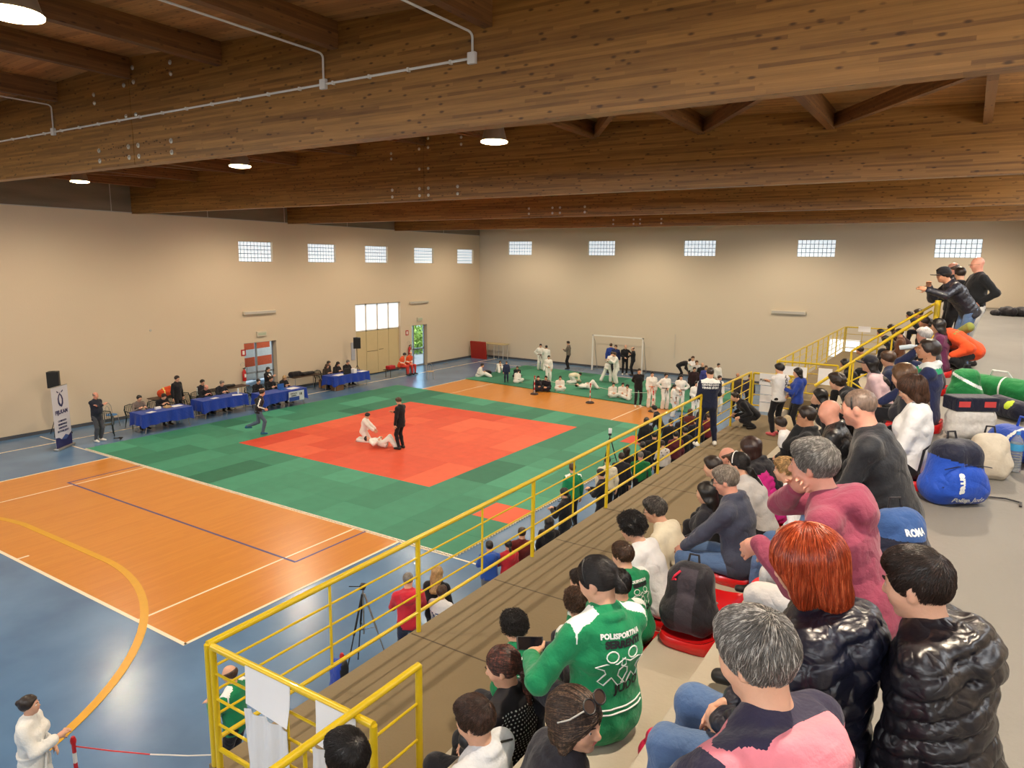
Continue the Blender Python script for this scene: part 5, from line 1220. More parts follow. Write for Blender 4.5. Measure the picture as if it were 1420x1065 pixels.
# ---------------- papers and cloths hung on railings
def sheet(x0, x1, y, z0, z1, label, txt=None, name='paper_sheet', mat=None, wav=.0, seed=0, n=14):
    mat = mat or M_PAPER; mb = MB(); fn = lambda u, v: (x0+(x1-x0)*u, y-.034-wav*abs(math.sin(u*9+v*2+seed))-.03*v*v*(1 if wav == 0 else 0)*(.3+u), z1+(z0-z1)*v)
    mb.grid(fn, n, 10); mb.grid(lambda u, v: tuple(Vector(fn(u, v))+Vector((0, .004, 0))), n, 10)
    o = mb.build(name, mat, None, True); o.location = (0, 0, 0); tag(o, label, 'paper' if name == 'paper_sheet' else 'cloth')
    if txt: put_text(txt, .085, M_INK, o, ((x0+x1)/2, y-.062, (z0+z1)/2-.05), (1, 0, 0), (0, 0, 1), .002)
    return o
M_CLOTHW = pm('white_thin_cloth', S(226, 228, 232), .7, .05, 7, .4, bscale=9, stretch=(5, 5, .6))
sheet(-4.02, -3.55, 2.87, 3.28, 3.57, 'white paper sheet on the near cross railing, left one above the hanging cloth'); sheet(-3.30, -2.94, 2.87, 3.26, 3.57, 'white paper sheet on the near cross railing, right one beside the tall post')
for x0, x1, l in ((-4.02, -3.56, 'long white cloth hanging from the near cross railing, left one'), (-3.34, -2.98, 'long white cloth hanging from the near cross railing, right one behind the dark head')):
    o = sheet(x0, x1, 2.868, 2.25, 3.25, l, None, 'hanging_cloth', M_CLOTHW, .03, x0, 40)
sheet(-4.28, -3.86, 18.627, 3.36, 3.66, 'white paper with dark lettering on the far cross railing', 'PUBBLICO')
for i, (z0, z1) in enumerate(((3.12, 3.34), (2.92, 3.10), (2.66, 2.90))): sheet(-4.24, -3.84, 18.627, z0, z1, ['blank white paper just under the lettered one on the far railing', 'third white paper down on the far railing', 'lowest white paper on the far railing, touching the floor'][i])
sheet(-4.7+.3, -3.95+.3, 21.607, 3.2, 3.5, 'white paper on the cross railing beyond the stair gap, left one'); sheet(-3.35, -2.98, 21.607, 3.05, 3.52, 'white paper on the cross railing beyond the stair gap, right one')
sheet(-3.95, -3.45, 35.207, 3.5, 3.75, 'small white paper on the short far railing, first from left'); sheet(-2.6, -2.1, 35.207, 3.45, 3.66, 'small white paper on the short far railing, second from left')
# ---------------- red stadium seats
M_SEAT = pm('red_seat_plastic', S(206, 26, 28), .22, .05, 6, spec=.6, coat=.3)
def seat_mesh():
    def fn(u, v):
        a = 2*PI*u; r = v; sx = .205*r*abs(math.cos(a))**.55*(1 if math.cos(a) > 0 else -1); sy = .205*r*abs(math.sin(a))**.55*(1 if math.sin(a) > 0 else -1)
        z = .075-.022*(1-r**3)+(.05*max(0, -sy/.205)**2)*r  # dished, raised at the back
        return (sx, sy, z)
    mb = MB(); mb.grid(fn, 40, 9, True)
    rim = [fn(i/40, 1) for i in range(40)]
    mb.grid(lambda u, v: (rim[int(round(u*40)) % 40][0]*(1+.06*math.sin(PI*v)-.02*v), rim[int(round(u*40)) % 40][1]*(1+.06*math.sin(PI*v)-.02*v), rim[int(round(u*40)) % 40][2]*(1-v)+.0*v), 40, 5, True)
    return mb
ROWS = {'A': (-.28, 4.606), 'B': (-.83, 4.19), 'C': (-1.38, 3.78), 'D': (-1.95, 3.37), 'E': (-2.5, 2.96)}
_sm = seat_mesh(); sp = None
def seat(row, y, label=None):
    global sp
    x, z = ROWS[row]
    if sp is None:
        sp = _sm.build('stadium_seat', M_SEAT, None, True); o = sp; MB().lathe([(.0, 0), (.02, 0), (.02, .005), (0, .006)], (0, 0, .053), 10).build('fixing_bolt', M_METAL, o)
    else: o = copy_tree(sp)
    o.location = (x, y, z+.001); o.rotation_euler = (0, 0, PI/2); return tag(o, label or 'red plastic stadium seat', 'seat', 'red seats on the tiers')
# ---------------- things outside the doors
gd = MB().box(-60, XL-.36, 5, 60, -.25, -.05).build('ground', pm('asphalt', S(150, 148, 142), .9, .15, 4, .2)); struct(gd)
am = empty('ambulance', (-30.4, 22.2, 0), PI/2+.12, 'orange and white ambulance outside, seen through the first glazed door', 'ambulance')
MB().bbox(-2.7, 2.5, -1, 1, .45, 2.6, .12).build('body', pm('ambulance_white', S(236, 236, 236), .3), am)
for s in (-1, 1):
    MB().box(-2.6, 2.3, s*1.001-.004, s*1.001+.004, 1.15, 1.6).build('orange_band', pm('ambulance_orange', S(232, 92, 40), .4), am); MB().box(-2.2, 1.0, s*1.002-.004, s*1.002+.004, 2.0, 2.35).build('orange_band', MATS['ambulance_orange'], am)
    MB().box(1.2, 2.1, s*1.004-.004, s*1.004+.004, 1.65, 2.2).build('side_window', pm('dark_glass', S(60, 80, 100), .1), am)
    for xx in (-1.6, 1.7): MB().lathe([(0, -.1), (.22, -.1), (.34, -.08), (.34, .08), (.22, .1), (0, .1)], (xx, s*.95, .36), 24, Matrix.Rotation(PI/2, 3, 'X')).build('wheel', M_BLK, am, True)
M_LEAF = pm('hedge_leaves', S(150, 176, 76), .7, .4, 12, .5)
rs = np.random.default_rng(4)
for i, (x, y, r) in enumerate(((-33.5, 38.2, 1.7), (-36.5, 42.8, 2.3), (-31.6, 35.0, .9))):
    mb = MB()
    for k in range(2600):
        v = rs.normal(size=3); v = v/np.linalg.norm(v)*r*(.75+.3*rs.random()); v[2] = abs(v[2])*1.1; a = rs.normal(size=3)*.09; b_ = rs.normal(size=3)*.09; mb.add([v, v+a, v+a+b_, v+b_], [(0, 1, 2, 3)])
    o = mb.build('foliage', M_LEAF); t = empty('bush', (x, y, -.05), 0, ['round sunlit bush outside the second door, nearest the glass', 'tall sunlit bush outside, furthest behind the second door', 'low sunlit bush outside, left of the second door'][i], 'bush'); o.parent = t; MB().tube([(0, 0, 0), (0, 0, r*.8)], .08, 8).build('stem', M_PURL, t)
sn = bpy.data.lights.new('sun', 'SUN'); sn.energy = 5; sn.angle = .02; so = bpy.data.objects.new('sun', sn); COL.objects.link(so); so.rotation_euler = (math.radians(38), math.radians(-14), 0)

# ---------------- tripods on the hall floor
def tripod(x, y, h, label, top='head', silver=True):
    t = empty('tripod', (x, y, 0), .5, label, 'tripod'); L = M_METAL if silver else M_BLK
    for k in range(3):
        a = k*2*PI/3; q = lambda f: (.02+.42*f)*math.cos(a); w = lambda f: (.02+.42*f)*math.sin(a)
        MB().tube([(q(0), w(0), h-.16), (q(.45), w(.45), (h-.16)*.55)], .016, 8).tube([(q(.45), w(.45), (h-.16)*.55), (q(1), w(1), 0)], .010, 8).tube([(0, 0, h*.5), (q(.4), w(.4), (h-.16)*.6)], .006, 6).build('leg', M_BLK if k else L, t)
    MB().tube([(0, 0, h*.45), (0, 0, h-.06)], .013, 8).build('centre_column', L, t)
    if top == 'head': MB().bbox(-.04, .04, -.05, .05, h-.08, h, .01).tube([(0, 0, h-.04), (-.2, -.06, h-.02)], .008, 6).build('pan_head', M_BLK, t)
    else: MB().bbox(-.045, .045, -.03, .03, h-.08, h-.02, .01).build('pan_head', M_BLK, t); MB().bbox(-.05, .05, -.02, .02, h-.02, h+.13, .01).build('mounted_phone', M_PAPER, t)
q = onz(503, 810, 1.5); tripod(q[0], q[1], 1.5, 'empty silver and black camera tripod left of the man in red')
q = onz(846, 600, 1.6); tripod(q[0], q[1], 1.6, 'black tripod with a small white device on top at the mat edge', 'phone', False)
q = onz(792, 690, 1.2); tripod(q[0], q[1]-.2, 1.2, 'low black tripod beside the woman in black holding a device', 'head', False)
q = onz(474, 905, .95); barrier(q[0], q[1], 'barrier post draped with a blue jacket at the foot of the stand')
F = Field(); F.cap((0, 0, .80), (0, 0, .25), .07, .15, .03, (1, 0, 0), 1.5); F.cap((-.12, 0, .78), (-.2, .02, .35), .05, .05, .03); V, Q = F.mesh(.015, noise=.01); o = mk('jacket', V, Q, [cloth(44, 72, 168), M_BLK], None, lambda C: (C[:, 0] > .06).astype(int)); o.location = (q[0], q[1]-.02, 0); tag(o, 'blue and black jacket draped over the barrier post', 'jacket')
# ================================================================ PEOPLE
AW, RT, LT, TC = 33, -57, 123, 213      # heading away from / to the right of / to the left of / towards the viewer
def hres(p): return float(min(.026, max(.0068, .0021*np.linalg.norm(np.array(p)-[0, 0, HCAM]))))
BLK = cloth(26, 26, 31); DK = cloth(40, 40, 48); NAVY = cloth(32, 38, 66); GIW = cloth(232, 230, 224, name='judogi_cotton', bump=.4); JEANS = cloth(86, 112, 152, name='jeans_denim', bump=.35); DJEANS = cloth(52, 68, 96, name='dark_denim'); GREEN = cloth(26, 132, 84, name='green_tracksuit'); WHT = cloth(228, 228, 230); GRY = cloth(120, 116, 116); RED = cloth(206, 44, 60); MAROON = cloth(142, 62, 84, name='maroon_sweat'); CREAM = cloth(222, 212, 188)
BELTS = dict(w=M_WHITE, k=M_BLK, o=cloth(222, 132, 72), br=cloth(112, 52, 36), y=cloth(222, 190, 70))
def gi(belt='w', **k): return dict(pose='stand', kind='gi', top=GIW, trousers=GIW, flare=.03, tt=.022, shoes=None, belt=BELTS[belt], hair='short', hc='black', LH='down', RH='down', **k)
def dress(top, tr, kind='shirt', **k): return {**dict(pose='stand', kind=kind, top=top, trousers=tr), **k}
def at_feet(px, py, face, P, label, z=0, group=None, dx=0):
    p = onz(px, py, z)
    if p[1] > 37.7: p = p*(37.7/p[1])
    return person((p[0], p[1], z+P.pop('up', .0)), face, P, label, group, hres(p))
def at_top(px, py, hgt, face, P, label, z=0, group=None):
    p = onz(px, py, z+hgt); P.setdefault('s', hgt/1.745); return person((p[0], p[1], z), face, P, label, group, hres(p))
def at_xy(x, y, z, face, P, label, group=None): return person((x, y, z), face, P, label, group, hres((x, y, z+1)))
def head_fit(px, py, xr, zs, face, P, label, leans=range(-6, 52, 3), tol=.2, group=None, dist=None):
    """seat a figure whose hips rest at height zs near x = xr so that the head lies on the sight line of the photo"""
    best = None; a = math.radians(face); d = ray(px, py)
    for ln in ([P['lean']] if 'lean' in P else leans):
        K = skeleton({**P, 'lean': ln}); c = K['hc']; z = zs+c[2]
        if (z-HCAM)*d[2] <= 0: continue
        t = (z-HCAM)/d[2]; X, Y = d[0]*t, d[1]*t; ox = c[0]*math.cos(a)-c[1]*math.sin(a); oy = c[0]*math.sin(a)+c[1]*math.cos(a)
        e = abs(X-ox-xr)
        if best is None or e < best[0]: best = (e, ln, X-ox, Y-oy, X, Y, z)
    e, ln, hx, hy, X, Y, z = best; hx2 = max(xr-tol, min(xr+tol, hx))
    if hx2 != hx: print('FIT', label[:40], 'x off %.2f' % (hx-hx2), 'lean', ln)
    hx = hx2; P['lean'] = ln
    for sd in 'LR':
        if sd+'Hpx' in P:
            w = ndist(*P[sd+'Hpx'])-np.array([hx, hy, zs]); P[sd+'H'] = (w[0]*math.cos(a)+w[1]*math.sin(a), -w[0]*math.sin(a)+w[1]*math.cos(a), w[2])
    P.setdefault('drop', .45)
    b, K = person((hx, hy, zs), face, P, label, group, hres((X, Y, z))); print('SAT %-40s x%.2f y%.2f lean%d h%.4f' % (label[:40], hx, hy, ln, hres((X, Y, z)))); return b, K
def row(r, px, py, P, label, face=90, seat_=True, **k):
    x, z = ROWS[r]; P.setdefault('pose', 'sit'); b, K = head_fit(px, py, x, z+.075, face, P, label, **k)
    if seat_: seat(r, b.location[1], ' '.join(('red stadium seat under the '+label.split(',')[0]).split()[:15]))
    return b, K
def decal_on(o, txt, size, origin, dirn, right, mat, bold=.002, off=.004, name='lettering'):
    me = o.data; bvh = BVHTree.FromPolygons([v_.co[:] for v_ in me.vertices], [q_.vertices[:] for q_ in me.polygons]); import bmesh
    bm = bmesh.new(); bm.from_mesh(text_mesh(txt, size, bold)); bmesh.ops.triangulate(bm, faces=bm.faces[:]); d = Vector(dirn).normalized(); r = Vector(right).normalized(); u = r.cross(-d) if False else (-d).cross(r)
    for w in bm.verts:
        q_ = Vector(origin)+r*w.co.x+u*w.co.y; hit = bvh.ray_cast(q_, d); w.co = hit[0]-d*off if hit[0] is not None else q_+d*.1
    m2 = bpy.data.meshes.new(name); bm.to_mesh(m2); bm.free(); m2.materials.append(mat); ob = bpy.data.objects.new(name, m2); link(ob, o); return ob
def decal(K, txt, size, u, v, mat, up_rot=0, name='lettering', bold=.002, C='chest', off=.004, space=1.0, side=-1, mesh=None, shear=0):
    o = K['top']; par = o; me = o.data; V = [v_.co[:] for v_ in me.vertices]; Q = [p.vertices[:] for p in me.polygons]; bvh = K.get('bvh') or BVHTree.FromPolygons(V, Q); K['bvh'] = bvh
    tm = mesh or text_mesh(txt, size, bold, space=space, extr=0, shear=shear)
    import bmesh
    bm = bmesh.new(); bm.from_mesh(tm); bmesh.ops.triangulate(bm, faces=bm.faces[:])
    for _ in range(2):
        es = [e for e in bm.edges if e.calc_length() > size*.35]
        if es: bmesh.ops.subdivide_edges(bm, edges=es, cuts=1); bmesh.ops.triangulate(bm, faces=[f for f in bm.faces if len(f.verts) > 3])
    B = K['B2']; ca, sa = math.cos(up_rot), math.sin(up_rot); c0 = K[C]
    for w in bm.verts:
        x, y = w.co.x*ca-w.co.y*sa+u, w.co.x*sa+w.co.y*ca+v; x = x if side < 0 else -x
        q = c0+B@v3(x, side*.6, y); hit = bvh.ray_cast(Vector(q), Vector(B@v3(0, -side, 0)))
        w.co = (hit[0]+hit[1]*off*(1 if hit[1].dot(Vector(B@v3(0, side, 0))) > 0 else -1)) if hit[0] is not None else Vector(c0+B@v3(x, side*.16, y))
    m2 = bpy.data.meshes.new(name); bm.to_mesh(m2); bm.free(); m2.materials.clear(); m2.materials.append(mat); ob = bpy.data.objects.new(name, m2); link(ob, par); return ob
def outline(K, pts, mat, r=.006, name='printed_outline', side=-1, closed=True):
    o = K['top']; decalV = K.get('bvh')
    if decalV is None:
        me = o.data; K['bvh'] = decalV = BVHTree.FromPolygons([v_.co[:] for v_ in me.vertices], [p.vertices[:] for p in me.polygons])
    B = K['B2']; P3 = []
    for x, y in pts:
        hit = decalV.ray_cast(Vector(K['chest']+B@v3(x, side*.6, y)), Vector(B@v3(0, -side, 0))); P3.append(hit[0] if hit[0] is not None else Vector(K['chest']+B@v3(x, side*.15, y)))
    return MB().tube(P3, r, 5, closed=closed).build(name, mat, o)
M_PW = pm('print_white', S(232, 236, 232), .6, .04, 8)
def local(C, K, j='neck'): return (C-K[j])@K['B2']
def green_paint(C, K):
    q = local(C, K); return ((np.abs(q[:, 0]) > .075) & (np.abs(q[:, 0]) < .215) & (q[:, 2] > -.085) & (q[:, 1] > -.05-.1*(np.abs(q[:, 0])-.07)) & (q[:, 1] < .06)).astype(int)
def side_stripe(w=.016):
    def f(C, K):
        r = np.zeros(len(C), int)
        for sd, sg in (('L', -1), ('R', 1)):
            for a, b in ((K['sh'][sd], K['el'][sd]), (K['el'][sd], K['wr'][sd])):
                ab = b-a; L = np.linalg.norm(ab); u = ab/L; t = (C-a)@u; out = unit(v3(sg, 0, .25)-u*(v3(sg, 0, .25)@u)); wv = np.cross(u, out); off = C-a-np.outer(t, u)
                r |= ((t > -.02) & (t < L) & (np.abs(off@wv) < w) & (off@out > .02)).astype(int)
        return r
    return f
# ---- officials along the left wall
at_feet(137, 612, -75, dress(cloth(34, 38, 52), cloth(74, 76, 84), 'suit', LH='fold', RH='fold', hair='fringe', hc='grey', s=1.03, belly=.03, shoes=M_WHITE, skin=SKIN3), 'bald man standing with folded arms in a dark jacket, between banner and first table')
TP = dict(pose='sit', LH='table', RH='table', lean=16, drop=.44)
def at_table(x, y, P, label, face=-90, z=.455): P = {**TP, **P}; return at_xy(x, y, z, face, P, label)
at_table(-25.95, 14.3, dress(cloth(122, 110, 104), BLK, hair='short', hc='black', pose='sit'), 'man in a grey sweater sitting at the first blue table')
at_table(-25.95, 15.2, dress(BLK, BLK, 'suit', hair='short', hc='dark', pose='sit', lean=26, hp=25), 'man in black bending over the first blue table, beside the man in grey')
at_feet(248, 580, -75, dress(BLK, BLK, 'suit', hair='short', hc='dark', s=1.02), 'man in a black suit standing behind the first blue table')
at_xy(-26.95, 17.65, .455, -80, dress(cloth(36, 32, 40), BLK, 'jacket', pose='sit', hair='short', hc='black', drop=.44, LH='lap', RH='lap', up=.1, lean=4, paint=([M_PW], side_stripe(.03))), 'man with a white strap on his dark jacket, seated highest behind the second table')
at_table(-26.35, 17.3, dress(BLK, BLK, 'suit', hair='fringe', hc='grey', pose='sit', lean=24, skin=SKIN3, hp=20), 'bald man in black leaning over the second blue table')
at_table(-26.35, 18.1, dress(cloth(30, 32, 40), BLK, 'suit', hair='short', hc='grey', pose='sit'), 'grey-haired man in black at the right end of the second blue table')
at_table(-25.65, 19.4, dress(BLK, BLK, 'suit', hair='short', hc='black', pose='sit', s=.97), 'dark-haired sitter at the left end of the third blue table')
at_table(-25.7, 20.1, dress(BLK, BLK, 'suit', hair='short', hc='dark', pose='sit'), 'dark-haired man in a suit seated in the middle of the third blue table')
at_table(-25.65, 20.8, dress(BLK, BLK, 'suit', hair='bob', hc='blond', pose='sit', fem=1, s=.94, hp=22), 'fair-haired woman in black at the right end of the third blue table')
at_feet(373, 560, -80, dress(BLK, BLK, 'jacket', hair='pony', hc='dark', fem=1, s=.98, LH='fold', RH='fold', paint=([M_PW], lambda C, K: ((np.abs(local(C, K)[:, 0]) < .06) & (local(C, K)[:, 1] > .05) & (local(C, K)[:, 2] < -.02) & (local(C, K)[:, 2] > -.3)).astype(int))), 'woman in black with folded arms standing before the first glazed door')
at_feet(360, 604, -40, dress(cloth(30, 26, 34), cloth(82, 100, 120), 'jacket', pose='run', hair='short', hc='dark', s=1.0, up=.04, LH=(-.2, -.05, 1.05), RH=(.22, .22, 1.0), LF=(-.08, -.42, .32), RF=(.08, .12, .1), LK=(0, 1, -.2), paint=([M_PW], side_stripe(.022)), shoes=cloth(40, 96, 130)), 'man in a black jacket with white sleeve stripe running across the green mat', z=0)
at_table(-26.8, 24.4, dress(cloth(50, 42, 36), BLK, 'shirt', hair='bob', hc='brown', pose='sit', fem=1, s=.95), 'brown-haired woman at the left end of the last blue table')
at_xy(-27.35, 25.0, .455, -80, dress(BLK, BLK, 'jacket', pose='sit', hair='long', hc='black', fem=1, drop=.44, s=.97), 'black-haired sitter back by the wall behind the last blue table')
at_table(-26.8, 25.1, dress(BLK, BLK, 'suit', hair='long', hc='black', pose='sit', fem=1, hp=24), 'woman with long black hair bending over papers at the last blue table')
at_table(-26.8, 25.8, dress(BLK, BLK, 'suit', hair='short', hc='grey', pose='sit'), 'white-haired man in black at the right end of the last blue table')
M_MED = cloth(236, 92, 44, name='medic_orange'); mp = ([pm('medic_band', S(236, 216, 196), .4)], lambda C, K: (np.abs(local(C, K)[:, 2]+.26) < .03).astype(int))
at_xy(-26.5, 29.75, .455, -60, dress(M_MED, cloth(196, 60, 50), 'jacket', pose='sit', hair='short', hc='black', drop=.44, LH='lap', RH='lap', paint=mp, hp=30), 'dark-haired medic in orange on the bench, head bent, nearest the red bag')
at_xy(-26.5, 30.4, .455, -90, dress(M_MED, cloth(196, 60, 50), 'jacket', pose='sit', hair='fringe', hc='brown', drop=.44, LH='lap', RH='lap', paint=mp), 'second medic in orange at the right end of the bench')
# ---- contest on the mat
at_feet(556, 624, 95, dress(BLK, BLK, 'suit', hair='short', hc='brown', s=1.05, hp=24, up=.042, LH='side', RH='front', RE=(.6, -.4, -1)), 'referee in a black suit standing on the red mat, head bowed')
p = onz(505, 613, 0); at_xy(p[0], p[1], .042, -62, {**gi('w'), 'pose': 'kneel', 's': .88, 'LH': (-.1, .42, .38), 'RH': (.1, .42, .38), 'hp': 28, 'hz': .36, 'lean': 10, 'cap': None}, 'judo child kneeling upright on the red mat, holding the one lying down')
p = onz(530, 622, 0); at_xy(p[0], p[1], .042, -62, {**gi('w'), 'pose': 'lie', 's': .82, 'hz': .14, 'lean': -74, 'LF': (-.12, .50, .10), 'RF': (.14, .62, .1), 'LK': (0, .3, 1), 'RK': (0, .4, 1), 'LH': (-.2, -.1, .3), 'RH': (.2, -.1, .3), 'hc': 'black', 'hp': 20}, 'judo child lying on its back on the red mat with bent knees')
# ---- far mat
GD = 'judo children around the far mat'
def sitg(px, py, face, label, belt='w', top=None, z=.04, **k):
    p = onz(px, py, z); P = {**gi(belt), 'pose': 'cross', 's': .84, 'LH': 'lapm', 'RH': 'lapm'}; P.update(k)
    if top: P.update(dict(top=top, trousers=top, kind='hoodie', shoes=M_BLK, hood=0))
    return at_xy(p[0], p[1], z, face, P, label)
sitg(663, 523, RT, 'child in white with dark belt sitting on the blue floor, furthest left', 'k', z=.0, LF=(-.1, .75, .08), RF=(.15, .78, .08), LK=(0, .3, 1), RK=(0, .3, 1), s=.92)
F = Field(); F.ell((0, 0, .12), (.28, .18, .13)); V, Q = F.mesh(.02, noise=.006); o = mk('kit_bag', V, Q, BLK); o.location = tuple(onz(676, 519, 0)); tag(o, 'black kit bag on the floor between two sitting children, far left', 'bag')
sitg(691, 516, TC+30, 'child in white with raised knees sitting beyond the black kit bag', 'k', z=.0, LF=(-.2, .5, .08), RF=(.2, .5, .08), LK=(0, .3, 1), RK=(0, .3, 1), hair='pony', fem=1)
at_feet(702, 531, TC, dress(cloth(38, 52, 84), NAVY, 'hoodie', s=.66, hood=0, hair='short', hc='dark', up=.04), 'small child in a navy tracksuit standing at the far mat edge')
sitg(716, 531, RT+60, 'child in white sitting with back half turned, next to the small child in navy', 'k', hair='pony', fem=1, hc='black')
sitg(717, 524, TC, 'child in dark clothes sitting behind the white one with black belt', top=DK, s=.8)
sitg(744, 541, TC+15, 'dark-clothed child sitting behind the first barrier post, hands at face', top=cloth(34, 34, 44), LH='chin', RH='lapm', s=.9)
sitg(758, 541, TC-15, 'dark-clothed child pointing, right of the one behind the first barrier post', top=cloth(34, 32, 42), LH='front', RH='front', s=.9)
sitg(776, 541, TC, 'child in white sitting right of the two in dark clothes', 'br', s=.9)
at_feet(749, 514, TC, dict(gi('br', up=.04), LH='hips', RH='hips', s=.92), 'boy in white with hands on hips standing furthest back, left of a pair')
at_feet(757, 516, AW, dict(gi('w', up=.04), LH='front', s=.9), 'boy in white seen from behind, right of the pair at the back')
at_feet(760, 531, TC+10, dict(gi('w', up=.04), RH='belt', s=.85), 'boy in white standing behind the seated dark-clothed children')
at_feet(788, 507, LT-20, dress(cloth(112, 102, 92), BLK, 'jacket', s=1.0, hair='short', hc='dark', LH='front'), 'man in a grey jacket walking along the back wall')
p = onz(792, 532, 0); at_xy(p[0], p[1], .04, RT+30, {**gi('w'), 'pose': 'crouch', 's': .85, 'hz': .38, 'lean': 70, 'mid': 30, 'LH': (-.15, .5, .08), 'RH': (.15, .5, .08), 'hp': 50, 'top': cloth(226, 218, 190), 'LF': (-.1, -.2, .05), 'RF': (.1, -.2, .05)}, 'child in cream white bent over on hands and knees on the far mat')
p = onz(815, 540, 0); at_xy(p[0], p[1], .04, RT, {**gi('w'), 'pose': 'lie', 's': .85, 'hz': .12, 'LF': (-.1, .52, .1), 'RF': (.12, .56, .1), 'LK': (0, .2, 1), 'RK': (0, .2, 1), 'LH': (-.1, -.05, .26), 'RH': (.1, -.05, .26)}, 'child in white lying on its back on the far mat with raised knees')
p = onz(842, 531, 0); at_xy(p[0], p[1], .04, RT+25, {**gi('k'), 's': 1.0, 'lean': 24, 'LH': (-.1, .5, 1.25), 'RH': (.1, .5, 1.2), 'LF': (-.12, -.35, .085), 'RF': (.12, .12, .085), 'hair': 'buzz'}, 'judoka leaning into a grip, left one of the wrestling pair')
p = onz(854, 533, 0); at_xy(p[0], p[1], .04, LT+15, {**gi('w'), 's': 1.0, 'lean': 12, 'LH': (-.1, .45, 1.3), 'RH': (.1, .45, 1.2), 'hc': 'brown'}, 'judoka held by the other, right one of the wrestling pair')
at_feet(846, 514, AW, dress(cloth(42, 66, 146), DK, 'jacket', s=1.04, hair='short', hc='brown'), 'person in a royal blue jacket seen from behind in front of the goal')
at_feet(853, 511, TC-20, dress(cloth(34, 44, 84), DK, 'jacket', s=1.0, hair='short', hc='brown'), 'person in navy facing the one in royal blue before the goal')
at_feet(866, 514, TC, dress(BLK, BLK, 'hoodie', s=1.03, hair='fringe', hc='grey', LH='hips', RH='belt', shoes=M_WHITE), 'man in a black tracksuit in front of the goal, second from right')
at_feet(877, 518, LT, dress(cloth(30, 30, 34), BLK, 'jacket', s=.98, hair='fringe', hc='brown', LH='fold', RH='fold'), 'man in black with folded arms at the right side of the goal')
sitg(848, 550, TC+10, 'child in white sitting cross-legged, leftmost beside the coach in black', 'w'); sitg(862, 550, TC, 'child in white sitting in the middle of three, left of the coach', 'o', hc='black'); sitg(871, 553, TC-25, 'child in white sitting closest to the legs of the coach in black', 'br', LF=(-.15, .45, .08), LK=(0, .3, 1), hair='curly')
at_feet(884, 564, TC+5, dress(cloth(24, 24, 28), BLK, 'hoodie', hood=0, s=1.03, hair='buzz', hc='dark', LH='back', RH='back', shoes=M_WHITE), 'coach in plain black standing on the orange strip, left of the boys in white')
at_feet(902, 566, TC, dict(gi('o', up=0), s=.98, LH='down', RH='down'), 'tall boy in white with orange belt, first right of the coach in black')
at_feet(921, 568, TC+12, dict(gi('k'), s=.97, hair='curly', LH='belt', RH='hips'), 'boy in white with curly black hair and dark belt in the standing group')
at_feet(932, 578, RT-20, dict(gi('br'), s=.82, hair='pony', LH='front'), 'smaller child in white with brown belt, turned aside in the standing group')
at_feet(942, 570, TC-10, dict(gi('br'), s=.95, LH='hips', RH='belt'), 'boy in white with elbows out behind the smaller child in the group')
at_feet(963, 580, TC, dict(gi('k'), s=.93, LH='belt', RH='belt'), 'boy in white with striped dark belt right above the railing top')
at_feet(981, 574, TC+20, dict(gi('y'), s=.92, LH='front', RH='belt'), 'boy in white holding something at his chest, left of the man in navy')
at_feet(994, 573, TC+20, dict(gi('w'), s=.98, hc='dark'), 'boy in white mostly hidden behind the man in the navy tracksuit')
p = onz(940, 528, 0); at_xy(p[0], p[1], 0, RT-10, dress(BLK, BLK, 'hoodie', pose='bend', lean=58, mid=22, s=1.0, hair='short', hc='black', LH='down', RH=(.1, .5, .6), hood=0), 'person in black bending forward near the back wall')
at_feet(958, 540, TC, dress(WHT, BLK, 'shirt', s=1.02, hair='short', hc='brown', LH='fold', RH='fold'), 'person in a white shirt and black trousers standing behind the boys')
for px, py, c, hc_, l in ((966, 508, cloth(196, 190, 186), 'brown', 'bald adult in pale clothes in the back group, left of the black jacket'), (974, 511, BLK, 'grey', 'grey-haired adult in black in the back group'), (963, 517, cloth(44, 26, 30), 'black', 'dark-haired child in dark red in front of the pale bald adult'), (979, 515, cloth(66, 70, 140), 'brown', 'adult in violet blue in the back group, right of the grey-haired one')):
    p = onz(px, py-9, 1.62); at_xy(p[0], p[1], 0, TC, dress(c, BLK, 'jacket', s=.93, hair='short' if hc_ != 'grey' else 'fringe', hc=hc_), l)
at_top(996, 503, 1.5, TC+20, dict(gi('w')), 'boy in white standing alone at the back, left of the seated men')
for px, py, c, l in ((1023, 523, cloth(72, 60, 58), 'bald man in brown behind the lettered paper, left one of two'), (1040, 525, cloth(52, 48, 66), 'dark bearded man behind the lettered paper, right one of two')):
    p = onz(px, py-7, 1.66); at_xy(p[0], p[1], 0, TC+5, dress(c, BLK, 'jacket', s=.95, hair='fringe' if px < 1030 else 'short', hc='dark', skin=SKIN2), l)
# ---- people on the hall floor along the foot of the stand
at_top(36, 967, 1.62, RT+12, {**gi('w', up=0), 's': .95, 'fem': 1, 'hair': 'bun', 'hc': 'dark', 'hp': -6, 'LH': 'belt', 'RH': 'front', 'facial': True}, 'girl in a white judo jacket with a dark hair bun, bottom left corner')
at_top(322, 920, 1.66, LT-10, dress(GREEN, BLK, 'jacket', hair='fringe', hc='brown', paint=([M_PW], green_paint), LH='front', RH='front'), 'bald man in a green jacket seen through the near stair railing')
b, K = at_top(566, 793, 1.75, AW+12, dress(RED, NAVY, 'hoodie', hair='buzz', hc='grey', LH='front', RH='front'), 'man in a red hooded sweatshirt standing below the railing')
at_top(605, 784, 1.68, AW-12, dress(BLK, BLK, 'jacket', hair='long', hc='blond', fem=1, LH='front'), 'woman with blond hair and black jacket, right of the man in red')
b, K = at_top(611, 812, 1.48, AW-25, dress(WHT, DK, 'jacket', hair='bowl', hc='brown', LH='front', RH='front'), 'child in a white jacket with a blue lettered band on the back')
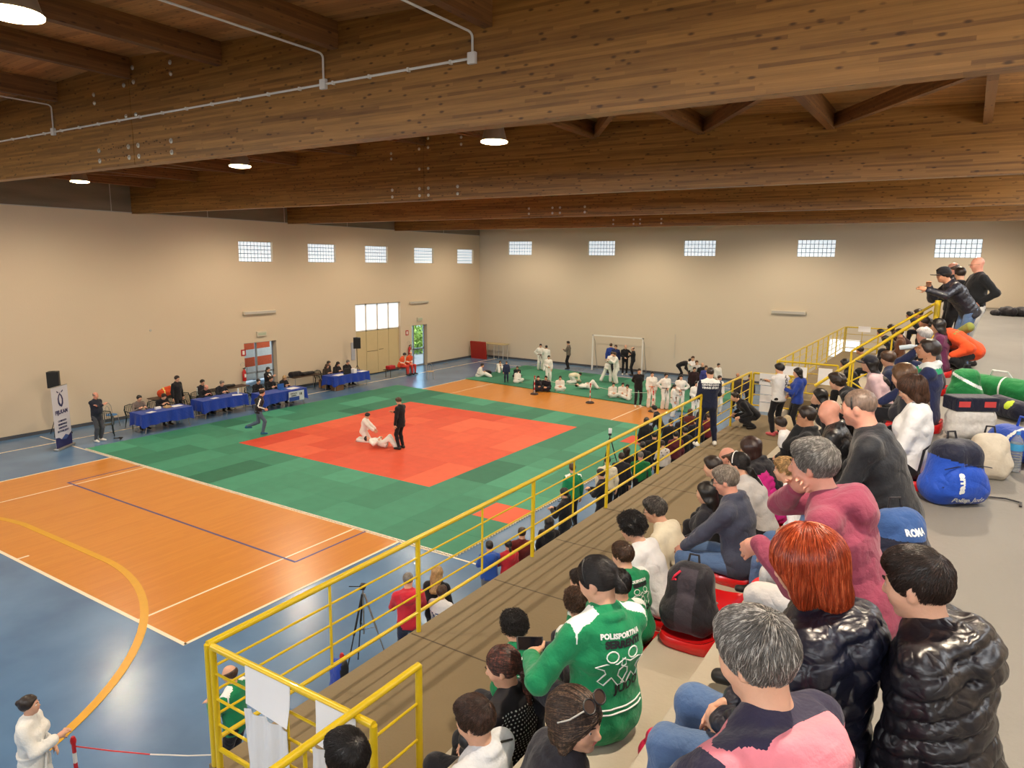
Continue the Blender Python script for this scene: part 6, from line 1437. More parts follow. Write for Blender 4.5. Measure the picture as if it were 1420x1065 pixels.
decal(K, 'BUDO', .09, 0, -.09, M_PW, off=.010); decal(K, '', .1, 0, 0, cloth(40, 56, 130), name='blue_band', off=.005, mesh=MB().box(-.16, .16, -.12, -.01, 0, .0001).build('band', M_PW).data) ; bpy.data.objects.remove(bpy.data.objects['band'])
at_top(679, 750, 1.42, AW+8, dress(cloth(44, 84, 170), GRY, 'hoodie', hair='short', hc='black', LH='front', RH='front'), 'child in a blue hooded top leaning on the barrier below the railing')
at_top(706, 748, 1.42, AW+20, dress(cloth(196, 40, 52), DK, 'hoodie', hair='pony', hc='black', fem=1, LH='front', RH='front'), 'girl in a red top next to the child in blue')
at_top(724, 731, 1.55, AW, dress(cloth(96, 32, 30), BLK, 'jacket', hair='short', hc='dark'), 'person in a dark red jacket right of the girl in red')
at_top(762, 716, 1.6, AW-5, dress(BLK, WHT, 'hoodie', hair='long', hc='black', fem=1), 'woman in black with long black hair standing alone below the railing')
at_top(785, 675, 1.72, LT-30, dress(BLK, BLK, 'jacket', hair='pony', hc='black', fem=1, LH='front', RH='front'), 'woman in black holding a device, below the green-jacketed person')
at_top(795, 642, 1.68, AW+20, dress(GREEN, BLK, 'jacket', hair='short', hc='brown', paint=([M_PW], green_paint)), 'person in a green jacket with white collar at the mat edge')
at_top(836, 649, 1.72, LT-20, dress(BLK, BLK, 'jacket', hair='short', hc='black', LH='front', RH='front', shoes=cloth(222, 222, 60)), 'man in black with yellow shoes turned left below the railing')
at_top(843, 632, 1.68, AW, dress(CREAM, BLK, 'jacket', hair='short', hc='black'), 'person in a cream jacket behind the man in black')
at_top(862, 627, 1.66, AW-10, dress(DK, BLK, 'jacket', hair='short', hc='dark', paint=([M_PW], side_stripe(.02))), 'man in a dark jacket with a pale sleeve stripe, left of the green back')
at_top(870, 618, 1.66, AW+10, dress(BLK, BLK, 'jacket', hair='bob', hc='dark', fem=1, LH='chin'), 'woman in black raising a hand to her face, left of the green back')
at_top(889, 625, 1.68, AW, dress(cloth(30, 120, 66), BLK, 'shirt', hair='buzz', hc='grey', wide=1.1, skin=SKIN3), 'man in a plain bright green shirt, seen from behind through the railing')
at_top(892, 612, 1.62, AW, dress(BLK, BLK, 'jacket', hair='short', hc='black'), 'dark-haired person in black just behind the man in the green shirt')
at_top(908, 597, 1.75, AW-10, dress(BLK, BLK, 'jacket', hair='short', hc='black'), 'tall person in black right of the green shirt')
b, K = at_top(919, 610, 1.5, AW, dress(cloth(214, 206, 200), BLK, 'hoodie', hood=0, hair='short', hc='dark'), 'child in a pale patterned top between dark jackets')
for i in range(7): decal(K, '#', .05, -.12+.04*i, -.10+.07*(i*3 % 4), M_INK, name='pattern', off=.004)
at_top(918, 560, 1.7, LT-20, dress(BLK, BLK, 'jacket', hair='short', hc='black', lean=24, LH='down', RH='front', shoes=M_BLK), 'person in black leaning forward at the edge of the green mat')
for px, py, c, h_, hc_, l in ((931, 580, cloth(28, 26, 30), 'short', 'black', 'dark-haired person in black, left of the thin railing upright'), (938, 597, cloth(92, 34, 44), 'short', 'black', 'person in a dark red jacket behind the railing, below the boys in white'), (946, 574, cloth(36, 34, 44), 'pony', 'dark', 'girl in dark clothes behind the third upright from the corner man'), (951, 592, cloth(28, 28, 34), 'short', 'black', 'black-haired person low behind the railing'),
                          (958, 566, cloth(96, 44, 40), 'bob', 'brown', 'brown-haired woman in rust red below the judo boys'), (966, 578, cloth(30, 30, 38), 'short', 'dark', 'dark person beside the last visible post of the railing'), (976, 560, cloth(34, 30, 34), 'short', 'dark', 'man in black left of the legs of the man in navy'), (984, 572, cloth(110, 34, 44), 'short', 'brown', 'person in a crimson jacket half hidden by the man in navy'),
                          (897, 578, cloth(30, 30, 34), 'bob', 'black', 'black-haired woman standing below the red tile')):
    at_top(px, py, 1.62, AW+((px*7) % 30)-15, dress(c, BLK, 'jacket', hair=h_, hc=hc_, fem=1 if h_ in ('pony', 'bob') else 0), l)
# ---- standing on the walkway
b, K = at_feet(979, 619, AW-4, dress(cloth(28, 34, 58, name='navy_tracksuit'), MATS['navy_tracksuit'], 'jacket', s=1.0, hair='buzz', hc='dark', LH='belt', RH='front', LF=(-.2, -.02, .085), RF=(.2, .12, .085), shoes=M_WHITE,
    paint=([M_PW], lambda C, K: (side_stripe(.02)(C, K) | ((local(C, K)[:, 2] > -.045) & (np.abs(local(C, K)[:, 0]) < .2))).astype(int))), 'man in a navy tracksuit with white lettering on his back, leaning at the railing', z=ZW)
decal(K, 'CENTRO JUDO', .052, 0, .06, M_PW); decal(K, 'TENNIS SPORT', .052, 0, .0, M_PW)
at_xy(-4.0, 17.0, ZW, LT, dress(BLK, BLK, 'jacket', pose='squat', s=.95, hair='short', hc='dark', hz=.32, lean=40, LH='knee', RH='knee'), 'person in black squatting behind the legs of the man in navy')
b, K = at_feet(1076, 604, LT-68, dress(WHT, BLK, 'shirt', s=.97, hy=38, hair='bowl', hc='black', hem=.08, LH='fold', RH='fold', shoes=cloth(200, 90, 96), bulk=.012), 'young man in a white sweatshirt with black letters, standing on the walkway', z=ZW)
decal(K, 'VOLK', .13, .03, .0, M_INK, up_rot=-PI/2, bold=.004)
b, K = at_feet(1101, 606, LT-10, dress(cloth(38, 66, 156), BLK, 'hoodie', s=.93, hair='long', hc='black', fem=1, LH='front', RH='belt', paint=([M_PW], lambda C, K: ((local(C, K)[:, 0] > .14) & (local(C, K)[:, 2] < -.16) & (local(C, K)[:, 2] > -.36) & (np.abs(local(C, K)[:, 1]+.0) < .05)).astype(int))), 'woman in a blue jacket with a white panel, black hair, standing on the walkway', z=ZW)
F = Field(); F.cap((0, 0, .12), (0, 0, .26), .13, .08, .03, (0, 1, 0), .6); V, Q = F.mesh(.012, noise=.003); o = mk('shoulder_bag', V, Q, cloth(190, 172, 140)); q = onz(1091, 580, ZW+.85); o.location = (q[0]+.05, q[1]-.2, ZW+.62); tag(o, 'beige shoulder bag hanging beside the woman in blue', 'bag'); MB().tube([(0, 0, .3), (.03, .03, .6), (.08, .1, .78)], .008, 6).build('strap', M_BLK, o)

def at_head(px, py, depth, zf, face, P, label, group=None):
    """standing or seated figure whose head sits at a given distance; the height follows from the floor it stands on"""
    w = ndist(px, py, depth); a = math.radians(face); lo, hi = .6, 1.4
    for _ in range(24):
        s = (lo+hi)/2; c = skeleton({**P, 's': s})['hc']
        if c[2] < w[2]-zf: lo = s
        else: hi = s
    P['s'] = s; c = skeleton(P)['hc']; x = w[0]-(c[0]*math.cos(a)-c[1]*math.sin(a)); y = w[1]-(c[0]*math.sin(a)+c[1]*math.cos(a))
    print('HEAD %-40s s%.2f x%.2f y%.2f' % (label[:40], s, x, y))
    for sd in 'LR':
        if sd+'Hpx' in P:
            q = ndist(*P[sd+'Hpx'])-np.array([x, y, zf]); P[sd+'H'] = (q[0]*math.cos(a)+q[1]*math.sin(a), -q[0]*math.sin(a)+q[1]*math.cos(a), q[2])
    return person((x, y, zf), face, P, label, group, hres(w))
# ================================================================ SPECTATORS ON THE TIERS
# nearest figures
b, K = person((0.10, 2.28, 4.80), 84, dict(pose='sit', kind='puffer', top=nylon(22, 20, 28, 'black_nylon'), trousers=DK, hair='short', hc='dark', s=.88, lean=8, mid=8, hy=-8, hp=12, LH='lap', RH='lap', drop=.6, quilt=.07, bulk=.004, strands=(5200, .030, 'short', dict(thick=.0009, lift=.004)), LF=(-.12, .5, -.5), RF=(.12, .5, -.5), head=1.0), 'boy in a shiny black quilted jacket with short dark hair, lower right corner', None, .0068)
F = Field(); F.cap((-.16, 0, .06), (.16, 0, .06), .07, .07, .02, (0, 1, 0), 2.2); F.cut((0, 0, .13), (0, 0, 1)); V, Q = F.mesh(.012, noise=.003); o = mk('floor_cushion', V, Q, DK); o.location = (.12, 2.28, 4.606); tag(o, 'dark cushion under the boy in the shiny black jacket', 'cushion')
b, K = row('A', 1118, 785, dict(kind='puffer', top=nylon(26, 28, 44, 'navy_nylon'), trousers=JEANS, hair='bob', hc='red', fem=1, s=1.02, hy=-14, hp=18, LH='lap', RH='lap', quilt=.085, bulk=.008, wide=1.08, head=1.0, hair_vol=1, strands=(9000, .20, 'fall', dict(thick=.0011, lift=.007, whorl=(.01, -.02, .12), messy=.10))), 'woman with red bobbed hair and a shiny navy quilted jacket, back to the viewer')
def pink_paint(C, K):
    q = local(C, K); pk = (q[:, 2] < -.11-.25*np.abs(q[:, 0])**1.0) & (np.abs(q[:, 0]) < .34); return pk.astype(int)
b, K = row('A', 1047, 912, dict(kind='hoodie', top=cloth(48, 44, 66, name='navy_sweat'), trousers=JEANS, hair='short', hc='grey', s=.98, hy=8, hp=14, LH='knee', RH='lap', wide=1.06, head=.98, strands=(9000, .055, 'short', dict(thick=.0011, lift=.006, whorl=(0, -.05, .11), messy=.3)),
    paint=([cloth(236, 138, 150, name='pink_sweat')], lambda C, K: ((local(C, K)[:, 1] < .11) & (local(C, K)[:, 0] > -.22+.3*np.maximum(0, local(C, K)[:, 1])) & (local(C, K)[:, 0] < .25) & (local(C, K)[:, 2] > -.30) & ~((local(C, K)[:, 2] > .015) & (local(C, K)[:, 1] > -.09)) & ~((local(C, K)[:, 0] > .13) & (local(C, K)[:, 2] > -.05))).astype(int)), LK=(-.3, .6, 1)), 'woman with short grey hair in a navy and pink hooded top, bottom centre right', face=66)
decal(K, '', .05, .11, .085, pm('badge_dark', S(62, 58, 66), .6), name='badge', off=.006, mesh=(lambda o: (o.data, bpy.data.objects.remove(o))[0])(MB().box(-.045, .045, -.03, .03, 0, .0001).build('b', M_PW))); decal(K, 'SWING', .026, .11, .073, M_PW, off=.009)
b, K = row('A', 1127, 646, dict(kind='hoodie', top=MAROON, trousers=cloth(196, 192, 190), hair='short', hc='grey', s=1.06, wide=1.12, hy=-4, hp=6, LHpx=(1052, 752, 3.4), RH='chin', RE=(.7, .5, -.6), skin=SKIN3, strands=(7000, .035, 'short', dict(thick=.0009, lift=.004, messy=.3)), hdir={'L': (0, .6, -1)}, curl=.8), 'grey-haired man in a maroon hooded sweatshirt, arm resting on his knee', face=88)
b, K = row('A', 1190, 566, dict(kind='jacket', top=cloth(34, 36, 42, rough=.6), trousers=JEANS, hair='buzz', hc=hairmat(120, 100, 88, 'hair_shaved'), s=1.08, wide=1.16, hy=-6, hp=8, LH='knee', RH='lap', skin=SKIN3, fat=1, belly=.03, hl=.0), 'broad shaven-headed man in a black jacket with dark glasses on his head')
decal(K, 'ERREA', .055, .17, -.20, M_PW, up_rot=-PI/2+.1)
MB().tube([K['hc']+K['H']@v3(.083*math.cos(a), .02+.0*a, .03+.085*math.sin(a)) for a in [PI*i/10 for i in range(-1, 12)]], .006, 6).build('glasses_on_head', M_BLK, b)
# row behind (further along the stand), upper tier
b, K = row('A', 1264, 540, dict(kind='shirt', top=WHT, trousers=BLK, hair='bob', hc=hairmat(72, 48, 34, 'hair_chestnut'), fem=1, s=.96, hy=10, hp=22, LH='lap', RH='lap', bulk=.012, strands=(3500, .14, 'fall', dict(messy=.12))), 'woman with a chestnut bob and white sweater reading a sheet on her knees')
b, K = row('A', 1252, 522, dict(kind='jacket', top=DK, trousers=BLK, hair='long', hc=hairmat(92, 66, 46, 'hair_light_brown'), fem=1, s=.98, hy=-20, hp=14, LH='lap', RH='lap'), 'woman with long light brown hair in dark clothes, behind the white sweater')
b, K = row('A', 1287, 487, dict(kind='jacket', top=cloth(38, 46, 84), trousers=BLK, hair='short', hc='dark', s=1.06, hy=6, hp=-4, LH='knee', RH='face', RE=(.6, .8, -.6), skin=SKIN2, collar=.03, hl=.03, facial=True, beard=1, paint=([pm('hood_green', S(40, 160, 110), .8), M_PW], lambda C, K: np.where((local(C, K)[:, 2] > -.06) & (np.abs(local(C, K)[:, 0]) < .14) & (np.abs(local(C, K)[:, 1]) < .13), np.where(local(C, K)[:, 2] > -.005, 2, 1), 0))), 'bearded man drinking from a bottle, navy jacket with green and white collar')
w_ = K['wr']['R']; o = MB().lathe([(0, 0), (.024, 0), (.026, .02), (.024, .06), (.026, .10), (.024, .12), (.010, .155), (.010, .175), (0, .175)], n=14, rot=Matrix.Rotation(-1.35, 3, 'X')).build('water_bottle', MATS['bottle_plastic'], None, True)
hw = wpt(b, K['hc']+K['H']@v3(0, .28, .0)); o.location = hw; o.rotation_euler = (0, 0, b.rotation_euler[2]+PI); tag(o, 'clear water bottle held to the lips of the bearded man', 'bottle')
b, K = row('A', 1300, 452, dict(kind='jacket', top=cloth(92, 36, 74), trousers=BLK, hair='long', hc='black', fem=1, s=1.0, hy=-10, LH='lap', RH='lap'), 'woman with long black hair in a purple jacket, below the orange-clad figure')
b, K = row('A', 1281, 447, dict(kind='jacket', top=DK, trousers=BLK, hair='short', hc='dark', s=1.0, hy=10, LH='lap', RH='lap', skin=SKIN2), 'dark-haired man in profile right under the leaning man in the cap')
# tier B
b, K = row('B', 1149, 571, dict(kind='jacket', top=nylon(30, 30, 32, 'black_leather'), trousers=BLK, hair=None, s=1.0, hy=-6, hp=8, LH='lap', RH='lap', skin=SKIN3, fat=1, wide=1.08, collar=.03), 'completely bald man in a black leather jacket')
b, K = row('B', 1205, 505, dict(kind='shirt', top=cloth(206, 176, 180), trousers=BLK, hair='long', hc='black', cap=DK, fem=1, s=1.02, hy=10, hp=0, LH='lap', RH='lap', bulk=.012), 'woman in a pale pink sweater with a dark cap')
b, K = row('B', 1231, 498, dict(kind='jacket', top=cloth(40, 50, 80), trousers=BLK, hair='bowl', hc='brown', s=.98, hy=-10, LH='lap', RH='lap'), 'brown-haired sitter in navy, right of the woman with the dark cap')
b, K = row('C', 1118, 578, dict(kind='jacket', top=cloth(34, 34, 36), trousers=BLK, hair='short', hc='dark', s=1.02, hy=4, hp=4, LH='chin', RH='lap', skin=SKIN2, glasses=1, collar=.02, beard=1), 'man with glasses in a black jacket, left of the bald leather jacket')
b, K = row('B', 1160, 530, dict(kind='jacket', top=BLK, trousers=BLK, hair='curly', hc='dark', fem=1, s=1.0, hy=-10, LH='lap', RH='lap', hair2=1), 'woman with bushy dark curls in black, above the bald leather jacket')
b, K = row('C', 1136, 550, dict(kind='jacket', top=BLK, trousers=BLK, hair='long', hc='black', fem=1, s=.95, hy=8, LH='lap', RH='chin'), 'black-haired woman in profile, left of the bushy dark curls')
b, K = row('D', 1082, 588, dict(kind='hoodie', hood=0, top=WHT, trousers=BLK, hair='bowl', hc='dark', s=.82, hy=-4, LH='lap', RH='lap', paint=([BLK], lambda C, K: (local(C, K)[:, 2] < -.17).astype(int))), 'boy with a dark bowl cut in a white and black top')
decal(K, 'A', .05, .09, .04, M_INK)
# tier C/D middle
b, K = row('C', 1006, 667, dict(kind='jacket', top=cloth(62, 66, 84, name='slate_jacket', rough=.7), trousers=JEANS, hair='short', hc=hairmat(140, 126, 112, 'hair_silver', r2=(214, 206, 196)), s=1.02, wide=1.1, hy=6, hp=16, LH='knee', RH='knee', glasses=1, collar=.03, skin=SKIN3, strands=(4000, .028, 'short', dict(thick=.0009, lift=.003, whorl=(0, -.06, .1)))), 'grey-haired man with glasses in a slate blue jacket and jeans')
b, K = row('D', 988, 648, dict(kind='jacket', top=BLK, trousers=BLK, hair='short', hc='dark', s=1.0, hy=8, LH='lap', RH='lap'), 'dark-haired man in profile, just above the slate blue jacket')
b, K = row('D', 979, 684, dict(kind='jacket', top=DK, trousers=BLK, hair='long', hc='black', fem=1, s=.95, hy=0, LH='lap', RH='lap'), 'woman with straight long black hair, left of the man in slate blue')
b, K = row('D', 1008, 634, dict(kind='jacket', top=cloth(40, 34, 32), trousers=BLK, hair='fringe', hc='brown', s=1.0, hy=0, LH='lap', RH='lap', skin=SKIN3), 'man with a bald crown and brown side hair')
b, K = row('C', 1024, 644, dict(kind='tee', top=cloth(190, 186, 184), trousers=BLK, hair='pony', hc='black', fem=1, s=.95, hy=-10, LH='lap', RH='lap', bulk=.01), 'woman in a pale grey t-shirt with black hair and a white hairband')
MB().tube([K['hc']+K['H']@v3(.086*math.cos(a), .02, .03+.098*math.sin(a)) for a in [PI*i/10 for i in range(11)]], .005, 6).build('hairband', M_WHITE, b)
b, K = row('C', 1040, 622, dict(kind='puffer', hood=0, top=cloth(30, 28, 34), trousers=BLK, hair='bob', hc=hairmat(52, 30, 26, 'hair_dark_red'), fem=1, s=1.0, hy=-10, hp=12, LH='lap', RH='lap', paint=([cloth(206, 40, 136, name='magenta_fleece')], lambda C, K: ((local(C, K)[:, 0] < -.13) & (local(C, K)[:, 2] < -.08)).astype(int))), 'woman in a black and magenta jacket with dark reddish hair')
b, K = row('B', 1088, 652, dict(kind='shirt', top=WHT, trousers=JEANS, hair='short', hc='blond', s=.78, LH='lap', RH='lap'), 'fair-haired child in white half hidden by the raised maroon arm', tol=.3)
decal(K, 'TILT', .05, 0, -.02, M_INK)
# green jackets and neighbours, lower left tiers
def judo_print(K, k=1.0):
    decal(K, 'POLISPORTIVA', .030*k, .01, .085*k, M_PW, up_rot=-.05); decal(K, 'SERRENTI', .042*k, .02, .045*k, M_INK, up_rot=-.05, bold=.003)
    decal(K, 'JUDO', .055*k, .05, -.155*k, M_INK, up_rot=.1)
    for s, ox in ((1, -.045), (-1, .06)):
        outline(K, [(ox*k+.028*k*math.cos(a), .012*k+.022*k*math.sin(a)) for a in [2*PI*i/12 for i in range(12)]], M_PW, .0035*k)
        pts = [(-.07, -.03), (-.03, -.015), (.02, -.02), (.06, -.0), (.065, -.03), (.03, -.05), (.025, -.075), (.06, -.115), (.03, -.125), (.0, -.085), (-.03, -.12), (-.055, -.10), (-.025, -.065), (-.035, -.045)]
        outline(K, [((ox+s*x)*k, y*k) for x, y in pts], M_PW, .0035*k)
def gj(**k): return dict(dict(kind='jacket', top=GREEN, trousers=DK, hair='short', hc='dark', paint=([M_PW], green_paint), LH='lap', RH='lap'), **k)
b, K = head_fit(829, 806, -1.40, 4.03, 60, dict(gj(hair='knot', hc='black', fem=1, s=1.04, wide=1.06, hy=30, hp=26, RH='chin', RE=(.5, .3, -1), LH=(-.26, .27, .30), LE=(-.9, -.3, -.9), drop=.5, strands=(4500, .09, 'back', dict(thick=.0009, lift=.002, messy=.08)), hdir={'L': (.6, .6, -.1)}, palm={'L': (0, .4, .8)}), pose='sit'), 'woman in a green club jacket with tied black hair and headband, holding a phone'); judo_print(K, 1.15)
outline(K, [(-.17+.02*i, -.27+.0*i) for i in range(18)], M_PW, .005, 'hem_stripe', closed=False); outline(K, [(-.17+.02*i, -.295) for i in range(18)], M_PW, .005, 'hem_stripe', closed=False)
MB().tube([K['hc']+K['H']@v3(.088*math.cos(a), .015, .03+.102*math.sin(a)) for a in [PI*i/12 for i in range(13)]], .0045, 6).build('headband', M_BLK, b)
w_ = wpt(b, K['wr']['L']+v3(.04, .09, .02)); o = MB().bbox(-.075, .075, -.037, .037, -.004, .004, .003).build('smartphone', M_BLK); o.location = w_; o.rotation_euler = (.75, .1, .75); tag(o, 'black smartphone held by the woman in the green jacket', 'phone'); MB().box(-.068, .068, -.033, .033, .004, .0048).build('screen', pm('phone_screen', S(14, 16, 22), .08), o)
b, K = row('D', 863, 771, gj(s=.86, hc='brown', hy=10, strands=(2500, .035, 'short', {})), 'boy in a green jacket with short brown hair, below the curly boy in white', face=70); judo_print(K, .9)
b, K = row('D', 858, 812, gj(s=.9, hc='black', hy=-10), 'dark-haired child in a green jacket, hidden behind the woman with the phone', face=70); judo_print(K, .9)
b, K = row('E', 799, 838, gj(s=.86, hair='curly', hc='brown', hy=-4), 'boy in a green jacket with wavy brown hair, left of the woman with the phone', face=70)
b, K = row('E', 803, 806, gj(s=.82, hc='dark', hair='short'), 'dark head of a child hidden between the wavy-haired boy and the headband woman')
b, K = row('E', 712, 870, gj(s=.86, hair='curly', hc='black', hy=14), 'boy in a green jacket with tight black curls', face=70); judo_print(K, .9)
b, K = row('D', 876, 733, dict(kind='hoodie', hood=0, top=WHT, trousers=DK, hair='curly', hc='black', s=.98, hy=8, hp=16, LH='lap', RH='lap'), 'young man with black curls in a white sweatshirt')
b, K = row('D', 908, 708, dict(kind='shirt', top=CREAM, trousers=BLK, hair='short', hc=hairmat(74, 66, 60, 'hair_dark_grey', r2=(150, 142, 134)), s=1.0, hy=10, hp=14, LH='lap', RH='lap', glasses=1, bulk=.012), 'man in a cream sweater with dark grey hair and glasses')
b, K = row('D', 697, 925, dict(kind='shirt', top=pm('polka_cloth', S(30, 28, 34), .8), trousers=BLK, hair='pony', hc=hairmat(60, 36, 30, 'hair_auburn', r2=(168, 96, 74)), fem=1, s=.96, hy=22, hp=16, LH='lap', RH='lap', bulk=.008, strands=(5000, .10, 'back', dict(lift=.003, messy=.1))), 'woman with an auburn ponytail and a black and white dotted blouse')
pd = MB(); rs2 = np.random.default_rng(3)
for i in range(17):
    for j in range(15): pd.lathe([(0, 0), (.0052, 0)], (-.17+i*.021+.0105*(j % 2), -.17+j*.021, 0), 6)
o = pd.build('b', M_PW); _d = o.data; bpy.data.objects.remove(o); decal(K, '', .2, 0, 0, M_PW, name='dots', off=.003, mesh=_d)['kind'] = 'stuff'
b, K = row('D', 658, 1000, dict(kind='jacket', top=cloth(214, 216, 220), trousers=DK, hair='short', hc=hairmat(66, 46, 36, 'hair_umber'), s=.94, hy=10, hp=12, LH='lap', RH='lap', strands=(6000, .05, 'short', dict(thick=.001, lift=.007, whorl=(.01, -.08, .09), messy=.3))), 'boy with short brown hair, white jacket with black shoulder stripes, bottom centre')
for k in range(3):
    pts = [K['neck']+K['B2']@v3(.075+.10*t, -.025-.02*k+.0*t, .012-.045*t)+v3(0, 0, .012) for t in (0, .33, .66, 1)]; MB().tube([tuple(p_) for p_ in pts], .006, 6).build('shoulder_stripe', M_BLK, K['top'])
F = Field(); c_, H_ = K['hc'], K['H']; F.ell(c_+H_@v3(0, .06, -.10), (.05, .045, .05), .01, H_); V, Q = F.mesh(.008); mk('face_mask', V, Q, M_BLK, b)
b, K = row('C', 800, 1000, dict(kind='shirt', top=cloth(44, 42, 48), trousers=BLK, hair='bob', hc=hairmat(62, 46, 38, 'hair_walnut', r2=(150, 118, 92)), fem=1, s=1.0, lean=4, hy=-58, twist=-26, hp=2, hr=4, LH='lap', RH='lap', bulk=.012, facial=True, head=1.0, strands=(7000, .13, 'back', dict(thick=.001, lift=.004, messy=.12, whorl=(0, .05, .1)))), 'woman in dark grey looking back over her shoulder, sunglasses pushed up in her hair', face=-12, tol=.7)
hc_, H_ = K['hc'], K['H']
mb = MB()
for g in (-1, 1): mb.tube([hc_+H_@v3(g*.036+.031*math.cos(a), .078-.019*math.sin(a), .128+.020*math.sin(a)) for a in [2*PI*i/18 for i in range(18)]], .0035, 6, closed=True)
mb.build('sunglass_frame', M_BLK, b)
for g in (-1, 1): MB().add([tuple(hc_+H_@v3(g*.036+.031*math.cos(a), .078-.019*math.sin(a), .128+.020*math.sin(a))) for a in [2*PI*i/18 for i in range(18)]], [tuple(range(18))]).build('dark_lens', pm('dark_lens', S(40, 14, 18), .08, .05, 9, spec=.8), b)
for g in (-1, 1): MB().tube([hc_+H_@v3(g*.068, .076, .128), hc_+H_@v3(g*.098, .03, .085), hc_+H_@v3(g*.104, -.02, .05)], .0035, 6).build('temple_arm', M_GREY, b)
b, K = row('D', 480, 1052, dict(kind='shirt', top=DK, trousers=DK, hair='short', hc='black', s=1.0, hp=5, LH='lap', RH='lap', strands=(3500, .045, 'short', {})), 'dark-haired head at the bottom edge, in front of the yellow railing')
# upper landing, far
PL = onz(1352, 520, ZL+.05)
b, K = at_xy(PL[0]-.1, PL[1]+.2, ZL+.01, LT-5, dict(pose='squat', kind='jacket', bulk=.022, top=cloth(232, 84, 40, name='orange_jacket'), trousers=BLK, hair='short', hc='black', s=1.06, hz=.40, lean=46, mid=22, hp=24, LH='knee', RH='down', shoes=M_WHITE, paint=([cloth(128, 136, 66, name='olive_bag_cloth')], lambda C, K: (np.abs((local(C, K)@v3(.62, 0, .78))+.16) < .012).astype(int)*(local(C, K)[:, 1] < -.02))), 'person in a bright orange jacket and black trousers crouching on the upper landing')
F = Field(); F.cap((-.13, 0, 0), (.13, 0, 0), .07, .06, .02, (0, 0, 1), 1.2); V, Q = F.mesh(.012, noise=.003); o = mk('waist_bag', V, Q, MATS['olive_bag_cloth']); q = wpt(b, (K['waist']+K['chest'])/2+K['B2']@v3(.03, -.21, 0)); o.location = q; o.rotation_euler = (.2, .5, math.radians(LT+10)); tag(o, 'olive green bag on the back of the crouching person in orange', 'bag')
b, K = at_head(1308, 382, 12.4, ZL+.01, LT-12, dict(pose='stand', kind='puffer', hood=0, top=nylon(30, 33, 46, 'dark_blue_nylon'), trousers=JEANS, hair='short', hc='black', cap=BLK, lean=36, mid=8, hp=10, LHpx=(1286, 402, 12.2), RHpx=(1289, 398, 12.5), quilt=.07, skin=SKIN2), 'man in a black cap and quilted jacket leaning over the top of the sloping handrail')
b, K = at_head(1355, 367, 12.8, ZL+.01, LT-12, dict(pose='stand', kind='shirt', top=cloth(24, 26, 30), trousers=cloth(206, 204, 200), hair=None, skin=SKIN3, RH='front', LH='hips', LE=(-.5, -1, -.1), bulk=.014, glasses=1, lean=2, belly=.02), 'bald man with glasses in a black sweater and pale trousers, hand on hip')
b, K = at_head(1321, 373, 14.2, ZL+.01, LT-30, dict(pose='stand', kind='jacket', top=BLK, trousers=BLK, hair='fringe', hc='brown', skin=SKIN3, LH='front', RH='front'), 'bald man mostly hidden behind the man in the black cap')
b, K = at_head(1331, 380, 13.4, ZL+.01, AW, dict(pose='stand', kind='jacket', top=BLK, trousers=BLK, hair='short', hc='dark', LH='front', RH='front'), 'dark-haired man between the capped man and the bald man with glasses')
b, K = row('A', 1281, 466, dict(kind='jacket', top=DK, trousers=BLK, hair='short', hc=hairmat(196, 190, 186, 'hair_white', r2=(236, 232, 228)), s=1.0, hy=6, LH='lap', RH='lap', skin=SKIN3), 'white-haired man just behind the bearded man who drinks')
b, K = row('B', 1292, 462, dict(kind='jacket', top=BLK, trousers=BLK, hair='long', hc='black', fem=1, s=1.0, hy=-20, LH='lap', RH='lap'), 'woman with long black hair in black, above the white-haired man')
for r_, px, py, hr, hcc, c, l in (('B', 1253, 437, 'short', 'black', BLK, 'dark-haired man in black sitting highest beyond the sloping handrail'), ('A', 1264, 435, 'short', 'dark', DK, 'man beyond the handrail, just right of the highest dark-haired one'),
        ('C', 1235, 455, 'bob', 'dark', cloth(60, 34, 34), 'woman in dark brown beyond the handrail, second below the highest man'), ('C', 1219, 462, 'short', 'black', BLK, 'black-haired man beyond the handrail, left of the woman in dark brown'),
        ('D', 1192, 486, 'short', 'dark', DK, 'dark head low between the two rails of the sloping handrail'), ('C', 1247, 462, 'short', 'dark', cloth(96, 60, 40), 'man in brown beyond the handrail, close under its upper rail'), ('D', 1171, 505, 'long', 'black', BLK, 'black-haired figure by the white paper at the foot of the handrail')):
    row(r_, px, py, dict(kind='jacket', top=c, trousers=BLK, hair=hr, hc=hcc, s=1.0, LH='lap', RH='lap', fem=1 if hr in ('bob', 'long') else 0, skin=SKIN2), l, seat_=False)
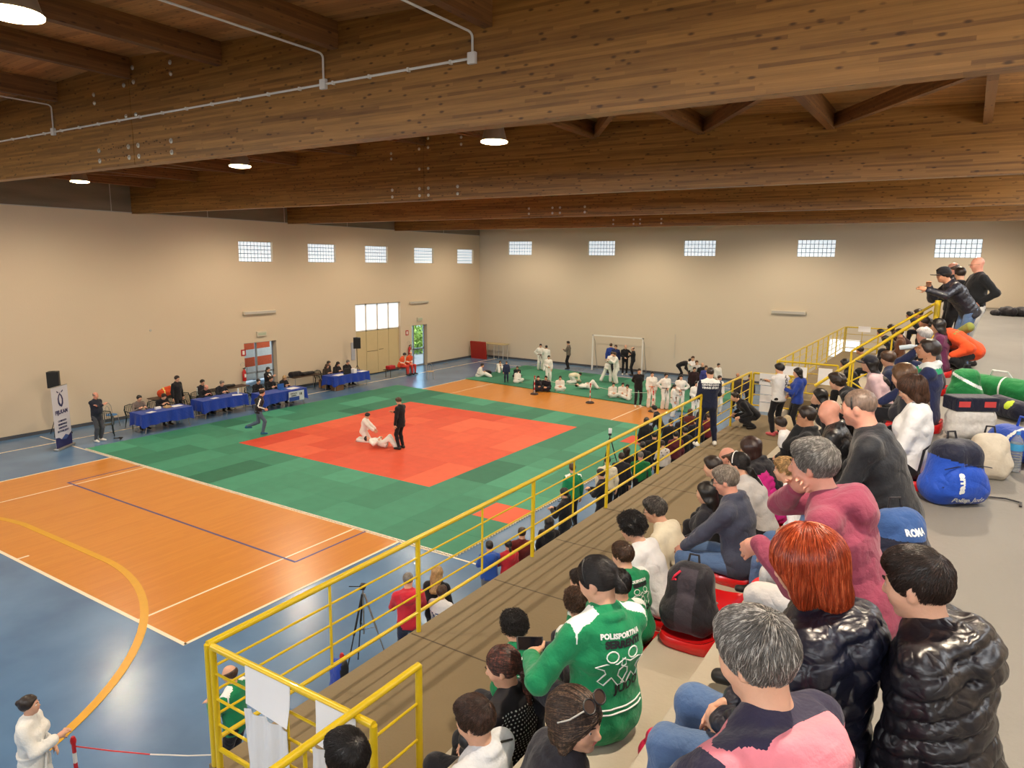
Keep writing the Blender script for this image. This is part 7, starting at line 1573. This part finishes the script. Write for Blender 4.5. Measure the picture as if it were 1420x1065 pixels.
# ================================================================ BAGS AND BOTTLE ON THE LANDING, EMPTY SEATS
def bag(name, loc, rz, build, mats, label, mi=None, h=.012, noise=.004, cat='bag', tilt=(0, 0)):
    F = Field(); build(F); V, Q = F.mesh(h, noise=noise, nf=22); o = mk(name, V, Q, mats, None, mi); o.location = tuple(loc); o.rotation_euler = (tilt[0], tilt[1], rz); tag(o, label, cat); return o
M_NYB = cloth(30, 76, 184, name='blue_bag_cloth', rough=.6); M_NYN = cloth(24, 28, 50, name='navy_bag_cloth', rough=.6); M_NYG = cloth(28, 126, 66, name='green_bag_cloth', rough=.6); M_NYK = cloth(34, 32, 38, name='black_bag_cloth', rough=.6)
ZF = ZL+.006
def backpack(F, w=.17, d=.11, hh=.46):
    F.cap((-w*.55, 0, .12), (w*.55, 0, .12), .115, .115, .03, (0, 1, 0), d/.105); F.cap((-w*.6, 0, .06), (w*.6, 0, .06), .07, .07, .03, (0, 1, 0), 1.6)
    F.cap((-w*.45, 0, .12), (-w*.32, -.01, hh-.12), .115, .10, .03, (0, 1, 0), d/.11); F.cap((w*.45, 0, .12), (w*.32, -.01, hh-.12), .115, .10, .03, (0, 1, 0), d/.11)
    F.cap((-w*.25, -.01, hh-.12), (w*.25, -.01, hh-.12), .11, .11, .03, (0, 1, 0), d/.12)
    F.ell((0, d*.85, .17), (w*.75, .06, .14), .02)
def straps(o, w=.17, hh=.46, y=-.1):
    for s in (-1, 1): MB().tube([(s*.07, y, hh-.05), (s*.09, y-.10, hh*.7), (s*.11, y-.11, hh*.35), (s*.13, y-.02, .06)], .016, 6, sq=.4).build('shoulder_strap', M_NYK, o)
    MB().tube([(-.04, y*.5, hh-.02), (-.03, y*.6, hh+.04), (.03, y*.6, hh+.04), (.04, y*.5, hh-.02)], .009, 6).build('grab_handle', M_NYK, o)
# big blue backpack
q = onz(1318, 702, ZF)
o = bag('backpack', (q[0]+.0, q[1]+.14, ZF), math.radians(AW+180+8), lambda F: backpack(F, .24, .16, .50), [M_NYB, M_NYN], 'big blue and navy backpack standing on the landing behind the man in black', lambda C: ((C[:, 2] > .33+.25*C[:, 0]) | (C[:, 2] < .0)).astype(int), .01)
straps(o, .2, .5, -.13); decal_on(o, 'errea', .07, (.10, .6, .20), (0, -1, 0), (0, 0, -1), M_PW, .004); decal_on(o, 'Polisp. Judo', .055, (.0, .6, .05), (0, -1, 0), (-1, 0, 0), M_PW, .002)
MB().tube([(-.22, -.05, .06), (-.34, -.04, .012), (-.46, .02, .012), (-.5, .12, .012), (-.42, .2, .012)], .012, 6, sq=.5).build('loose_strap', M_NYK, o)
for zz in (.30, .16): MB().tube([(-.2+.02*i, .13+.055*math.sin(PI*i/20)*(1 if zz < .2 else .3), zz+.03*math.sin(PI*i/20)) for i in range(21)], .004, 5).build('zip', M_NYN, o)
q = onz(1372, 672, ZF); o = bag('backpack', (q[0]-.02, q[1]+.25, ZF), math.radians(AW+160), lambda F: backpack(F, .13, .10, .40), cloth(206, 196, 178, name='beige_bag_cloth'), 'beige backpack with black straps squeezed behind the big blue backpack'); straps(o, .13, .4, -.09)
q = onz(1390, 650, ZF); o = bag('sports_bag', (q[0]+.18, q[1]+.4, ZF), math.radians(RT+10), lambda F: (F.cap((-.22, 0, .16), (.22, 0, .16), .16, .16, .03), F.cap((-.24, 0, .08), (.24, 0, .08), .08, .08, .03, (0, 1, 0), 2.0)), [M_NYB, M_PW], 'royal blue sports bag with a pale round crest, beside the water bottle', lambda C: ((np.abs(C[:, 0]+.10-.5*(C[:, 2]-.15)) < .022) & (C[:, 2] > .1)).astype(int))
MB().lathe([(0, .0), (.04, 0), (.045, .004), (0, .006)], (-.18, -.165, .17), 16, Matrix.Rotation(PI/2, 3, 'X')).build('round_crest', pm('crest_gold', S(196, 178, 110), .5), o)
MB().tube([(-.12, 0, .32), (-.08, -.02, .42), (.08, -.02, .42), (.12, 0, .32)], .012, 6).build('carry_handle', M_NYB, o)
q = onz(1405, 654, ZF)
_m, _nt, _b = _new('clear_plastic'); _b.inputs['Base Color'].default_value = (.82, .9, .96, 1); _b.inputs['Transmission Weight'].default_value = .8; _b.inputs['Roughness'].default_value = .08; _b.inputs['IOR'].default_value = 1.2
_nz = N(_nt, 'ShaderNodeTexNoise'); _nz.inputs['Scale'].default_value = 40; _bp = N(_nt, 'ShaderNodeBump'); _bp.inputs['Strength'].default_value = .4; _nt.links.new(_nz.outputs['Fac'], _bp.inputs['Height']); _nt.links.new(_bp.outputs[0], _b.inputs['Normal'])
prof = [(0, 0), (.045, 0), (.054, .02)]+[(.054-.005*(i % 2), .03+i*.012) for i in range(14)]+[(.054, .20), (.054, .26), (.04, .30), (.018, .33), (.016, .345), (0, .345)]
o = MB().lathe(prof, n=20).build('water_bottle', _m, None, True); o.location = tuple(q); tag(o, 'big clear water bottle with a blue label standing on the landing, right edge', 'bottle')
MB().lathe([(.0555, .20), (.0565, .21), (.0565, .255), (.0555, .26)], n=24).build('bottle_label', pm('label_blue', S(60, 150, 206), .4), o, True); MB().lathe([(0, .37), (.017, .37), (.018, .345), (.017, .34)], n=16).build('bottle_cap', pm('cap_blue', S(60, 130, 210), .4), o, True)
# group behind
q = onz(1345, 612, ZF); o = bag('shopping_bag', (q[0]-.02, q[1]+.2, ZF), math.radians(AW), lambda F: (F.cap((-.13, 0, .10), (.13, 0, .10), .12, .12, .03, (0, 1, 0), 1.1), F.cap((-.14, 0, .22), (.14, 0, .22), .12, .12, .03), F.cut((0, 0, .30), (0, 0, 1))), [pm('crinkled_white', S(214, 210, 204), .6, .25, 26, .8, bscale=20)], 'crumpled white patterned bag on the landing under the dark boxes')
q2 = Vector(o.location); c = smallbox('cool_box', q2.x-.01, q2.y+.02, ZF+.30, .46, .26, .15, M_NYN, 'dark box with small red labels on top of the crumpled white bag', 'box', math.radians(AW), .02)
for xx in (-.15, .12): MB().box(xx-.06, xx+.06, -.135, -.13, .05, .11).build('red_label', pm('label_red', S(206, 70, 70), .5), c)
q = onz(1338, 562, ZF); o = bag('backpack', (q[0]-.02, q[1]+.3, ZF), math.radians(AW+150), lambda F: backpack(F, .18, .13, .46), [M_NYG, M_PW], 'green backpack with white band standing left of the green duffel', lambda C: (np.abs(C[:, 2]-.30-.5*C[:, 0]) < .02).astype(int)); straps(o)
q = onz(1386, 556, ZF); o = bag('duffel_bag', (q[0], q[1]+.3, ZF), math.radians(RT+25), lambda F: (F.cap((-.28, 0, .15), (.28, 0, .15), .15, .15, .03), F.cap((-.28, 0, .06), (.28, 0, .06), .06, .06, .03, (0, 1, 0), 2.2)), [M_NYG, M_PW], 'green duffel bag with a white stripe at the back of the heap', lambda C: (np.abs(C[:, 0]-.06) < .014).astype(int)); MB().tube([(-.15, 0, .29), (-.1, -.05, .38), (.1, -.05, .38), (.15, 0, .29)], .012, 6).build('carry_handle', M_PW, o)
q = onz(1398, 585, ZF); o = bag('sports_bag', (q[0], q[1]+.22, ZF), math.radians(RT), lambda F: (F.cap((-.2, 0, .13), (.2, 0, .13), .13, .12, .03),), [M_NYN, pm('neon_yellow', S(196, 222, 60), .5)], 'dark navy bag with a neon yellow shoe on it, in the heap', lambda C: (np.linalg.norm((C-v3(.12, -.09, .2))*v3(1, 1, .8), axis=1) < .06).astype(int))
for px, py, l, sx in ((1381, 431, 'small black bag far back on the landing, left of two', .2), (1398, 428, 'large black holdall far back on the landing near the right edge', .34), (1416, 427, 'rightmost black holdall far back on the landing, cut by the frame', .34)):
    q = onz(px, py, ZF); q = q*(min(1, 33/q[1])) if q[1] > 33 else q; q[2] = ZF
    sx *= .8
    bag('sports_bag', q, math.radians(RT), lambda F: (F.cap((-sx, 0, sx*.62), (sx, 0, sx*.62), sx*.62, sx*.6, .04), F.ell((0, 0, sx*1.0), (sx*.7, sx*.5, sx*.4), .05)), M_NYK, l, None, .03)
# navy bag beside the man in maroon
q = onz(1262, 818, ZF); o = bag('backpack', (q[0]-.10, q[1]+.22, ZF), math.radians(AW+185), lambda F: backpack(F, .16, .12, .40), [M_NYN, cloth(52, 84, 140, name='steel_blue_cloth')], 'navy and steel blue backpack between the maroon sweatshirt and the quilted boy', lambda C: (C[:, 2] > .25).astype(int)); straps(o, .16, .4); decal_on(o, 'ROMA', .045, (-.02, .6, .28), (0, -1, 0), (-1, 0, 0), M_PW, .002)
# empty seats and the black backpack
x_, z_ = ROWS['C']
def free_y(px, py, x): d = ray(px, py); return d[1]/d[0]*x
y2 = onz(985, 832, ROWS['C'][1]+.07)[1]; seat('C', y2, 'empty red seat right beside the black backpack'); y3 = y2-.52; seat('C', y3, 'red seat under the black backpack')
y4 = onz(1050, 812, ROWS['B'][1]+.08)[1]; seat('B', y4, 'empty glossy red seat below the knee of the man in maroon')
seat('B', y4-.52, 'empty red seat next to the red-haired woman, one row down')
o = bag('backpack', (x_-.04, y3, z_+.065), math.radians(AW+150), lambda F: backpack(F, .17, .13, .50), [M_NYK, cloth(64, 58, 66, name='grey_bag_panel')], 'black backpack with a red cord standing on a red seat', lambda C: ((np.abs(C[:, 0]) < .06) & (C[:, 1] > .05)).astype(int), .009); straps(o, .17, .5)
MB().tube([(.05, .1, .47), (.08, .13, .44), (.1, .12, .40), (.07, .14, .42)], .008, 6).build('red_cord', pm('cord_red', S(220, 40, 70), .5), o)
q = onz(922, 1068, 3.985); bag('handbag', (q[0]-.02, q[1]+.04, 3.985), math.radians(AW), lambda F: (F.cap((-.07, 0, .065), (.07, 0, .065), .065, .065, .02), F.cap((-.055, 0, .15), (.055, 0, .15), .045, .045, .03)), [pm('pink_leather', S(226, 40, 84), .35, .1, 12, .3), pm('orange_panel', S(240, 140, 96), .35)], 'bright pink and orange handbag on the aisle step', lambda C: ((np.abs(C[:, 0]) < .06) & (C[:, 2] > .05) & (C[:, 2] < .16)).astype(int), .008)
q = onz(918, 770, ROWS['E'][1]+.1); bag('handbag', (-2.0, 6.55, ROWS['D'][1]), 1.0, lambda F: (F.cap((-.12, 0, .1), (.12, 0, .1), .1, .1, .02), F.cap((-.1, 0, .22), (.1, 0, .22), .05, .05, .03)), [nylon(26, 26, 28, 'black_leather_bag')], 'black leather handbag beside the man in the cream sweater')
# glowing panel added for the white glare behind the far railings
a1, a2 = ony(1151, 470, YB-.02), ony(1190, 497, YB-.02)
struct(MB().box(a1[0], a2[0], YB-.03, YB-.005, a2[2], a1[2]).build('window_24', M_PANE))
